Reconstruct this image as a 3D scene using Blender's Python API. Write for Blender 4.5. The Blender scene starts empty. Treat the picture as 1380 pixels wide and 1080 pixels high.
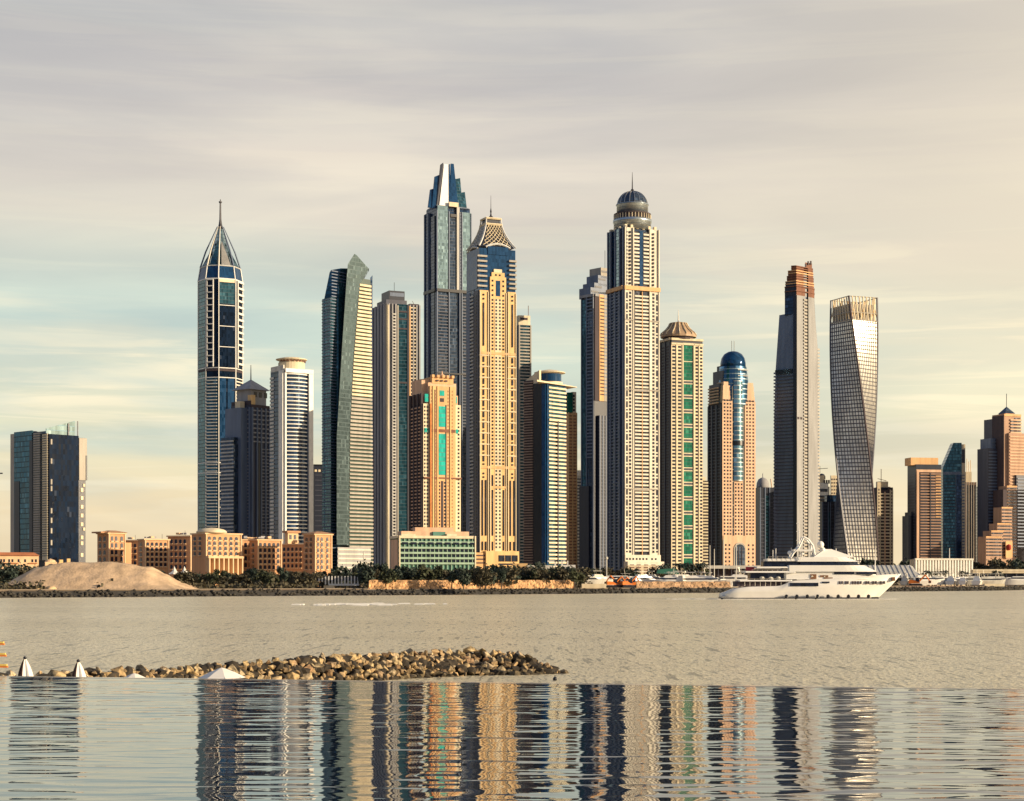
import bpy, math, random
from mathutils import Vector, noise as mn
R = math.radians
random.seed(7)
SC = bpy.context.scene
COL = SC.collection
# ---------------------------------------------------------------- camera
F, CX, HY, HCAM, G = 2390.0, 690.0, 783.0, 7.0, 3.0      # focal length in photo pixels, optical axis, horizon row, eye height, land height
cd = bpy.data.cameras.new("camera"); cam = bpy.data.objects.new("camera", cd); COL.objects.link(cam)
cam.location = (0, 0, HCAM); cam.rotation_euler = (R(90), 0, 0)
cd.sensor_width = 36; cd.lens = 36 * F / 1380.0
cd.shift_y = (HY - 540) / 1380.0
cd.clip_start = 0.5; cd.clip_end = 60000
SC.camera = cam
# ---------------------------------------------------------------- light
SUN_AZ, SUN_EL = 71.0, 13.0          # sun behind and to the right of the camera: azimuth from -Y towards +X
sdir = Vector((math.sin(R(SUN_AZ)) * math.cos(R(SUN_EL)), -math.cos(R(SUN_AZ)) * math.cos(R(SUN_EL)), math.sin(R(SUN_EL))))
sl = bpy.data.lights.new("sun", 'SUN'); sl.energy = 5.0; sl.angle = R(0.6); sl.color = (1.0, 0.79, 0.53)
so = bpy.data.objects.new("sun", sl); COL.objects.link(so); so.rotation_euler = sdir.to_track_quat('Z', 'Y').to_euler()
SC.view_settings.view_transform = 'Standard'; SC.view_settings.look = 'None'
SC.view_settings.exposure = 0.38; SC.view_settings.gamma = 1.0
SC.cycles.max_bounces = 5; SC.cycles.glossy_bounces = 4; SC.cycles.diffuse_bounces = 2
SC.cycles.use_denoising = True
try: SC.cycles.sample_clamp_indirect = 4.0
except Exception: pass

def NN(nt, t, **kw):
    n = nt.nodes.new(t)
    for k, v in kw.items(): setattr(n, k, v)
    return n
def math_node(nt, op, a, b=None, c=None, clamp=False):
    n = NN(nt, 'ShaderNodeMath', operation=op); n.use_clamp = clamp
    for i, v in enumerate((a, b, c)):
        if v is None: continue
        if isinstance(v, (int, float)): n.inputs[i].default_value = v
        else: nt.links.new(v, n.inputs[i])
    return n.outputs[0]
def vmath(nt, op, a, b=None, scale=None):
    n = NN(nt, 'ShaderNodeVectorMath', operation=op)
    for i, v in enumerate((a, b)):
        if v is None: continue
        if isinstance(v, (tuple, list)): n.inputs[i].default_value = v
        else: nt.links.new(v, n.inputs[i])
    if scale is not None: n.inputs['Scale'].default_value = scale
    return n.outputs['Value'] if op in ('DOT_PRODUCT', 'LENGTH') else n.outputs[0]
def mixc(nt, f, a, b, mode='MIX'):
    n = NN(nt, 'ShaderNodeMix', data_type='RGBA', blend_type=mode)
    for s, v in ((n.inputs[0], f), (n.inputs[6], a), (n.inputs[7], b)):
        if isinstance(v, (int, float)): s.default_value = v
        elif isinstance(v, (tuple, list)): s.default_value = (*v[:3], 1)
        else: nt.links.new(v, s)
    return n.outputs[2]
def ramp(nt, f, stops, interp='LINEAR'):
    n = NN(nt, 'ShaderNodeValToRGB'); n.color_ramp.interpolation = interp
    el = n.color_ramp.elements
    while len(el) < len(stops): el.new(0.5)
    for e, (p, c) in zip(el, stops):
        e.position = p; e.color = (c, c, c, 1) if isinstance(c, (int, float)) else (*c, 1)
    nt.links.new(f, n.inputs[0]); return n.outputs[0]
def lin(r, g, b):
    return tuple(((v / 255) / 12.92 if v <= 10.3 else ((v / 255 + 0.055) / 1.055) ** 2.4) for v in (r, g, b))

world = bpy.data.worlds.new("World"); SC.world = world; world.use_nodes = True
nt = world.node_tree; nt.nodes.clear()
sky = NN(nt, 'ShaderNodeTexSky', sky_type='NISHITA'); sky.sun_disc = False
sky.sun_elevation = R(SUN_EL); sky.sun_rotation = R(180 - SUN_AZ); sky.air_density = 1.5; sky.dust_density = 3
tc = NN(nt, 'ShaderNodeTexCoord'); d = tc.outputs['Generated']
sp = NN(nt, 'ShaderNodeSeparateXYZ'); nt.links.new(d, sp.inputs[0])
X, Y, Z = sp.outputs
mp = NN(nt, 'ShaderNodeMapping'); mp.inputs['Scale'].default_value = (1.6, 1.6, 15); mp.inputs['Rotation'].default_value = (0, R(1.5), 0); nt.links.new(d, mp.inputs[0])
n1 = NN(nt, 'ShaderNodeTexNoise'); n1.inputs['Scale'].default_value = 1.7; n1.inputs['Detail'].default_value = 6; n1.inputs['Roughness'].default_value = 0.52; n1.inputs['Distortion'].default_value = 0.35
nt.links.new(mp.outputs[0], n1.inputs['Vector'])
mp2 = NN(nt, 'ShaderNodeMapping'); mp2.inputs['Scale'].default_value = (2.2, 2.2, 40); mp2.inputs['Location'].default_value = (3, 1, 2); mp2.inputs['Rotation'].default_value = (0, R(-2), 0); nt.links.new(d, mp2.inputs[0])
n2 = NN(nt, 'ShaderNodeTexNoise'); n2.inputs['Scale'].default_value = 2.3; n2.inputs['Detail'].default_value = 8; n2.inputs['Roughness'].default_value = 0.6; n2.inputs['Distortion'].default_value = 0.8
nt.links.new(mp2.outputs[0], n2.inputs['Vector'])
wob = math_node(nt, 'MULTIPLY_ADD', n1.outputs[0], 0.06, -0.03)
zz = math_node(nt, 'ADD', Z, wob)
base = ramp(nt, zz, [(0.0, lin(236, 212, 170)), (0.045, lin(234, 215, 178)), (0.085, lin(219, 216, 188)), (0.12, lin(213, 215, 196)),
                     (0.155, lin(222, 216, 196)), (0.185, lin(224, 213, 196)), (0.222, lin(216, 206, 194)), (0.262, lin(192, 186, 183)), (0.36, lin(180, 178, 180)), (0.5, lin(82, 103, 138)), (1.0, lin(40, 66, 118))])  # overhead sky, out of view, darkened and blued to cut fill light
# pale cirrus streaks and the bluish gaps between them, low in the sky
low = ramp(nt, Z, [(0.02, 0.0), (0.07, 1.0), (0.15, 1.0), (0.2, 0.12), (1.0, 0.05)])
st = ramp(nt, n2.outputs[0], [(0.46, 0.0), (0.58, 1.0)])
base = mixc(nt, math_node(nt, 'MULTIPLY', math_node(nt, 'MULTIPLY', st, low), 0.75), base, lin(244, 233, 204))
gp = ramp(nt, n1.outputs[0], [(0.40, 1.0), (0.56, 0.0)])
lft = ramp(nt, math_node(nt, 'MULTIPLY_ADD', X, -1.0, 0.5), [(0.25, 0.35), (0.65, 1.0)])
base = mixc(nt, math_node(nt, 'MULTIPLY', math_node(nt, 'MULTIPLY', math_node(nt, 'MULTIPLY', gp, low), lft), 0.8), base, lin(176, 198, 196))
# broad soft cloud banks: darker undersides, lit cream tops
mp3 = NN(nt, 'ShaderNodeMapping'); mp3.inputs['Scale'].default_value = (1.1, 1.1, 6.5); mp3.inputs['Location'].default_value = (5.3, 2.2, 0.4); mp3.inputs['Rotation'].default_value = (0, R(3), 0); nt.links.new(d, mp3.inputs[0])
n3 = NN(nt, 'ShaderNodeTexNoise'); n3.inputs['Scale'].default_value = 2.4; n3.inputs['Detail'].default_value = 7; n3.inputs['Roughness'].default_value = 0.5; n3.inputs['Distortion'].default_value = 0.5; nt.links.new(mp3.outputs[0], n3.inputs['Vector'])
bank = ramp(nt, n3.outputs[0], [(0.36, (0.84, 0.85, 0.88)), (0.5, (0.98, 0.975, 0.97)), (0.62, (1.15, 1.12, 1.06))])
base = mixc(nt, 0.9, base, bank, 'MULTIPLY')
# unseen sky behind the camera, made darker and bluer to tint the shade
bk = ramp(nt, math_node(nt, 'MULTIPLY_ADD', Y, -1.0, math_node(nt, 'MULTIPLY', X, -0.55)), [(0.05, 0.0), (0.7, 1.0)])
base = mixc(nt, math_node(nt, 'MULTIPLY', bk, 0.85), base, lin(70, 98, 142))
# warmer and brighter towards the sun, cooler and greyer away from it
wm = ramp(nt, math_node(nt, 'MULTIPLY_ADD', X, 1.0, 0.3), [(0.35, 0.0), (0.62, 1.0)])
base = mixc(nt, math_node(nt, 'MULTIPLY', wm, 0.42), base, lin(250, 232, 196))
cl = ramp(nt, math_node(nt, 'MULTIPLY_ADD', X, -1.0, 0.0), [(0.1, 0.0), (0.4, 1.0)])
base = mixc(nt, math_node(nt, 'MULTIPLY', cl, 0.15), base, lin(178, 186, 188))
cloud = vmath(nt, 'SCALE', base, scale=9.4)
mx = mixc(nt, 0.88, sky.outputs[0], cloud)
# below the horizon: the dim sea, no light source
dn = ramp(nt, math_node(nt, 'MULTIPLY_ADD', Z, 10.0, 0.5), [(0.3, 0.25), (0.5, 1.0)])
mx = mixc(nt, 1.0, mx, dn, 'MULTIPLY')
bg = NN(nt, 'ShaderNodeBackground'); bg.inputs[1].default_value = 0.1
nt.links.new(mx, bg.inputs[0]); wo = NN(nt, 'ShaderNodeOutputWorld'); nt.links.new(bg.outputs[0], wo.inputs[0])

# ---------------------------------------------------------------- materials
MATS = {}
def mat(name, col, rough=0.8, metal=0.0, var=0.12, scale=0.25, spec=0.5, bump=0.0, bscale=1.0, streak=False):
    if name in MATS: return MATS[name]
    m = bpy.data.materials.new(name); m.use_nodes = True; t = m.node_tree; b = t.nodes['Principled BSDF']
    g = NN(t, 'ShaderNodeNewGeometry'); v = g.outputs['Position']
    if streak:
        mpn = NN(t, 'ShaderNodeMapping'); mpn.inputs['Scale'].default_value = (1, 1, 0.12); t.links.new(v, mpn.inputs[0]); v2 = mpn.outputs[0]
    else: v2 = v
    n = NN(t, 'ShaderNodeTexNoise'); n.inputs['Scale'].default_value = scale; n.inputs['Detail'].default_value = 5; t.links.new(v2, n.inputs['Vector'])
    lo = tuple(c * (1 - var * 1.6) for c in col); hi = tuple(min(1, c * (1 + var * 1.2)) for c in col)
    t.links.new(ramp(t, n.outputs[0], [(0.3, lo), (0.7, hi)]), b.inputs['Base Color'])
    b.inputs['Roughness'].default_value = rough; b.inputs['Metallic'].default_value = metal; b.inputs['Specular IOR Level'].default_value = spec
    if bump:
        n3 = NN(t, 'ShaderNodeTexNoise'); n3.inputs['Scale'].default_value = bscale; n3.inputs['Detail'].default_value = 6; t.links.new(v, n3.inputs['Vector'])
        bp = NN(t, 'ShaderNodeBump'); bp.inputs['Strength'].default_value = 1.0; bp.inputs['Distance'].default_value = bump; t.links.new(n3.outputs[0], bp.inputs['Height']); t.links.new(bp.outputs[0], b.inputs['Normal'])
    MATS[name] = m; return m
def glass(name, col, rough=0.12, metal=0.45, gx=1.6, gz=3.4, var=0.55, line=None, lw=0.16, tilt=0.05, lx=0.0, spec=0.5, blinds=0.1):
    """curtain wall: each pane its own tint and a hair's tilt, a spandrel line every storey"""
    if name in MATS: return MATS[name]
    m = bpy.data.materials.new(name); m.use_nodes = True; t = m.node_tree; b = t.nodes['Principled BSDF']
    tc = NN(t, 'ShaderNodeTexCoord'); s = NN(t, 'ShaderNodeSeparateXYZ'); t.links.new(tc.outputs['Object'], s.inputs[0])
    a = math_node(t, 'DIVIDE', math_node(t, 'ADD', s.outputs[0], math_node(t, 'MULTIPLY', s.outputs[1], 1.0)), gx)
    h = math_node(t, 'DIVIDE', s.outputs[2], gz)
    cb = NN(t, 'ShaderNodeCombineXYZ'); t.links.new(math_node(t, 'FLOOR', a), cb.inputs[0]); t.links.new(math_node(t, 'FLOOR', h), cb.inputs[2])
    wn = NN(t, 'ShaderNodeTexWhiteNoise', noise_dimensions='3D'); t.links.new(cb.outputs[0], wn.inputs['Vector'])
    n = NN(t, 'ShaderNodeTexNoise'); n.inputs['Scale'].default_value = 0.035; n.inputs['Detail'].default_value = 4; t.links.new(tc.outputs['Object'], n.inputs['Vector'])
    v = math_node(t, 'ADD', math_node(t, 'MULTIPLY', wn.outputs[0], 0.5), math_node(t, 'MULTIPLY', n.outputs[0], 0.6))
    c = ramp(t, v, [(0.2, tuple(x * (1 - var) for x in col)), (0.85, tuple(min(1, x * (1 + var)) for x in col))])
    if blinds:
        bl = math_node(t, 'GREATER_THAN', wn.outputs[0], 1 - blinds)
        c = mixc(t, math_node(t, 'MULTIPLY', bl, 0.45), c, tuple(min(1, x * 2 + 0.06) for x in col))
    if line:
        k = math_node(t, 'LESS_THAN', math_node(t, 'FRACT', h), lw)
        if lx: k = math_node(t, 'MAXIMUM', k, math_node(t, 'LESS_THAN', math_node(t, 'FRACT', a), lx))
        c = mixc(t, k, c, line)
        t.links.new(math_node(t, 'MULTIPLY_ADD', k, 0.4, rough), b.inputs['Roughness'])
    else: b.inputs['Roughness'].default_value = rough
    t.links.new(c, b.inputs['Base Color']); b.inputs['Metallic'].default_value = metal; b.inputs['Specular IOR Level'].default_value = spec
    g = NN(t, 'ShaderNodeNewGeometry')
    off = vmath(t, 'SCALE', vmath(t, 'SUBTRACT', wn.outputs[1], (0.5, 0.5, 0.5)), scale=tilt)
    t.links.new(vmath(t, 'NORMALIZE', vmath(t, 'ADD', g.outputs['Normal'], off)), b.inputs['Normal'])
    MATS[name] = m; return m

M = dict(
    navy=glass('navy_glass', (0.014, 0.042, 0.10), metal=0.25, spec=0.4, line=(0.012, 0.02, 0.04)),
    navy_plain=glass('deep_blue_glass', (0.010, 0.052, 0.135), metal=0.3, spec=0.4, blinds=0.0, var=0.3),
    wedge=glass('grey_green_mirror_glass', (0.12, 0.17, 0.18), metal=0.5, line=(0.06, 0.09, 0.10), lw=0.2, var=0.25),
    teal=glass('teal_glass', (0.03, 0.10, 0.14), metal=0.55, line=(0.02, 0.05, 0.07)),
    pale=glass('pale_blue_glass', (0.22, 0.32, 0.36), metal=0.7, line=(0.08, 0.13, 0.16), var=0.35),
    steel=glass('blue_grey_glass', (0.035, 0.06, 0.105), metal=0.3, line=(0.03, 0.04, 0.06)),
    green=glass('green_glass', (0.01, 0.16, 0.10), metal=0.3, line=(0.01, 0.07, 0.05), var=0.35),
    aqua=glass('turquoise_glass', (0.01, 0.42, 0.36), metal=0.15, line=(0.01, 0.2, 0.18), var=0.3, blinds=0),
    office=glass('office_navy_glass', (0.003, 0.011, 0.030), metal=0.0, spec=0.15, blinds=0.02, var=0.6),
    silver=mat('silvery_cream_cladding', (0.66, 0.61, 0.50), rough=0.6, streak=True),
    dark=glass('dark_window_glass', (0.008, 0.014, 0.034), metal=0.15, line=None, rough=0.2, blinds=0.08),
    black=mat('black_shade_glass', (0.008, 0.01, 0.018), rough=0.35),
    gold=mat('golden_beige_stone', (0.72, 0.48, 0.22), streak=True),
    gold2=mat('pale_golden_stone', (0.72, 0.61, 0.42), streak=True),
    cream=mat('cream_stone', (0.74, 0.64, 0.45), streak=True),
    cream2=mat('grey_cream_stone', (0.40, 0.37, 0.32), streak=True),
    pink=mat('pink_beige_stone', (0.68, 0.44, 0.29), streak=True),
    orange=mat('orange_beige_stone', (0.70, 0.42, 0.20), streak=True),
    rust=mat('rusty_brown_formwork', (0.20, 0.085, 0.05), streak=True),
    brown=mat('brown_and_shade', (0.062, 0.045, 0.052), streak=True),  # dark tint also carries the shade on tower side walls
    white=mat('white_paint', (0.74, 0.73, 0.68), rough=0.5, var=0.06),
    offwhite=mat('off_white_render', (0.62, 0.60, 0.53), streak=True),
    grey=mat('grey_concrete', (0.33, 0.33, 0.34), streak=True),
    lgrey=mat('light_grey_cladding', (0.50, 0.49, 0.45), rough=0.6, streak=True),
    dgrey=mat('dark_grey_and_shade', (0.055, 0.062, 0.095), rough=0.5, streak=True),  # navy-tinted grey, also used to put shade into left faces
    bgrey=mat('slate_blue_and_shade', (0.12, 0.16, 0.24), rough=0.5, streak=True),  # slate that also stands for shade on the towers' left sides
    dnavy=mat('dark_navy_cladding', (0.016, 0.022, 0.042), rough=0.4, streak=True),
    metal=mat('brushed_metal', (0.55, 0.52, 0.46), rough=0.35, metal=0.8),
    dmetal=mat('dark_metal', (0.05, 0.05, 0.06), rough=0.4, metal=0.5),
    terracotta=mat('terracotta_tiles', (0.50, 0.18, 0.07)),
)

# ---------------------------------------------------------------- mesh tools
def link_mesh(name, verts, faces, m, parent=None, smooth=False):
    me = bpy.data.meshes.new(name); me.from_pydata([tuple(v) for v in verts], [], faces); me.update()
    if m: me.materials.append(m)
    if smooth: me.polygons.foreach_set('use_smooth', [True] * len(me.polygons))
    o = bpy.data.objects.new(name, me); COL.objects.link(o); o.parent = parent
    return o
class MB:
    def __init__(s): s.v = []; s.f = []
    def loft(s, rings, cap=True):
        """rings counter-clockwise seen from above, bottom to top"""
        b = len(s.v); n = len(rings[0])
        for r in rings: s.v += [tuple(p) for p in r]
        for k in range(len(rings) - 1):
            for i in range(n):
                j = (i + 1) % n; s.f.append((b + k * n + i, b + k * n + j, b + (k + 1) * n + j, b + (k + 1) * n + i))
        if cap:
            s.f.append(tuple(b + i for i in range(n - 1, -1, -1))); s.f.append(tuple(b + (len(rings) - 1) * n + i for i in range(n)))
        return s
    def prism(s, poly, z0, z1): return s.loft([[(x, y, z0) for x, y in poly], [(x, y, z1) for x, y in poly]])
    def box(s, x0, x1, y0, y1, z0, z1): return s.prism([(x0, y0), (x1, y0), (x1, y1), (x0, y1)], z0, z1)
    def lathe(s, cx, cy, prof, n=24, a0=0.0):
        return s.loft([[(cx + r * math.cos(a0 + 2 * math.pi * i / n), cy + r * math.sin(a0 + 2 * math.pi * i / n), z) for i in range(n)] for r, z in prof])
    def bar(s, p, q, r, n=4, r2=None):
        p = Vector(p); q = Vector(q); d = (q - p).normalized(); a = d.orthogonal().normalized(); c = d.cross(a); r2 = r if r2 is None else r2
        return s.loft([[p + (a * math.cos(t) + c * math.sin(t)) * r for t in [2 * math.pi * (i + .5) / n for i in range(n)]],
                       [q + (a * math.cos(t) + c * math.sin(t)) * r2 for t in [2 * math.pi * (i + .5) / n for i in range(n)]]])
    def panel(s, p, q, z0, z1, out, inn=0.3):
        dx, dy = q[0] - p[0], q[1] - p[1]; l = math.hypot(dx, dy) or 1; nx, ny = dy / l, -dx / l
        return s.prism([(p[0] + nx * out, p[1] + ny * out), (q[0] + nx * out, q[1] + ny * out), (q[0] - nx * inn, q[1] - ny * inn), (p[0] - nx * inn, p[1] - ny * inn)], z0, z1)
    def blob(s, c, r, seed=0, rings=4, n=6, jit=0.25, sq=1.0):
        rnd = random.Random(seed); b = len(s.v)
        s.v.append((c[0], c[1], c[2] - r * sq))
        for k in range(1, rings):
            t = math.pi * k / rings
            for i in range(n):
                a = 2 * math.pi * (i + 0.5 * (k % 2)) / n; rr = r * (1 + rnd.uniform(-jit, jit))
                s.v.append((c[0] + rr * math.sin(t) * math.cos(a), c[1] + rr * math.sin(t) * math.sin(a), c[2] - rr * sq * math.cos(t)))
        s.v.append((c[0], c[1], c[2] + r * sq)); top = len(s.v) - 1
        for i in range(n): s.f.append((b, b + 1 + (i + 1) % n, b + 1 + i))
        for k in range(rings - 2):
            for i in range(n):
                j = (i + 1) % n; o = b + 1 + k * n; s.f.append((o + i, o + j, o + n + j, o + n + i))
        o = b + 1 + (rings - 2) * n
        for i in range(n): s.f.append((o + i, o + (i + 1) % n, top))
        return s
    def build(s, name, m, parent=None, smooth=False): return link_mesh(name, s.v, s.f, m, parent, smooth)
def root(name, label, cat, loc, rz=0.0, group=None):
    o = bpy.data.objects.new(name, None); COL.objects.link(o); o.location = loc; o.rotation_euler = (0, 0, rz); o.empty_display_size = 1
    o['label'] = label; o['category'] = cat
    if group: o['group'] = group
    return o
def tag(o, label, cat, group=None):
    o['label'] = label; o['category'] = cat
    if group: o['group'] = group
    return o
def struct(o): o['kind'] = 'structure'; return o
def stuff(o): o['kind'] = 'stuff'; return o
def copy_tree(o, parent=None):
    c = o.copy(); COL.objects.link(c); c.parent = parent
    for ch in list(o.children): copy_tree(ch, c)
    return c
def wx(px, d): return (px - CX) / F * d
def wz(py, d): return HCAM + (HY - py) * d / F

BOXC = {}
def unit_box(L, out, inn, h, m):
    k = (round(L, 3), round(out, 3), round(inn, 3), round(h, 3), m.name)
    if k not in BOXC:
        b = MB().box(0, L, -out, inn, 0, h); me = bpy.data.meshes.new('panel'); me.from_pydata(b.v, [], b.f); me.materials.append(m); BOXC[k] = me
    return BOXC[k]
class Face:
    def __init__(s, T, p, q): s.T = T; s.p = Vector(p); s.q = Vector(q); s.x0 = T.px(*p); s.x1 = T.px(*q)
    def at(s, px):
        t = (px - s.x0) / ((s.x1 - s.x0) or 1); return s.p + (s.q - s.p) * t
class Tower:
    def __init__(s, name, label, xl, xc, xr, d, th=25.0, cat='tower', group=None, ground=G, sz=None):
        s.d = d; phi = math.atan((xc - CX) / F); s.al = R(th) - phi; s.mp = d * math.cos(phi) / F; s.th = R(th); s.xc = xc; s.g = ground
        s.root = root(name, label, cat, (wx(xc, d), d, ground), s.al, group)
        s.w = (xr - xc) * s.mp / math.cos(s.th)
        s.s = (xc - xl) * s.mp / math.sin(s.th) if abs(math.sin(s.th)) > 0.02 else s.w
        if sz: s.s = sz
        s.left = Face(s, (0, s.s), (0, 0)); s.front = Face(s, (0, 0), (s.w, 0)); s.right = Face(s, (s.w, 0), (s.w, s.s)); s.back = Face(s, (s.w, s.s), (0, s.s))
    def px(s, x, y): return s.xc + (x * math.cos(s.th) - y * math.sin(s.th)) / s.mp
    def z(s, py): return HCAM + (HY - py) * s.d / F - s.g
    def pos(s, px, dep=0.0):
        """local point that shows at column px, DEP metres behind the corner along the front's normal"""
        return ((px - s.xc) * s.mp / math.cos(s.th) + dep * math.tan(s.th), dep)
    def mesh(s, mb, name, m, smooth=False, parent=None): return mb.build(name, m, parent or s.root, smooth)
    def body(s, m, top, name='shaft', bot=None, poly=None, inset=0.0):
        i = inset; poly = poly or [(i, i), (s.w - i, i), (s.w - i, s.s - i), (i, s.s - i)]
        return s.mesh(MB().prism(poly, 0 if bot is None else s.z(bot), s.z(top)), name, m)
    def vol(s, m, x0, x1, y0, y1, top, bot=None, name='block'):
        return s.mesh(MB().box(x0, x1, y0, y1, 0 if bot is None else s.z(bot), s.z(top)), name, m)
    def slab(s, f, px0, px1, top, bot, out, name, m, inn=0.3, parent=None):
        p, q = f.at(px0), f.at(px1); L = (q - p).length; z0 = s.z(bot); h = s.z(top) - z0
        o = bpy.data.objects.new(name, unit_box(L, out, inn, h, m)); COL.objects.link(o); o.parent = parent or s.root
        o.location = (p.x, p.y, z0); o.rotation_euler = (0, 0, math.atan2((q - p).y, (q - p).x)); return o
    def many(s, items, name, m, out, inn=0.3, cap=100):
        """ITEMS (face, px0, px1, top, bottom): the first hundred are parts, whatever is left one part of kind stuff"""
        for f, a, b, t, bo in items[:cap]: s.slab(f, a, b, t, bo, out, name, m, inn)
        if len(items) > cap:
            mb = MB()
            for f, a, b, t, bo in items[cap:]:
                p, q = f.at(a), f.at(b); mb.panel(p, q, s.z(bo), s.z(t), out, inn)
            stuff(mb.build(name, m, s.root))
def rows(f, a, b, top, bot, pitch, h, off=0.0):
    n = max(1, int(round((bot - top) / pitch))); p = (bot - top) / n
    return [(f, a, b, top + k * p + off, top + k * p + off + h) for k in range(n)]
def grid(f, cols, top, bot, pitch, w, h):
    r = []
    for t in rows(f, 0, 0, top, bot, pitch, h, (pitch - h) / 2):
        for c in cols: r.append((f, c - w / 2, c + w / 2, t[3], t[4]))
    return r
def piers(f, cols, top, bot, w): return [(f, c - w / 2, c + w / 2, top, bot) for c in cols]
def rng(a, b, n): return [a + (b - a) * (k + 0.5) / n for k in range(n)]
# ================================================================ the setting: sea, land, shore
def water_mat(name, base, rough, layers, ior=1.33, base2=None, spec=0.5, ridge=(), flecks=False):
    """LAYERS: (scale x, scale y, distance of bump, detail)"""
    m = bpy.data.materials.new(name); m.use_nodes = True; t = m.node_tree; b = t.nodes['Principled BSDF']
    g = NN(t, 'ShaderNodeNewGeometry'); tot = None
    for k, (sx, sy, amp, det) in enumerate(layers):
        mp_ = NN(t, 'ShaderNodeMapping'); mp_.inputs['Scale'].default_value = (sx, sy, 1); mp_.inputs['Rotation'].default_value = (0, 0, R(4 * (k % 3) - 3)); mp_.inputs['Location'].default_value = (k * 7.3, k * 3.1, 0)
        t.links.new(g.outputs['Position'], mp_.inputs[0])
        n = NN(t, 'ShaderNodeTexNoise'); n.inputs['Scale'].default_value = 1; n.inputs['Detail'].default_value = det; n.inputs['Roughness'].default_value = 0.5; n.inputs['Distortion'].default_value = 0.3; t.links.new(mp_.outputs[0], n.inputs['Vector'])
        h = math_node(t, 'MULTIPLY', n.outputs[0], amp); tot = h if tot is None else math_node(t, 'ADD', tot, h)
    for k, (sx, sy, amp, pw) in enumerate(ridge):
        mp_ = NN(t, 'ShaderNodeMapping'); mp_.inputs['Scale'].default_value = (sx, sy, 1); mp_.inputs['Rotation'].default_value = (0, 0, R(2.5 - 4 * k)); mp_.inputs['Location'].default_value = (k * 5.1 + 2, k * 9.7, 0)
        t.links.new(g.outputs['Position'], mp_.inputs[0])
        n = NN(t, 'ShaderNodeTexNoise'); n.inputs['Scale'].default_value = 1; n.inputs['Detail'].default_value = 1.5; n.inputs['Distortion'].default_value = 0.4; t.links.new(mp_.outputs[0], n.inputs['Vector'])
        q = math_node(t, 'SUBTRACT', 1.0, math_node(t, 'ABSOLUTE', math_node(t, 'MULTIPLY_ADD', n.outputs[0], 5.0, -2.5)), clamp=True)
        # some stretches of water are calm, others ruffled
        n4 = NN(t, 'ShaderNodeTexNoise'); n4.inputs['Scale'].default_value = 0.16; n4.inputs['Detail'].default_value = 2; t.links.new(g.outputs['Position'], n4.inputs['Vector'])
        gate = ramp(t, n4.outputs[0], [(0.35, 0.35), (0.62, 1.0)])
        tot = math_node(t, 'ADD', tot, math_node(t, 'MULTIPLY', gate, math_node(t, 'MULTIPLY', math_node(t, 'POWER', q, pw), amp)))
    bp = NN(t, 'ShaderNodeBump'); bp.inputs['Strength'].default_value = 1; bp.inputs['Distance'].default_value = 1; t.links.new(tot, bp.inputs['Height']); t.links.new(bp.outputs[0], b.inputs['Normal'])
    if base2:
        n = NN(t, 'ShaderNodeTexNoise'); n.inputs['Scale'].default_value = 0.012; n.inputs['Detail'].default_value = 5
        mp_ = NN(t, 'ShaderNodeMapping'); mp_.inputs['Scale'].default_value = (0.35, 1.6, 1); t.links.new(g.outputs['Position'], mp_.inputs[0]); t.links.new(mp_.outputs[0], n.inputs['Vector'])
        c_ = ramp(t, n.outputs[0], [(0.35, base), (0.65, base2)])
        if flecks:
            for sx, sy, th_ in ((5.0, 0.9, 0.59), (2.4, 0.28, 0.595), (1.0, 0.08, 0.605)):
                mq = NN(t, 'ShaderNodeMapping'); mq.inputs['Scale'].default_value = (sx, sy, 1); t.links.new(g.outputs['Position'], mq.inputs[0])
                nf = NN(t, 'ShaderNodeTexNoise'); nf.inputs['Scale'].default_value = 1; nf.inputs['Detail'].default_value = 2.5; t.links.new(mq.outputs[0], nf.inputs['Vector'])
                c_ = mixc(t, math_node(t, 'MULTIPLY', ramp(t, nf.outputs[0], [(th_, 0), (th_ + 0.05, 1)]), 0.6), c_, (0.14, 0.14, 0.11))  # dark wave facets painted into the base colour
        t.links.new(c_, b.inputs['Base Color'])
    else: b.inputs['Base Color'].default_value = (*base, 1)
    b.inputs['Roughness'].default_value = rough; b.inputs['IOR'].default_value = ior; b.inputs['Specular IOR Level'].default_value = spec
    return m
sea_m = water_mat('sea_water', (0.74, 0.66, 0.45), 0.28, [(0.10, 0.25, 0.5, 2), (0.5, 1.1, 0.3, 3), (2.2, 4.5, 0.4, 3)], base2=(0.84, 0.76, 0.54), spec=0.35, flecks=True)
pool_m = water_mat('pool_water', (0.012, 0.022, 0.04), 0.02, [(6.0, 16.0, 0.0004, 1)], ior=2.5)
S = 26000
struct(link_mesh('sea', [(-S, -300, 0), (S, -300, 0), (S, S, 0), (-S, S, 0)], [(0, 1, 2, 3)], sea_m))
SHORE = [(-900, 818), (-300, 811), (0, 806), (300, 804), (600, 802), (900, 799.6), (1190, 797.6), (1330, 796.4), (1420, 794.5), (1800, 792.5), (2600, 791)]
def shore_d(px):
    for (a, ya), (b, yb) in zip(SHORE, SHORE[1:]):
        if a <= px <= b:
            y = ya + (yb - ya) * (px - a) / (b - a); return HCAM * F / (y - HY)
    return 1000.0
sand = mat('pale_sand_ground', (0.46, 0.34, 0.20), rough=0.95, var=0.25, scale=0.05)
front = [(wx(px, HCAM * F / (py - HY)), HCAM * F / (py - HY)) for px, py in SHORE]
fine = []
for (x0, y0), (x1, y1) in zip(front, front[1:]):
    for k in range(24): t = k / 24; fine.append((x0 + (x1 - x0) * t, y0 + (y1 - y0) * t + mn.noise(Vector((k * 0.7 + x0, 3, 1))) * 1.5))
fine.append(front[-1])
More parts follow.
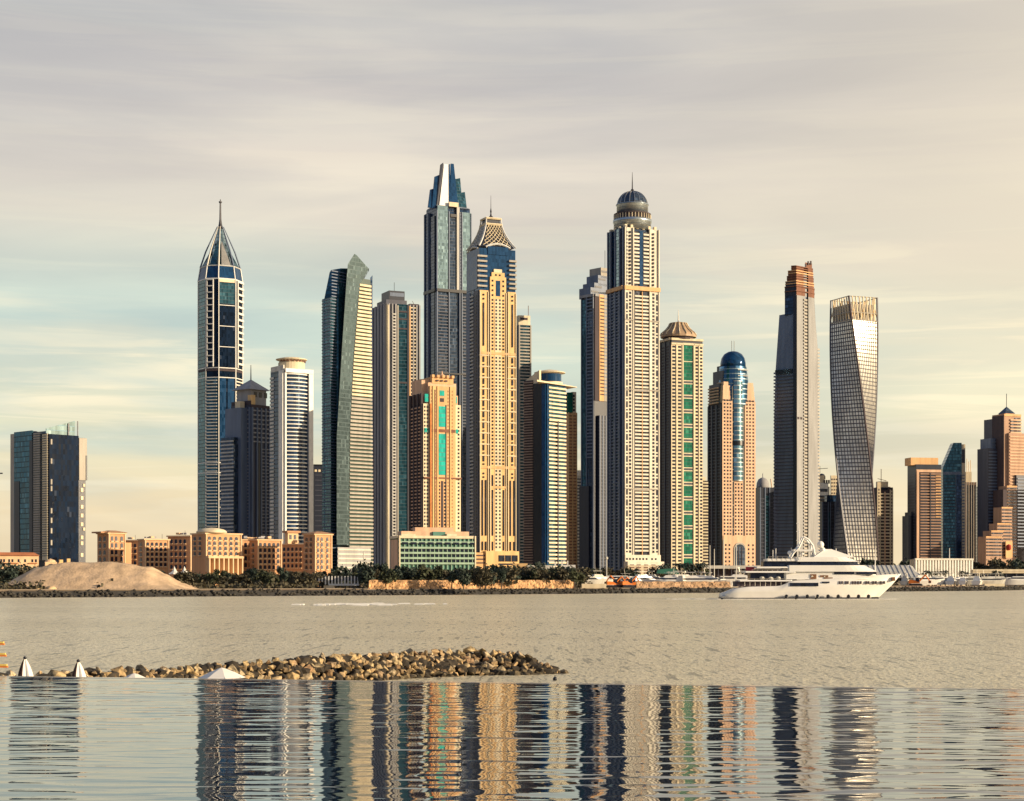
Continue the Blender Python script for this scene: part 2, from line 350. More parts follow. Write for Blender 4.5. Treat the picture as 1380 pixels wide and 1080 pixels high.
n = len(fine); vs = [(x, y, -1.5) for x, y in fine] + [(x, y + 5.5, 2.7) for x, y in fine] + [(x, y + 9, G) for x, y in fine] + [(x * 1.0 + (25000 if x > 0 else -25000) * (abs(x) / 1500), 25000, G) for x, y in fine]
fs = [(r * n + i, r * n + i + 1, (r + 1) * n + i + 1, (r + 1) * n + i) for r in range(3) for i in range(n - 1)]
struct(link_mesh('ground', vs[n:], [tuple(i - n for i in f) for f in fs if min(f) >= n], sand))
struct(link_mesh('revetment', vs[:2 * n], [f for f in fs if max(f) < 2 * n], mat('wet_dark_stone', (0.03, 0.028, 0.025), rough=0.8, var=0.4, scale=0.8)))
# dark armour stones along the waterline
rockm = mat('dark_shore_rock', (0.045, 0.04, 0.032), rough=0.85, var=0.5, scale=0.9)
mb = MB(); rnd = random.Random(3)
for i, (x, y) in enumerate(fine[:-1]):
    x2, y2 = fine[i + 1]
    L = math.hypot(x2 - x, y2 - y)
    if x < wx(-120, y) or x > wx(1500, y): continue
    for k in range(int(L * 1.5)):
        t = rnd.random(); u = rnd.random() ** 0.8
        mb.blob((x + (x2 - x) * t, y + (y2 - y) * t + u * 5.6, -0.3 + u * 3.2), rnd.uniform(0.55, 1.1), rnd.random(), 3, 5, 0.35, 0.75)
stuff(mb.build('shore_rocks', rockm))
# sunlit beach sheet behind the stones, on the left third
beach_m = mat('bright_beach_sand', (0.62, 0.45, 0.26), rough=0.95, var=0.2, scale=0.3)
pts = [p for p in fine if wx(-60, p[1]) < p[0] < wx(500, p[1])]
m_ = len(pts); struct(link_mesh('beach', [(x, y + 6.5, 3.02) for x, y in pts] + [(x, y + 38, 3.35) for x, y in pts], [(i, i + 1, m_ + i + 1, m_ + i) for i in range(m_ - 1)], beach_m))

# heap of dredged sand
def heap():
    d = 815.0; x0, x1 = wx(-8, d), wx(272, d); cx = (x0 + x1) / 2; N, Mq = 110, 44; top = wz(758, d); vs = []; fs = []
    prof = [(-8, 797), (8, 788), (25, 777), (48, 765), (70, 760), (105, 757.5), (150, 757.5), (200, 764), (222, 774), (245, 786), (272, 797)]
    def hp(px):
        for (a, ya), (b, yb) in zip(prof, prof[1:]):
            if a <= px <= b: t = (px - a) / (b - a); t = t * t * (3 - 2 * t) * 0.4 + t * 0.6; return wz(ya + (yb - ya) * t, d) - G
        return 0.0
    for j in range(Mq + 1):
        v = j / Mq
        for i in range(N + 1):
            px = -8 + 280 * i / N; h = max(0.0, hp(px)); x = wx(px, d); y = d - 26 + 75 * v
            ridge = min(1.0, v / 0.36) if v < 0.36 else max(0.0, 1 - (v - 0.36) / 0.64)
            ridge = min(1.0, ridge * 1.12)
            nz = mn.fractal(Vector((x * 0.10, y * 0.14, 2)), 1.0, 2.0, 5) * 0.55 + mn.noise(Vector((x * 0.7, y * 0.7, 5))) * 0.14
            vs.append((x, y, G - 0.2 + h * ridge + nz * min(1, h * ridge / 2)))
    for j in range(Mq):
        for i in range(N): a = j * (N + 1) + i; fs.append((a, a + 1, a + N + 2, a + N + 1))
    o = link_mesh('sand_heap', vs, fs, mat('dredged_sand', (0.60, 0.43, 0.27), rough=0.95, var=0.18, scale=0.2, bump=0.25, bscale=0.9), smooth=True)
    tag(o, 'wide flat-topped heap of ochre sand beside the water at the left', 'sand heap')
    for k, (px, r) in enumerate([(22, 2.2), (31, 3.0), (41, 2.5), (64, 2.4)]):
        mb = MB(); mb.blob((0, 0, 0.3), r, 40 + k, 7, 12, 0.14, 0.62)
        o = mb.build('sand_pile', MATS['bright_beach_sand'], smooth=True); o.location = (wx(px, 772), 778, G)
        tag(o, ['small pale sand pile at the far left foot of the heap', 'largest of the small sand piles at the foot of the heap', 'third small sand pile from the left at the foot of the heap', 'small sand pile apart from the others, furthest right at the foot of the heap'][k], 'sand pile', 'small piles at the foot of the sand heap')
heap()
# rough ochre embankments behind the stones
def embank(px0, px1, top, label, seed, col, nm):
    mb = MB(); vs = []; fs = []; N = int((px1 - px0) * 1.6); K = 6
    for i in range(N + 1):
        px = px0 + (px1 - px0) * i / N; d = shore_d(px) + 12; x = wx(px, d); h = (wz(top, d) - G) * (1 + 0.10 * mn.noise(Vector((px * 0.11, seed, 0))))
        for k in range(K + 1):
            t = k / K; vs.append((x + mn.noise(Vector((px * 0.5, k, seed))) * 0.5, d + t * 3.2 + mn.noise(Vector((px * 0.45, k * 1.3, seed + 9))) * 1.1, G - 0.2 + h * t))
        vs.append((x, d + 9, G - 0.2))
    W = K + 2
    for i in range(N):
        for k in range(W - 1): fs.append((i * W + k, (i + 1) * W + k, (i + 1) * W + k + 1, i * W + k + 1))
    o = link_mesh(nm, vs, fs, mat('ochre_rubble_%d' % seed, col, rough=0.95, var=0.45, scale=0.35))
    tag(o, label, 'embankment')
embank(497, 773, 781.5, 'long rough ochre rubble embankment in front of the trees, left of the marina', 1, (0.50, 0.30, 0.15), 'embankment')
embank(858, 985, 783.5, 'brown rubble embankment below the moored yachts left of the large yacht', 2, (0.34, 0.22, 0.13), 'embankment')
embank(1222, 1300, 789.0, 'low dark brown rubble bank under the boats right of the large yacht', 4, (0.20, 0.13, 0.09), 'embankment')
for k, (a, b, d_, lab) in enumerate([(784, 817, 1.0, 'low pale concrete quay wall left of the orange machines'), (1327, 1354, 1.0, 'low beige quay wall at the far right of the marina')]):
    dd = shore_d((a + b) / 2) + 11; mb = MB(); mb.box(wx(a, dd), wx(b, dd), dd, dd + 4, G, wz(787, dd)); r_ = mb.build('quay_wall', M['cream']); tag(r_, lab, 'wall')
# line of sun glint on the sea, built as white facets tilted sunward
glint_and_foam = mat('glint_and_foam', (0.85, 0.82, 0.72), rough=0.6); mb = MB(); rnd = random.Random(9)
for k in range(85):
    px = rnd.gauss(480, 34); py = 815.5 + rnd.gauss(0, 0.5) - (px - 480) * 0.004; d = HCAM * F / (py - HY); x = wx(px, d); w = rnd.uniform(0.5, 2.2)
    b = len(mb.v); mb.v += [(x - w, d, .02), (x + w, d - .3, .02), (x + w * .8, d + .5, .42), (x - w * .7, d + .6, .4), (x + w, d + 1.3, .02), (x - w, d + 1.4, .02)]; mb.f += [(b, b + 1, b + 2, b + 3), (b + 3, b + 2, b + 4, b + 5), (b + 1, b + 4, b + 2), (b, b + 3, b + 5)]
stuff(mb.build('sea_glint', glint_and_foam))
# ================================================================ towers, left to right
# --- glass office block with a slanted fin
T = Tower('office_block', 'wide navy glass office block with a slanted glass fin on its roof, far left', 13, 66, 106, 1150, 32)
T.s = T.s * 0.9; T.left = Face(T, (0, T.s), (0, 0))
T.body(M['office'], 585)
T.slab(T.front, 66, 106, 585, 760, 0.5, 'glass_curtain_wall', M['office'])
L = T.left
T.slab(L, 13.5, 19, 580, 755, 0.5, 'stone_strip', M['cream2']); T.slab(L, 19, 44, 578, 755, 0.7, 'glass_curtain_wall', M['teal'])
T.slab(L, 20, 27, 646, 755, 1.0, 'dark_bay', M['dnavy']); T.slab(L, 41, 45, 592, 755, 1.0, 'dark_bay', M['dnavy'])
T.slab(L, 46, 55, 582, 755, 0.8, 'stone_strip', M['cream2']); T.slab(L, 58, 65, 584, 755, 0.8, 'stone_strip', M['cream'])
T.many(rows(L, 45, 65, 584, 752, 3.2, 0.9), 'window_band', M['dark'], 1.1)
r1 = T.px(T.w, 0)
T.slab(T.front, 106, 106.2, 585, 760, 0.2, 'edge_trim', M['cream'])
w2 = 12 * T.mp / math.cos(T.th)
T.mesh(MB().box(T.w, T.w + w2, 1.5, T.s * 0.8, 0, T.z(587)), 'side_wing', M['dnavy'])
FR = Face(T, (T.w, 1.5), (T.w + w2, 1.5))
T.slab(FR, 107, 117.8, 587.5, 645, 0.4, 'stone_face', M['cream2']); T.slab(FR, 116, 117.8, 611, 645, 0.7, 'dark_bay', M['dnavy'])
T.many([(FR, 109, 112.5, t, t + 5) for t in (656, 667, 679, 691, 703, 721, 729, 745)] + [(FR, 112.5, 115, t, t + 4) for t in (650, 710)], 'cream_window', M['cream'], 0.5)  # windows as flat cream panels
T.many([(T.front, 67.5, 69.5, t, t + 7) for t in (592, 618, 646, 655, 685, 698, 712, 728)], 'pale_pane', M['cream2'], 0.9)  # pale stone-coloured panes
T.mesh(MB().loft([[(0.5, 4, T.z(585)), (T.w, 4, T.z(585)), (T.w, 4.6, T.z(585)), (0.5, 4.6, T.z(585))], [(0.5, 4, T.z(577)), (T.w, 4, T.z(564)), (T.w, 4.6, T.z(564)), (0.5, 4.6, T.z(577))]]), 'roof_fin', M['pale'])
T.many(piers(Face(T, (0.5, 3.6), (T.w, 3.6)), [66, 105.5], 564, 586, 1.0)[1:], 'fin_post', M['dmetal'], 0.2)
T.slab(Face(T, (T.w - 4.5, 3.5), (T.w, 3.5)), T.px(T.w - 5.5, 3.5), T.px(T.w - 4.7, 3.5), 568, 586, 0.2, 'fin_post', M['dmetal'])
T.mesh(MB().lathe(9, T.s * 0.75, [(2.2, T.z(580)), (2.6, T.z(578)), (1.2, T.z(576.5))], 10), 'roof_plant', M['dmetal'])
T.mesh(MB().box(2, T.w * .5, T.s * .15, T.s - 2, T.z(585), T.z(580)), 'roof_block', M['steel'])

# --- octagonal blue tower with a tapering crown and spire
T = Tower('spire_tower', 'tall blue octagonal tower with white frames and a pointed crown carrying a spire', 267, 297, 327, 1650, 0, sz=1)
Rr = 30.4 * T.mp; ang = [-90, -41, -5, 41, 90, 139, 175, 221]
def octo(r, z, dy=0): return [(r * math.sin(R(a)), Rr - r * math.cos(R(a)) + dy, z) for a in ang]
P8 = [(p[0], p[1]) for p in octo(Rr, 0)]
T.body(M['office'], 375, poly=P8)
fc = [Face(T, P8[i], P8[(i + 1) % 8]) for i in range(8)]
fr = []
for f in fc[:4]:
    fr += [(f, f.x0 - 0.0, f.x0 + 0.9 * (1 if f.x1 > f.x0 else -1), 375, 780)]
T.many(fr + [(fc[3], fc[3].x1 - 0.8, fc[3].x1, 375, 780)], 'corner_rib', M['white'], 0.55)
a, b, c, e = fc[:4]
def span(f, t0, t1): return f.x0 + (f.x1 - f.x0) * t0, f.x0 + (f.x1 - f.x0) * t1
T.many([(f, *span(f, 0, 1), y, y + 1.2) for f in fc for y in (375, 495, 508, 623, 636.5)] + [(f, *span(f, 0.05, 0.97), y, y + 0.9) for f in (a, c) for y in (410.6, 438.8, 466.7)], 'frame_band', M['white'], 0.6)
T.slab(c, *span(c, 0.05, 0.97), 376, 380, 0.65, 'parapet_band', M['cream']); 
for f in fc[:4]: T.slab(f, *span(f, 0, 1), 497, 500, 0.5, 'parapet_band', M['brown'])
T.slab(c, *span(c, 0.06, 0.96), 381, 409, 0.3, 'glass_bay', M['teal']); T.slab(c, *span(c, 0.06, 0.96), 412, 494, 0.3, 'glass_bay', M['office'])
T.slab(c, *span(c, 0.08, 0.45), 509, 622, 0.4, 'glass_bay', M['navy_plain']); T.slab(c, *span(c, 0.55, 0.94), 509, 622, 0.4, 'glass_bay', M['navy_plain'])
T.slab(b, *span(b, 0.05, 0.95), 509, 780, 0.25, 'glass_bay', M['teal']); T.slab(a, *span(a, 0.05, 0.95), 376, 780, 0.25, 'glass_bay', M['teal'])
bal = []
for k in range(14):
    y = 376 + k * 8.55
    bal += [(b, *span(b, 0.12, 0.62), y, y + 1.3), (e, *span(e, 0.25, 0.98), y, y + 2.6)]
T.many(bal, 'balcony', M['white'], 1.6); T.many([(b, *span(b, s0, s0 + 0.07), 376, 494) for s0 in (0.1, 0.57)] + [(e, *span(e, 0.2, 0.3), 376, 494)], 'balcony_pier', M['white'], 1.3)
T.many(rows(b, *span(b, 0.1, 0.9), 512, 770, 4.4, 1.4) + rows(e, *span(e, 0.05, 0.95), 512, 622, 4.6, 1.8), 'balcony_rail', M['offwhite'], 0.9)
T.many(rows(c, *span(c, 0.05, 0.45), 640, 770, 11, 1.0), 'balcony_rail', M['offwhite'], 0.9)
rc = lambda y: Rr * max(0.09, (1 - (375 - y) / 84.0) ** 0.9)
T.mesh(MB().loft([octo(Rr, T.z(375)), octo(Rr * 0.885, T.z(357))]), 'crown_base', M['navy_plain'])
T.mesh(MB().loft([octo(Rr * 0.52, T.z(357)), octo(Rr * 0.1, T.z(302))]), 'crown_core', M['pale'])
mb = MB(); up = octo(Rr * 0.14, T.z(300)); mid = octo(Rr * 0.9, T.z(357)); lo = octo(Rr * 1.0, T.z(375)); m2 = octo(Rr * 0.56, T.z(328))
for i in range(8): mb.bar(lo[i], mid[i], 0.55); mb.bar(mid[i], mid[(i + 1) % 8], 0.5); mb.bar(lo[i], lo[(i + 1) % 8], 0.5)
T.mesh(mb, 'crown_frame', M['white'])
for i in range(8):
    mb = MB(); o_ = octo(Rr * 0.9, T.z(357))[i]; q = octo(Rr * 0.66, T.z(335))[i]; t_ = up[i]
    mb.bar(o_, q, 0.8, 4, 0.7); mb.bar(q, t_, 0.7, 4, 0.35); T.mesh(mb, 'crown_rib', M['offwhite'] if i in (1, 2) else M['bgrey'])
for i in (0, 1, 2, 3, 4, 5, 6, 7):
    j = (i + 1) % 8; A, B, C_ = Vector(mid[i]), Vector(mid[j]), Vector(up[i]); c0 = (A + B) / 2
    A2 = c0 + (A - c0) * 0.62; B2 = c0 + (B - c0) * 0.62; t2 = Vector(((up[i][0] + up[j][0]) / 2, (up[i][1] + up[j][1]) / 2, T.z(316)))
    nrm = (B2 - A2).cross(t2 - A2).normalized() * 0.25
    T.mesh(MB().loft([[A2 - nrm, B2 - nrm, B2 + nrm, A2 + nrm], [t2 - nrm * .5, t2 - nrm * .4, t2 + nrm * .4, t2 + nrm * .5]]), 'crown_pane', M['metal'] if i == 2 else M['teal'])
T.mesh(MB().lathe(0, Rr, [(2.6, T.z(303)), (1.5, T.z(296)), (1.0, T.z(290)), (0.7, T.z(268)), (1.5, T.z(267)), (1.5, T.z(265.5)), (0.5, T.z(265)), (0.3, T.z(262.5))], 8), 'spire', M['dmetal'])

# --- stepped grey tower with a pyramid cap
T = Tower('pyramid_cap_tower', 'dark grey stepped tower with a small grey pyramid roof beside the blue spire tower', 311, 338, 364, 1500, 42)
T.body(M['dgrey'], 545); T.slab(T.front, 338, 363.5, 545, 549, 0.4, 'beige_band', M['brown']); T.slab(T.left, 312, 338, 540, 545, 0.4, 'beige_band', M['brown'])
i = 3.5
T.vol(M['grey'], i, T.w - 1, i, T.s - i, 524, 546, 'upper_storey')
UF = Face(T, (i, i), (T.w - 1, i)); T.many([(UF, a, a + 4, 527, 534) for a in (342, 349, 356)], 'dark_opening', M['black'], 0.3)
T.vol(M['gold'], 1.0, 5.5, 0.5, 5, 532, 546, 'corner_block')
cx, cy = T.w / 2 + .5, T.s / 2; zb = T.z(524); hw = T.w * 0.54
T.mesh(MB().loft([[(cx - hw, cy - hw, zb), (cx + hw, cy - hw, zb), (cx + hw, cy + hw, zb), (cx - hw, cy + hw, zb)], [(cx - .3, cy - .3, T.z(509)), (cx + .3, cy - .3, T.z(509)), (cx + .3, cy + .3, T.z(509)), (cx - .3, cy + .3, T.z(509))]]), 'pyramid_roof', M['grey'])
T.mesh(MB().lathe(cx, cy, [(0.6, T.z(512)), (0.25, T.z(489))], 6), 'mast', M['dmetal'])
T.many(piers(T.front, [339.5, 346, 351.5, 357.5, 363], 549, 785, 1.7), 'pier', M['bgrey'], 1.2)
T.slab(T.front, 347.5, 350, 596, 785, 0.9, 'dark_recess', M['black'])
T.many(piers(T.left, [313, 319, 326, 332, 337], 549, 785, 1.6), 'pier', M['bgrey'], 1.2)
T.many(rows(T.front, 340, 363, 552, 600, 6.2, 1.8) + rows(T.left, 313, 336, 552, 600, 6.2, 1.8) + rows(T.front, 352, 363, 604, 780, 4.6, 1.2) + rows(T.left, 313, 336, 604, 780, 4.6, 1.3), 'balcony', M['grey'], 0.7)
w3 = 9 * T.mp
T.vol(M['bgrey'], -7.5, 0.2, T.s * 0.15, T.s * 0.95, 550, None, 'side_wing')
T.vol(M['steel'], -12.5, -7.3, T.s * 0.3, T.s * 0.95, 590, None, 'lower_wing')
T.vol(M['cream'], -6.5, -1.5, T.s * 0.25, T.s * 0.5, 541, 551, 'roof_box')
LW = Face(T, (-12.5, T.s * .95), (-12.5, T.s * .3)); T.many(rows(LW, LW.x0, LW.x1, 594, 775, 5.0, 2.0), 'balcony', M['lgrey'], 0.6)

# --- white tower with a saucer on its roof
T = Tower('saucer_top_tower', 'white and teal banded tower with a round drum and saucer on its roof', 364.5, 383, 421, 1380, 28)
T.body(M['navy_plain'], 499)
T.slab(T.left, 365, 380, 497, 790, 0.4, 'side_glass', M['navy'])
T.many(rows(T.left, 364.8, 370, 506, 780, 5.1, 2.8), 'side_balcony', M['offwhite'], 1.0)
T.slab(T.left, 377.6, 383, 499, 790, 1.5, 'corner_fin', M['white']); T.slab(T.front, 383, 385, 499, 790, 1.5, 'corner_fin', M['white']); T.slab(T.front, 415, 420.8, 499, 790, 2.2, 'corner_fin', M['white'])
# bowed glass front with white bands
def bow(r0, z0, z1, n=10, out=0.0):
    A = T.front.at(385.2); B = T.front.at(413.8); pts = []
    for k in range(n + 1):
        t = k / n; x = A.x + (B.x - A.x) * t; pts.append((x, -(r0 * 4 * t * (1 - t)) - out))
    return pts + [(B.x, 1), (A.x, 1)]
T.mesh(MB().prism(bow(2.6, 0, 0), 0, T.z(502)), 'bowed_glazing', M['navy'])
nb = 53; bandm = []
for k in range(nb):
    y = 503 + k * 5.2; mb = MB().prism(bow(2.6, 0, 0, out=0.8), 0, 0.85)
    if k == 0: b0 = T.mesh(mb, 'balcony_band', M['white'])
    o = b0 if k == 0 else b0.copy()
    if k: COL.objects.link(o); o.parent = T.root
    o.location = (0, 0, T.z(y + 1.4))
T.slab(T.front, 383, 420.8, 496.5, 502, 2.6, 'top_band', M['white']); T.slab(T.left, 366, 383, 492, 499, 0.8, 'top_band', M['offwhite'])
T.vol(M['offwhite'], 1, T.w - 1, 1, T.s - 1, 496, 500, 'roof_slab')
cx, cy = T.pos(393, T.s * 0.45)
T.mesh(MB().lathe(cx, cy, [(18.2 * T.mp, T.z(497)), (18.2 * T.mp, T.z(487)), (16.5 * T.mp, T.z(484.5))], 28), 'roof_drum', M['gold2'])
T.mesh(MB().lathe(cx, cy, [(15 * T.mp, T.z(485)), (21.5 * T.mp, T.z(482.5)), (21.5 * T.mp, T.z(481.5)), (13 * T.mp, T.z(479.5))], 28), 'saucer', M['cream'])
T.many([(Face(T, (cx + 19 * T.mp * math.sin(R(q - 4)), cy - 19 * T.mp * math.cos(R(q - 4))), (cx + 19 * T.mp * math.sin(R(q + 4)), cy - 19 * T.mp * math.cos(R(q + 4)))), T.px(cx + 19 * T.mp * math.sin(R(q - 4)), cy - 19 * T.mp * math.cos(R(q - 4))), T.px(cx + 19 * T.mp * math.sin(R(q + 4)), cy - 19 * T.mp * math.cos(R(q + 4))), 483.6, 485.6) for q in range(-75, 80, 15)], 'drum_bracket', M['rust'], 0.3)

# --- low black building
T = Tower('dark_block', 'low black building squeezed behind the white saucer-topped tower', 421, 423, 438, 1560, 10)
T.body(M['dnavy'], 626); T.slab(T.front, 423, 437, 626, 628, 0.5, 'parapet', M['black']); T.many([(T.front, 424 + 5 * k, 427 + 5 * k, 633, 636) for k in range(3)], 'cream_window', M['cream'], 0.4)  # small windows in plain cream
T.many(rows(T.front, 424, 437, 640, 770, 7, 1.0), 'floor_line', M['dgrey'], 0.4)

# --- slanted tower with a leaning teal wedge
T = Tower('wedge_tower', 'tall teal tower with a leaning glass wedge, pale balconies and peaked top', 434, 470, 502, 1450, 40)
def P(px, dep): return T.pos(px, dep)
W = lambda px, y, dep: (*P(px, dep), T.z(y))
# rear-left volume, stepped top
def volume(name, m, pts_px, top, bot=790): return T.mesh(MB().prism([P(px, dep) for px, dep in pts_px], T.z(bot) if bot else 0, T.z(top)), name, m)
volume('rear_shaft', M['teal'], [(434, 20), (446, 6), (470, 8), (470, 40)], 402)
T.mesh(MB().loft([[W(437, 790, 16), W(456, 790, 5), W(474, 790, 9), W(474, 790, 36)], [W(437, 402, 16), W(456, 402, 5), W(474, 402, 9), W(474, 402, 36)], [W(444, 366, 16), W(458, 366, 7), W(474, 366, 9), W(474, 366, 36)], [W(446, 362, 16), W(459, 361, 7), W(474, 358, 9), W(474, 358, 36)]]), 'rear_core', M['teal'])
f1 = Face(T, P(434, 20), P(446, 6)); f2 = Face(T, P(446, 6), P(470, 8))
T.many(rows(f1, 434, 446, 404, 780, 4.2, 1.2) , 'floor_slab', M['bgrey'], 0.5)
T.many(rows(f2, 446, 453, 404, 780, 4.2, 1.2) + rows(f2, 446.5, 469, 366, 404, 4.2, 1.3), 'floor_slab', M['bgrey'], 0.6, cap=10)
# the balcony block: left edge follows the wedge, right edge bows outward
secs = [(790, 470, 502.5), (700, 470, 502.6), (573, 471, 501.5), (480, 476, 500.5), (380, 484, 499.8), (372, 485, 499.5)]
def bal_sec(y, x0, x1, o=0.0): return [(*P(x0, 2 - o), T.z(y)), (*P(x1, 2 - o), T.z(y)), (*P(x1, 26), T.z(y)), (*P(x0, 26), T.z(y))]
T.mesh(MB().loft([bal_sec(*s_) for s_ in secs]), 'balcony_block', mat('dark_green_glass_block', (0.02, 0.06, 0.05), rough=0.25))
def xat(y):
    for (ya, a0, a1), (yb, b0, b1) in zip(secs, secs[1:]):
        if yb <= y <= ya: t = (y - ya) / (yb - ya); return a0 + (b0 - a0) * t, a1 + (b1 - a1) * t
    return secs[-1][1:]
for k in range(75):
    y = 380.5 + k * 5.15; x0, x1 = xat(y); A = P(x0, 1.0); B = P(x1, 1.0)
    T.slab(Face(T, A, B), T.px(*A), T.px(*B), y - 0.3, y + (2.6 if k < 40 else 2.0), 1.1, 'balcony', M['gold2'] if k < 30 else M['cream2'], 1.2)
# the leaning wedge
ws = [(735, 454, 470.5), (590, 454, 471), (470, 461, 477), (380, 467, 485.5), (357, 468.7, 497.5)]
rings = [[(*P(a0, -1.5), T.z(y)), (*P(b0, 0.5), T.z(y)), (*P(b0 , 10), T.z(y)), (*P(a0, 12), T.z(y))] for y, a0, b0 in ws]
T.mesh(MB().loft(rings), 'leaning_wedge', M['wedge'])
T.mesh(MB().loft([[W(468.7, 357, -1.5), W(497.5, 358, 0.5), W(497.5, 358, 10), W(468.7, 357, 12)], [W(477.6, 341.5, -1.2), W(480.5, 342.5, -1.0), W(480.5, 342.5, 10), W(477.6, 341.5, 11)]]), 'peak', M['wedge'])
T.mesh(MB().loft([[W(499.5, 372, 8), W(502.6, 372, 8), W(502.6, 372, 20), W(499.5, 372, 20)], [W(499.5, 367, 8), W(502.6, 363, 8), W(502.6, 363, 20), W(499.5, 367, 20)]]), 'rear_fin', M['navy'])
volume('rear_wing', M['navy'], [(495, 10), (502.6, 10), (502.6, 24), (495, 24)], 372)
volume('base_block', M['grey'], [(455, -3), (500, -3), (500, 8), (455, 8)], 738)
bf = Face(T, P(455, -3), P(500, -3)); T.many(rows(bf, 455.5, 499.5, 740, 770, 5.5, 2.2), 'base_band', M['offwhite'], 0.5)

# --- grey twin-shaft tower behind
T = Tower('glass_core_tower', 'dull grey-brown tower with a teal glass centre and a boxy dark top', 502, 519, 566.5, 1680, 20)
T.body(M['dgrey'], 409)
T.many(piers(T.left, [503, 507, 511, 515, 519], 409, 785, 2.0), 'pier', M['grey'], 1.4)
T.many(piers(T.front, [521, 524, 528.5, 533, 552.5, 557, 561.5, 565.5], 409, 785, 1.8), 'pier', M['grey'], 1.4)
T.slab(T.front, 536, 549.5, 409, 785, 0.8, 'glass_bay', M['teal']); T.slab(T.front, 548.8, 550, 409, 785, 1.6, 'glass_bay_frame', M['dgrey'])
T.many([(T.front, 536, 550, y, y + 2) for y in (418, 428, 441, 514)], 'bay_band', M['brown'], 1.2)
T.many(rows(T.front, 528, 533, 422, 780, 4.2, 1.9), 'balcony', M['lgrey'], 1.7); T.slab(T.front, 519.2, 523.5, 411, 785, 1.9, 'lit_pilaster', M['cream']); T.slab(T.front, 534.6, 536.4, 411, 785, 1.9, 'lit_pilaster', M['cream2'])
T.many(rows(T.front, 553, 560, 412, 780, 4.8, 1.6), 'balcony', M['gold2'], 1.2, cap=60); T.slab(T.front, 551, 552.6, 411, 785, 1.9, 'lit_pilaster', M['orange'])
a = T.pos(524, 4)[0]; b = T.pos(545, 4)[0]
T.vol(M['dnavy'], a, b, 3, T.s * .7, 390.5, 410, 'roof_block'); T.vol(M['dgrey'], T.pos(520, 3)[0], T.pos(548, 3)[0], 2, T.s * .8, 403, 410, 'roof_step')
T.slab(Face(T, (a, 3), (b, 3)), T.px(a, 3) + 1, T.px(b, 3) - 1, 393, 398, 0.2, 'roof_window_band', M['bgrey'])
T.mesh(MB().bar((a + 7, 8, T.z(391)), (a + 7, 8, T.z(378)), 0.22), 'mast', M['dmetal'])
q = T.pos(560, 6); T.mesh(MB().bar((q[0], 6, T.z(409)), (q[0] - 3, 6, T.z(402)), 0.25), 'davit', M['metal'])
T.vol(M['brown'], T.pos(552, 2)[0], T.w - .5, 1, T.s * .6, 407, 410, 'parapet')
# --- tallest tower with a crown of glass shards
T = Tower('shard_crown_tower', 'tallest slim blue-grey tower, crowned by stepped glass shards with one bright panel', 573, 588, 635, 1850, 24)
T.body(M['steel'], 393, inset=0); i = 0.8
T.vol(M['navy'], i, T.w - i, i, T.s - i, 277, 394, 'upper_shaft')
f, l = T.front, T.left
T.slab(l, 573.5, 578, 283, 780, 1.2, 'glass_strip', M['navy']); T.slab(l, 579, 586, 290, 780, 0.5, 'glass_strip', M['steel'])
T.slab(f, 589, 603, 277, 393, 1.4, 'glass_strip', M['pale']); T.slab(f, 589, 603, 396, 780, 0.8, 'glass_strip', M['steel'])  # lower strip darker: neighbours' shade put into the glass colour
T.slab(f, 605.5, 614, 290, 780, 0.5, 'glass_strip', M['steel']); T.slab(f, 604.5, 617, 271, 277, 2.0, 'parapet_block', M['gold2'])
T.slab(f, 615, 618.5, 277, 393, 1.8, 'stone_strip', M['lgrey']); T.slab(f, 622, 634, 283, 393, 1.3, 'glass_strip', M['pale'])
T.slab(f, 619.2, 621.2, 283, 780, 0.9, 'dark_recess', M['black'])
T.many(piers(f, [588.4, 604.4, 619, 622, 634.6], 284, 780, 1.1) + piers(l, [574, 579], 284, 780, 0.9), 'pier', M['bgrey'], 2.2)
T.many(rows(f, 615, 622, 286, 392, 4.2, 1.6) + rows(f, 623, 634, 398, 770, 4.3, 1.3) + rows(f, 590, 603, 398, 770, 4.3, 1.2), 'balcony', M['dgrey'], 1.5)
T.many([(f, 588, 635, 389, 393), (l, 573, 588, 389, 393), (f, 588, 635, 502, 504), (f, 606, 615, 287, 291)], 'dark_band', M['black'], 2.3)
T.vol(M['bgrey'], i, T.w * .95, i, T.s * .9, 276, 280, 'roof_slab')
def shard(a, b, dep, base, ta, tb, m, th=1.6, lean=5.0, name='crown_shard'):
    z0 = T.z(base); A, B = T.pos(a, dep), T.pos(b, dep)
    a2, b2 = ta[0], tb[0]; A2, B2 = T.pos(a2, dep + lean), T.pos(b2, dep + lean)
    T.mesh(MB().loft([[(*A, z0), (*B, z0), (B[0], B[1] + th, z0), (A[0], A[1] + th, z0)], [(*A2, T.z(ta[1])), (*B2, T.z(tb[1])), (B2[0], B2[1] + th, T.z(tb[1])), (A2[0], A2[1] + th, T.z(ta[1]))]]), name, m)
shard(577, 590, 3.0, 280, (580, 254), (590, 250), M['navy_plain'])
shard(582, 591, 2.4, 280, (586, 236), (592, 233), M['navy_plain'])
shard(588, 594, 1.8, 280, (594, 219), (597.5, 216), M['dnavy'])
brt = mat('bright_crown_panel', (0.80, 0.80, 0.78), rough=0.45, var=0.04)  # white colour stands in for sun glint on this crown facet
shard(592.2, 605.6, 1.2, 276, (598.6, 218), (604.6, 218), brt, name='crown_bright_panel')
shard(604.8, 607, 0.9, 277, (604.8, 218), (606.5, 217), M['navy_plain'])
shard(606.3, 618, 2.0, 276, (608.0, 216), (611.8, 216), M['navy_plain'])
shard(613, 624, 3.0, 277, (611, 237), (620.5, 234), M['teal'])
shard(619, 630, 4.0, 279, (620, 254), (627, 252), M['teal'])
shard(584, 622, 12.0, 279, (596, 228), (610, 228), M['dnavy'], th=8, lean=4, name='crown_core')

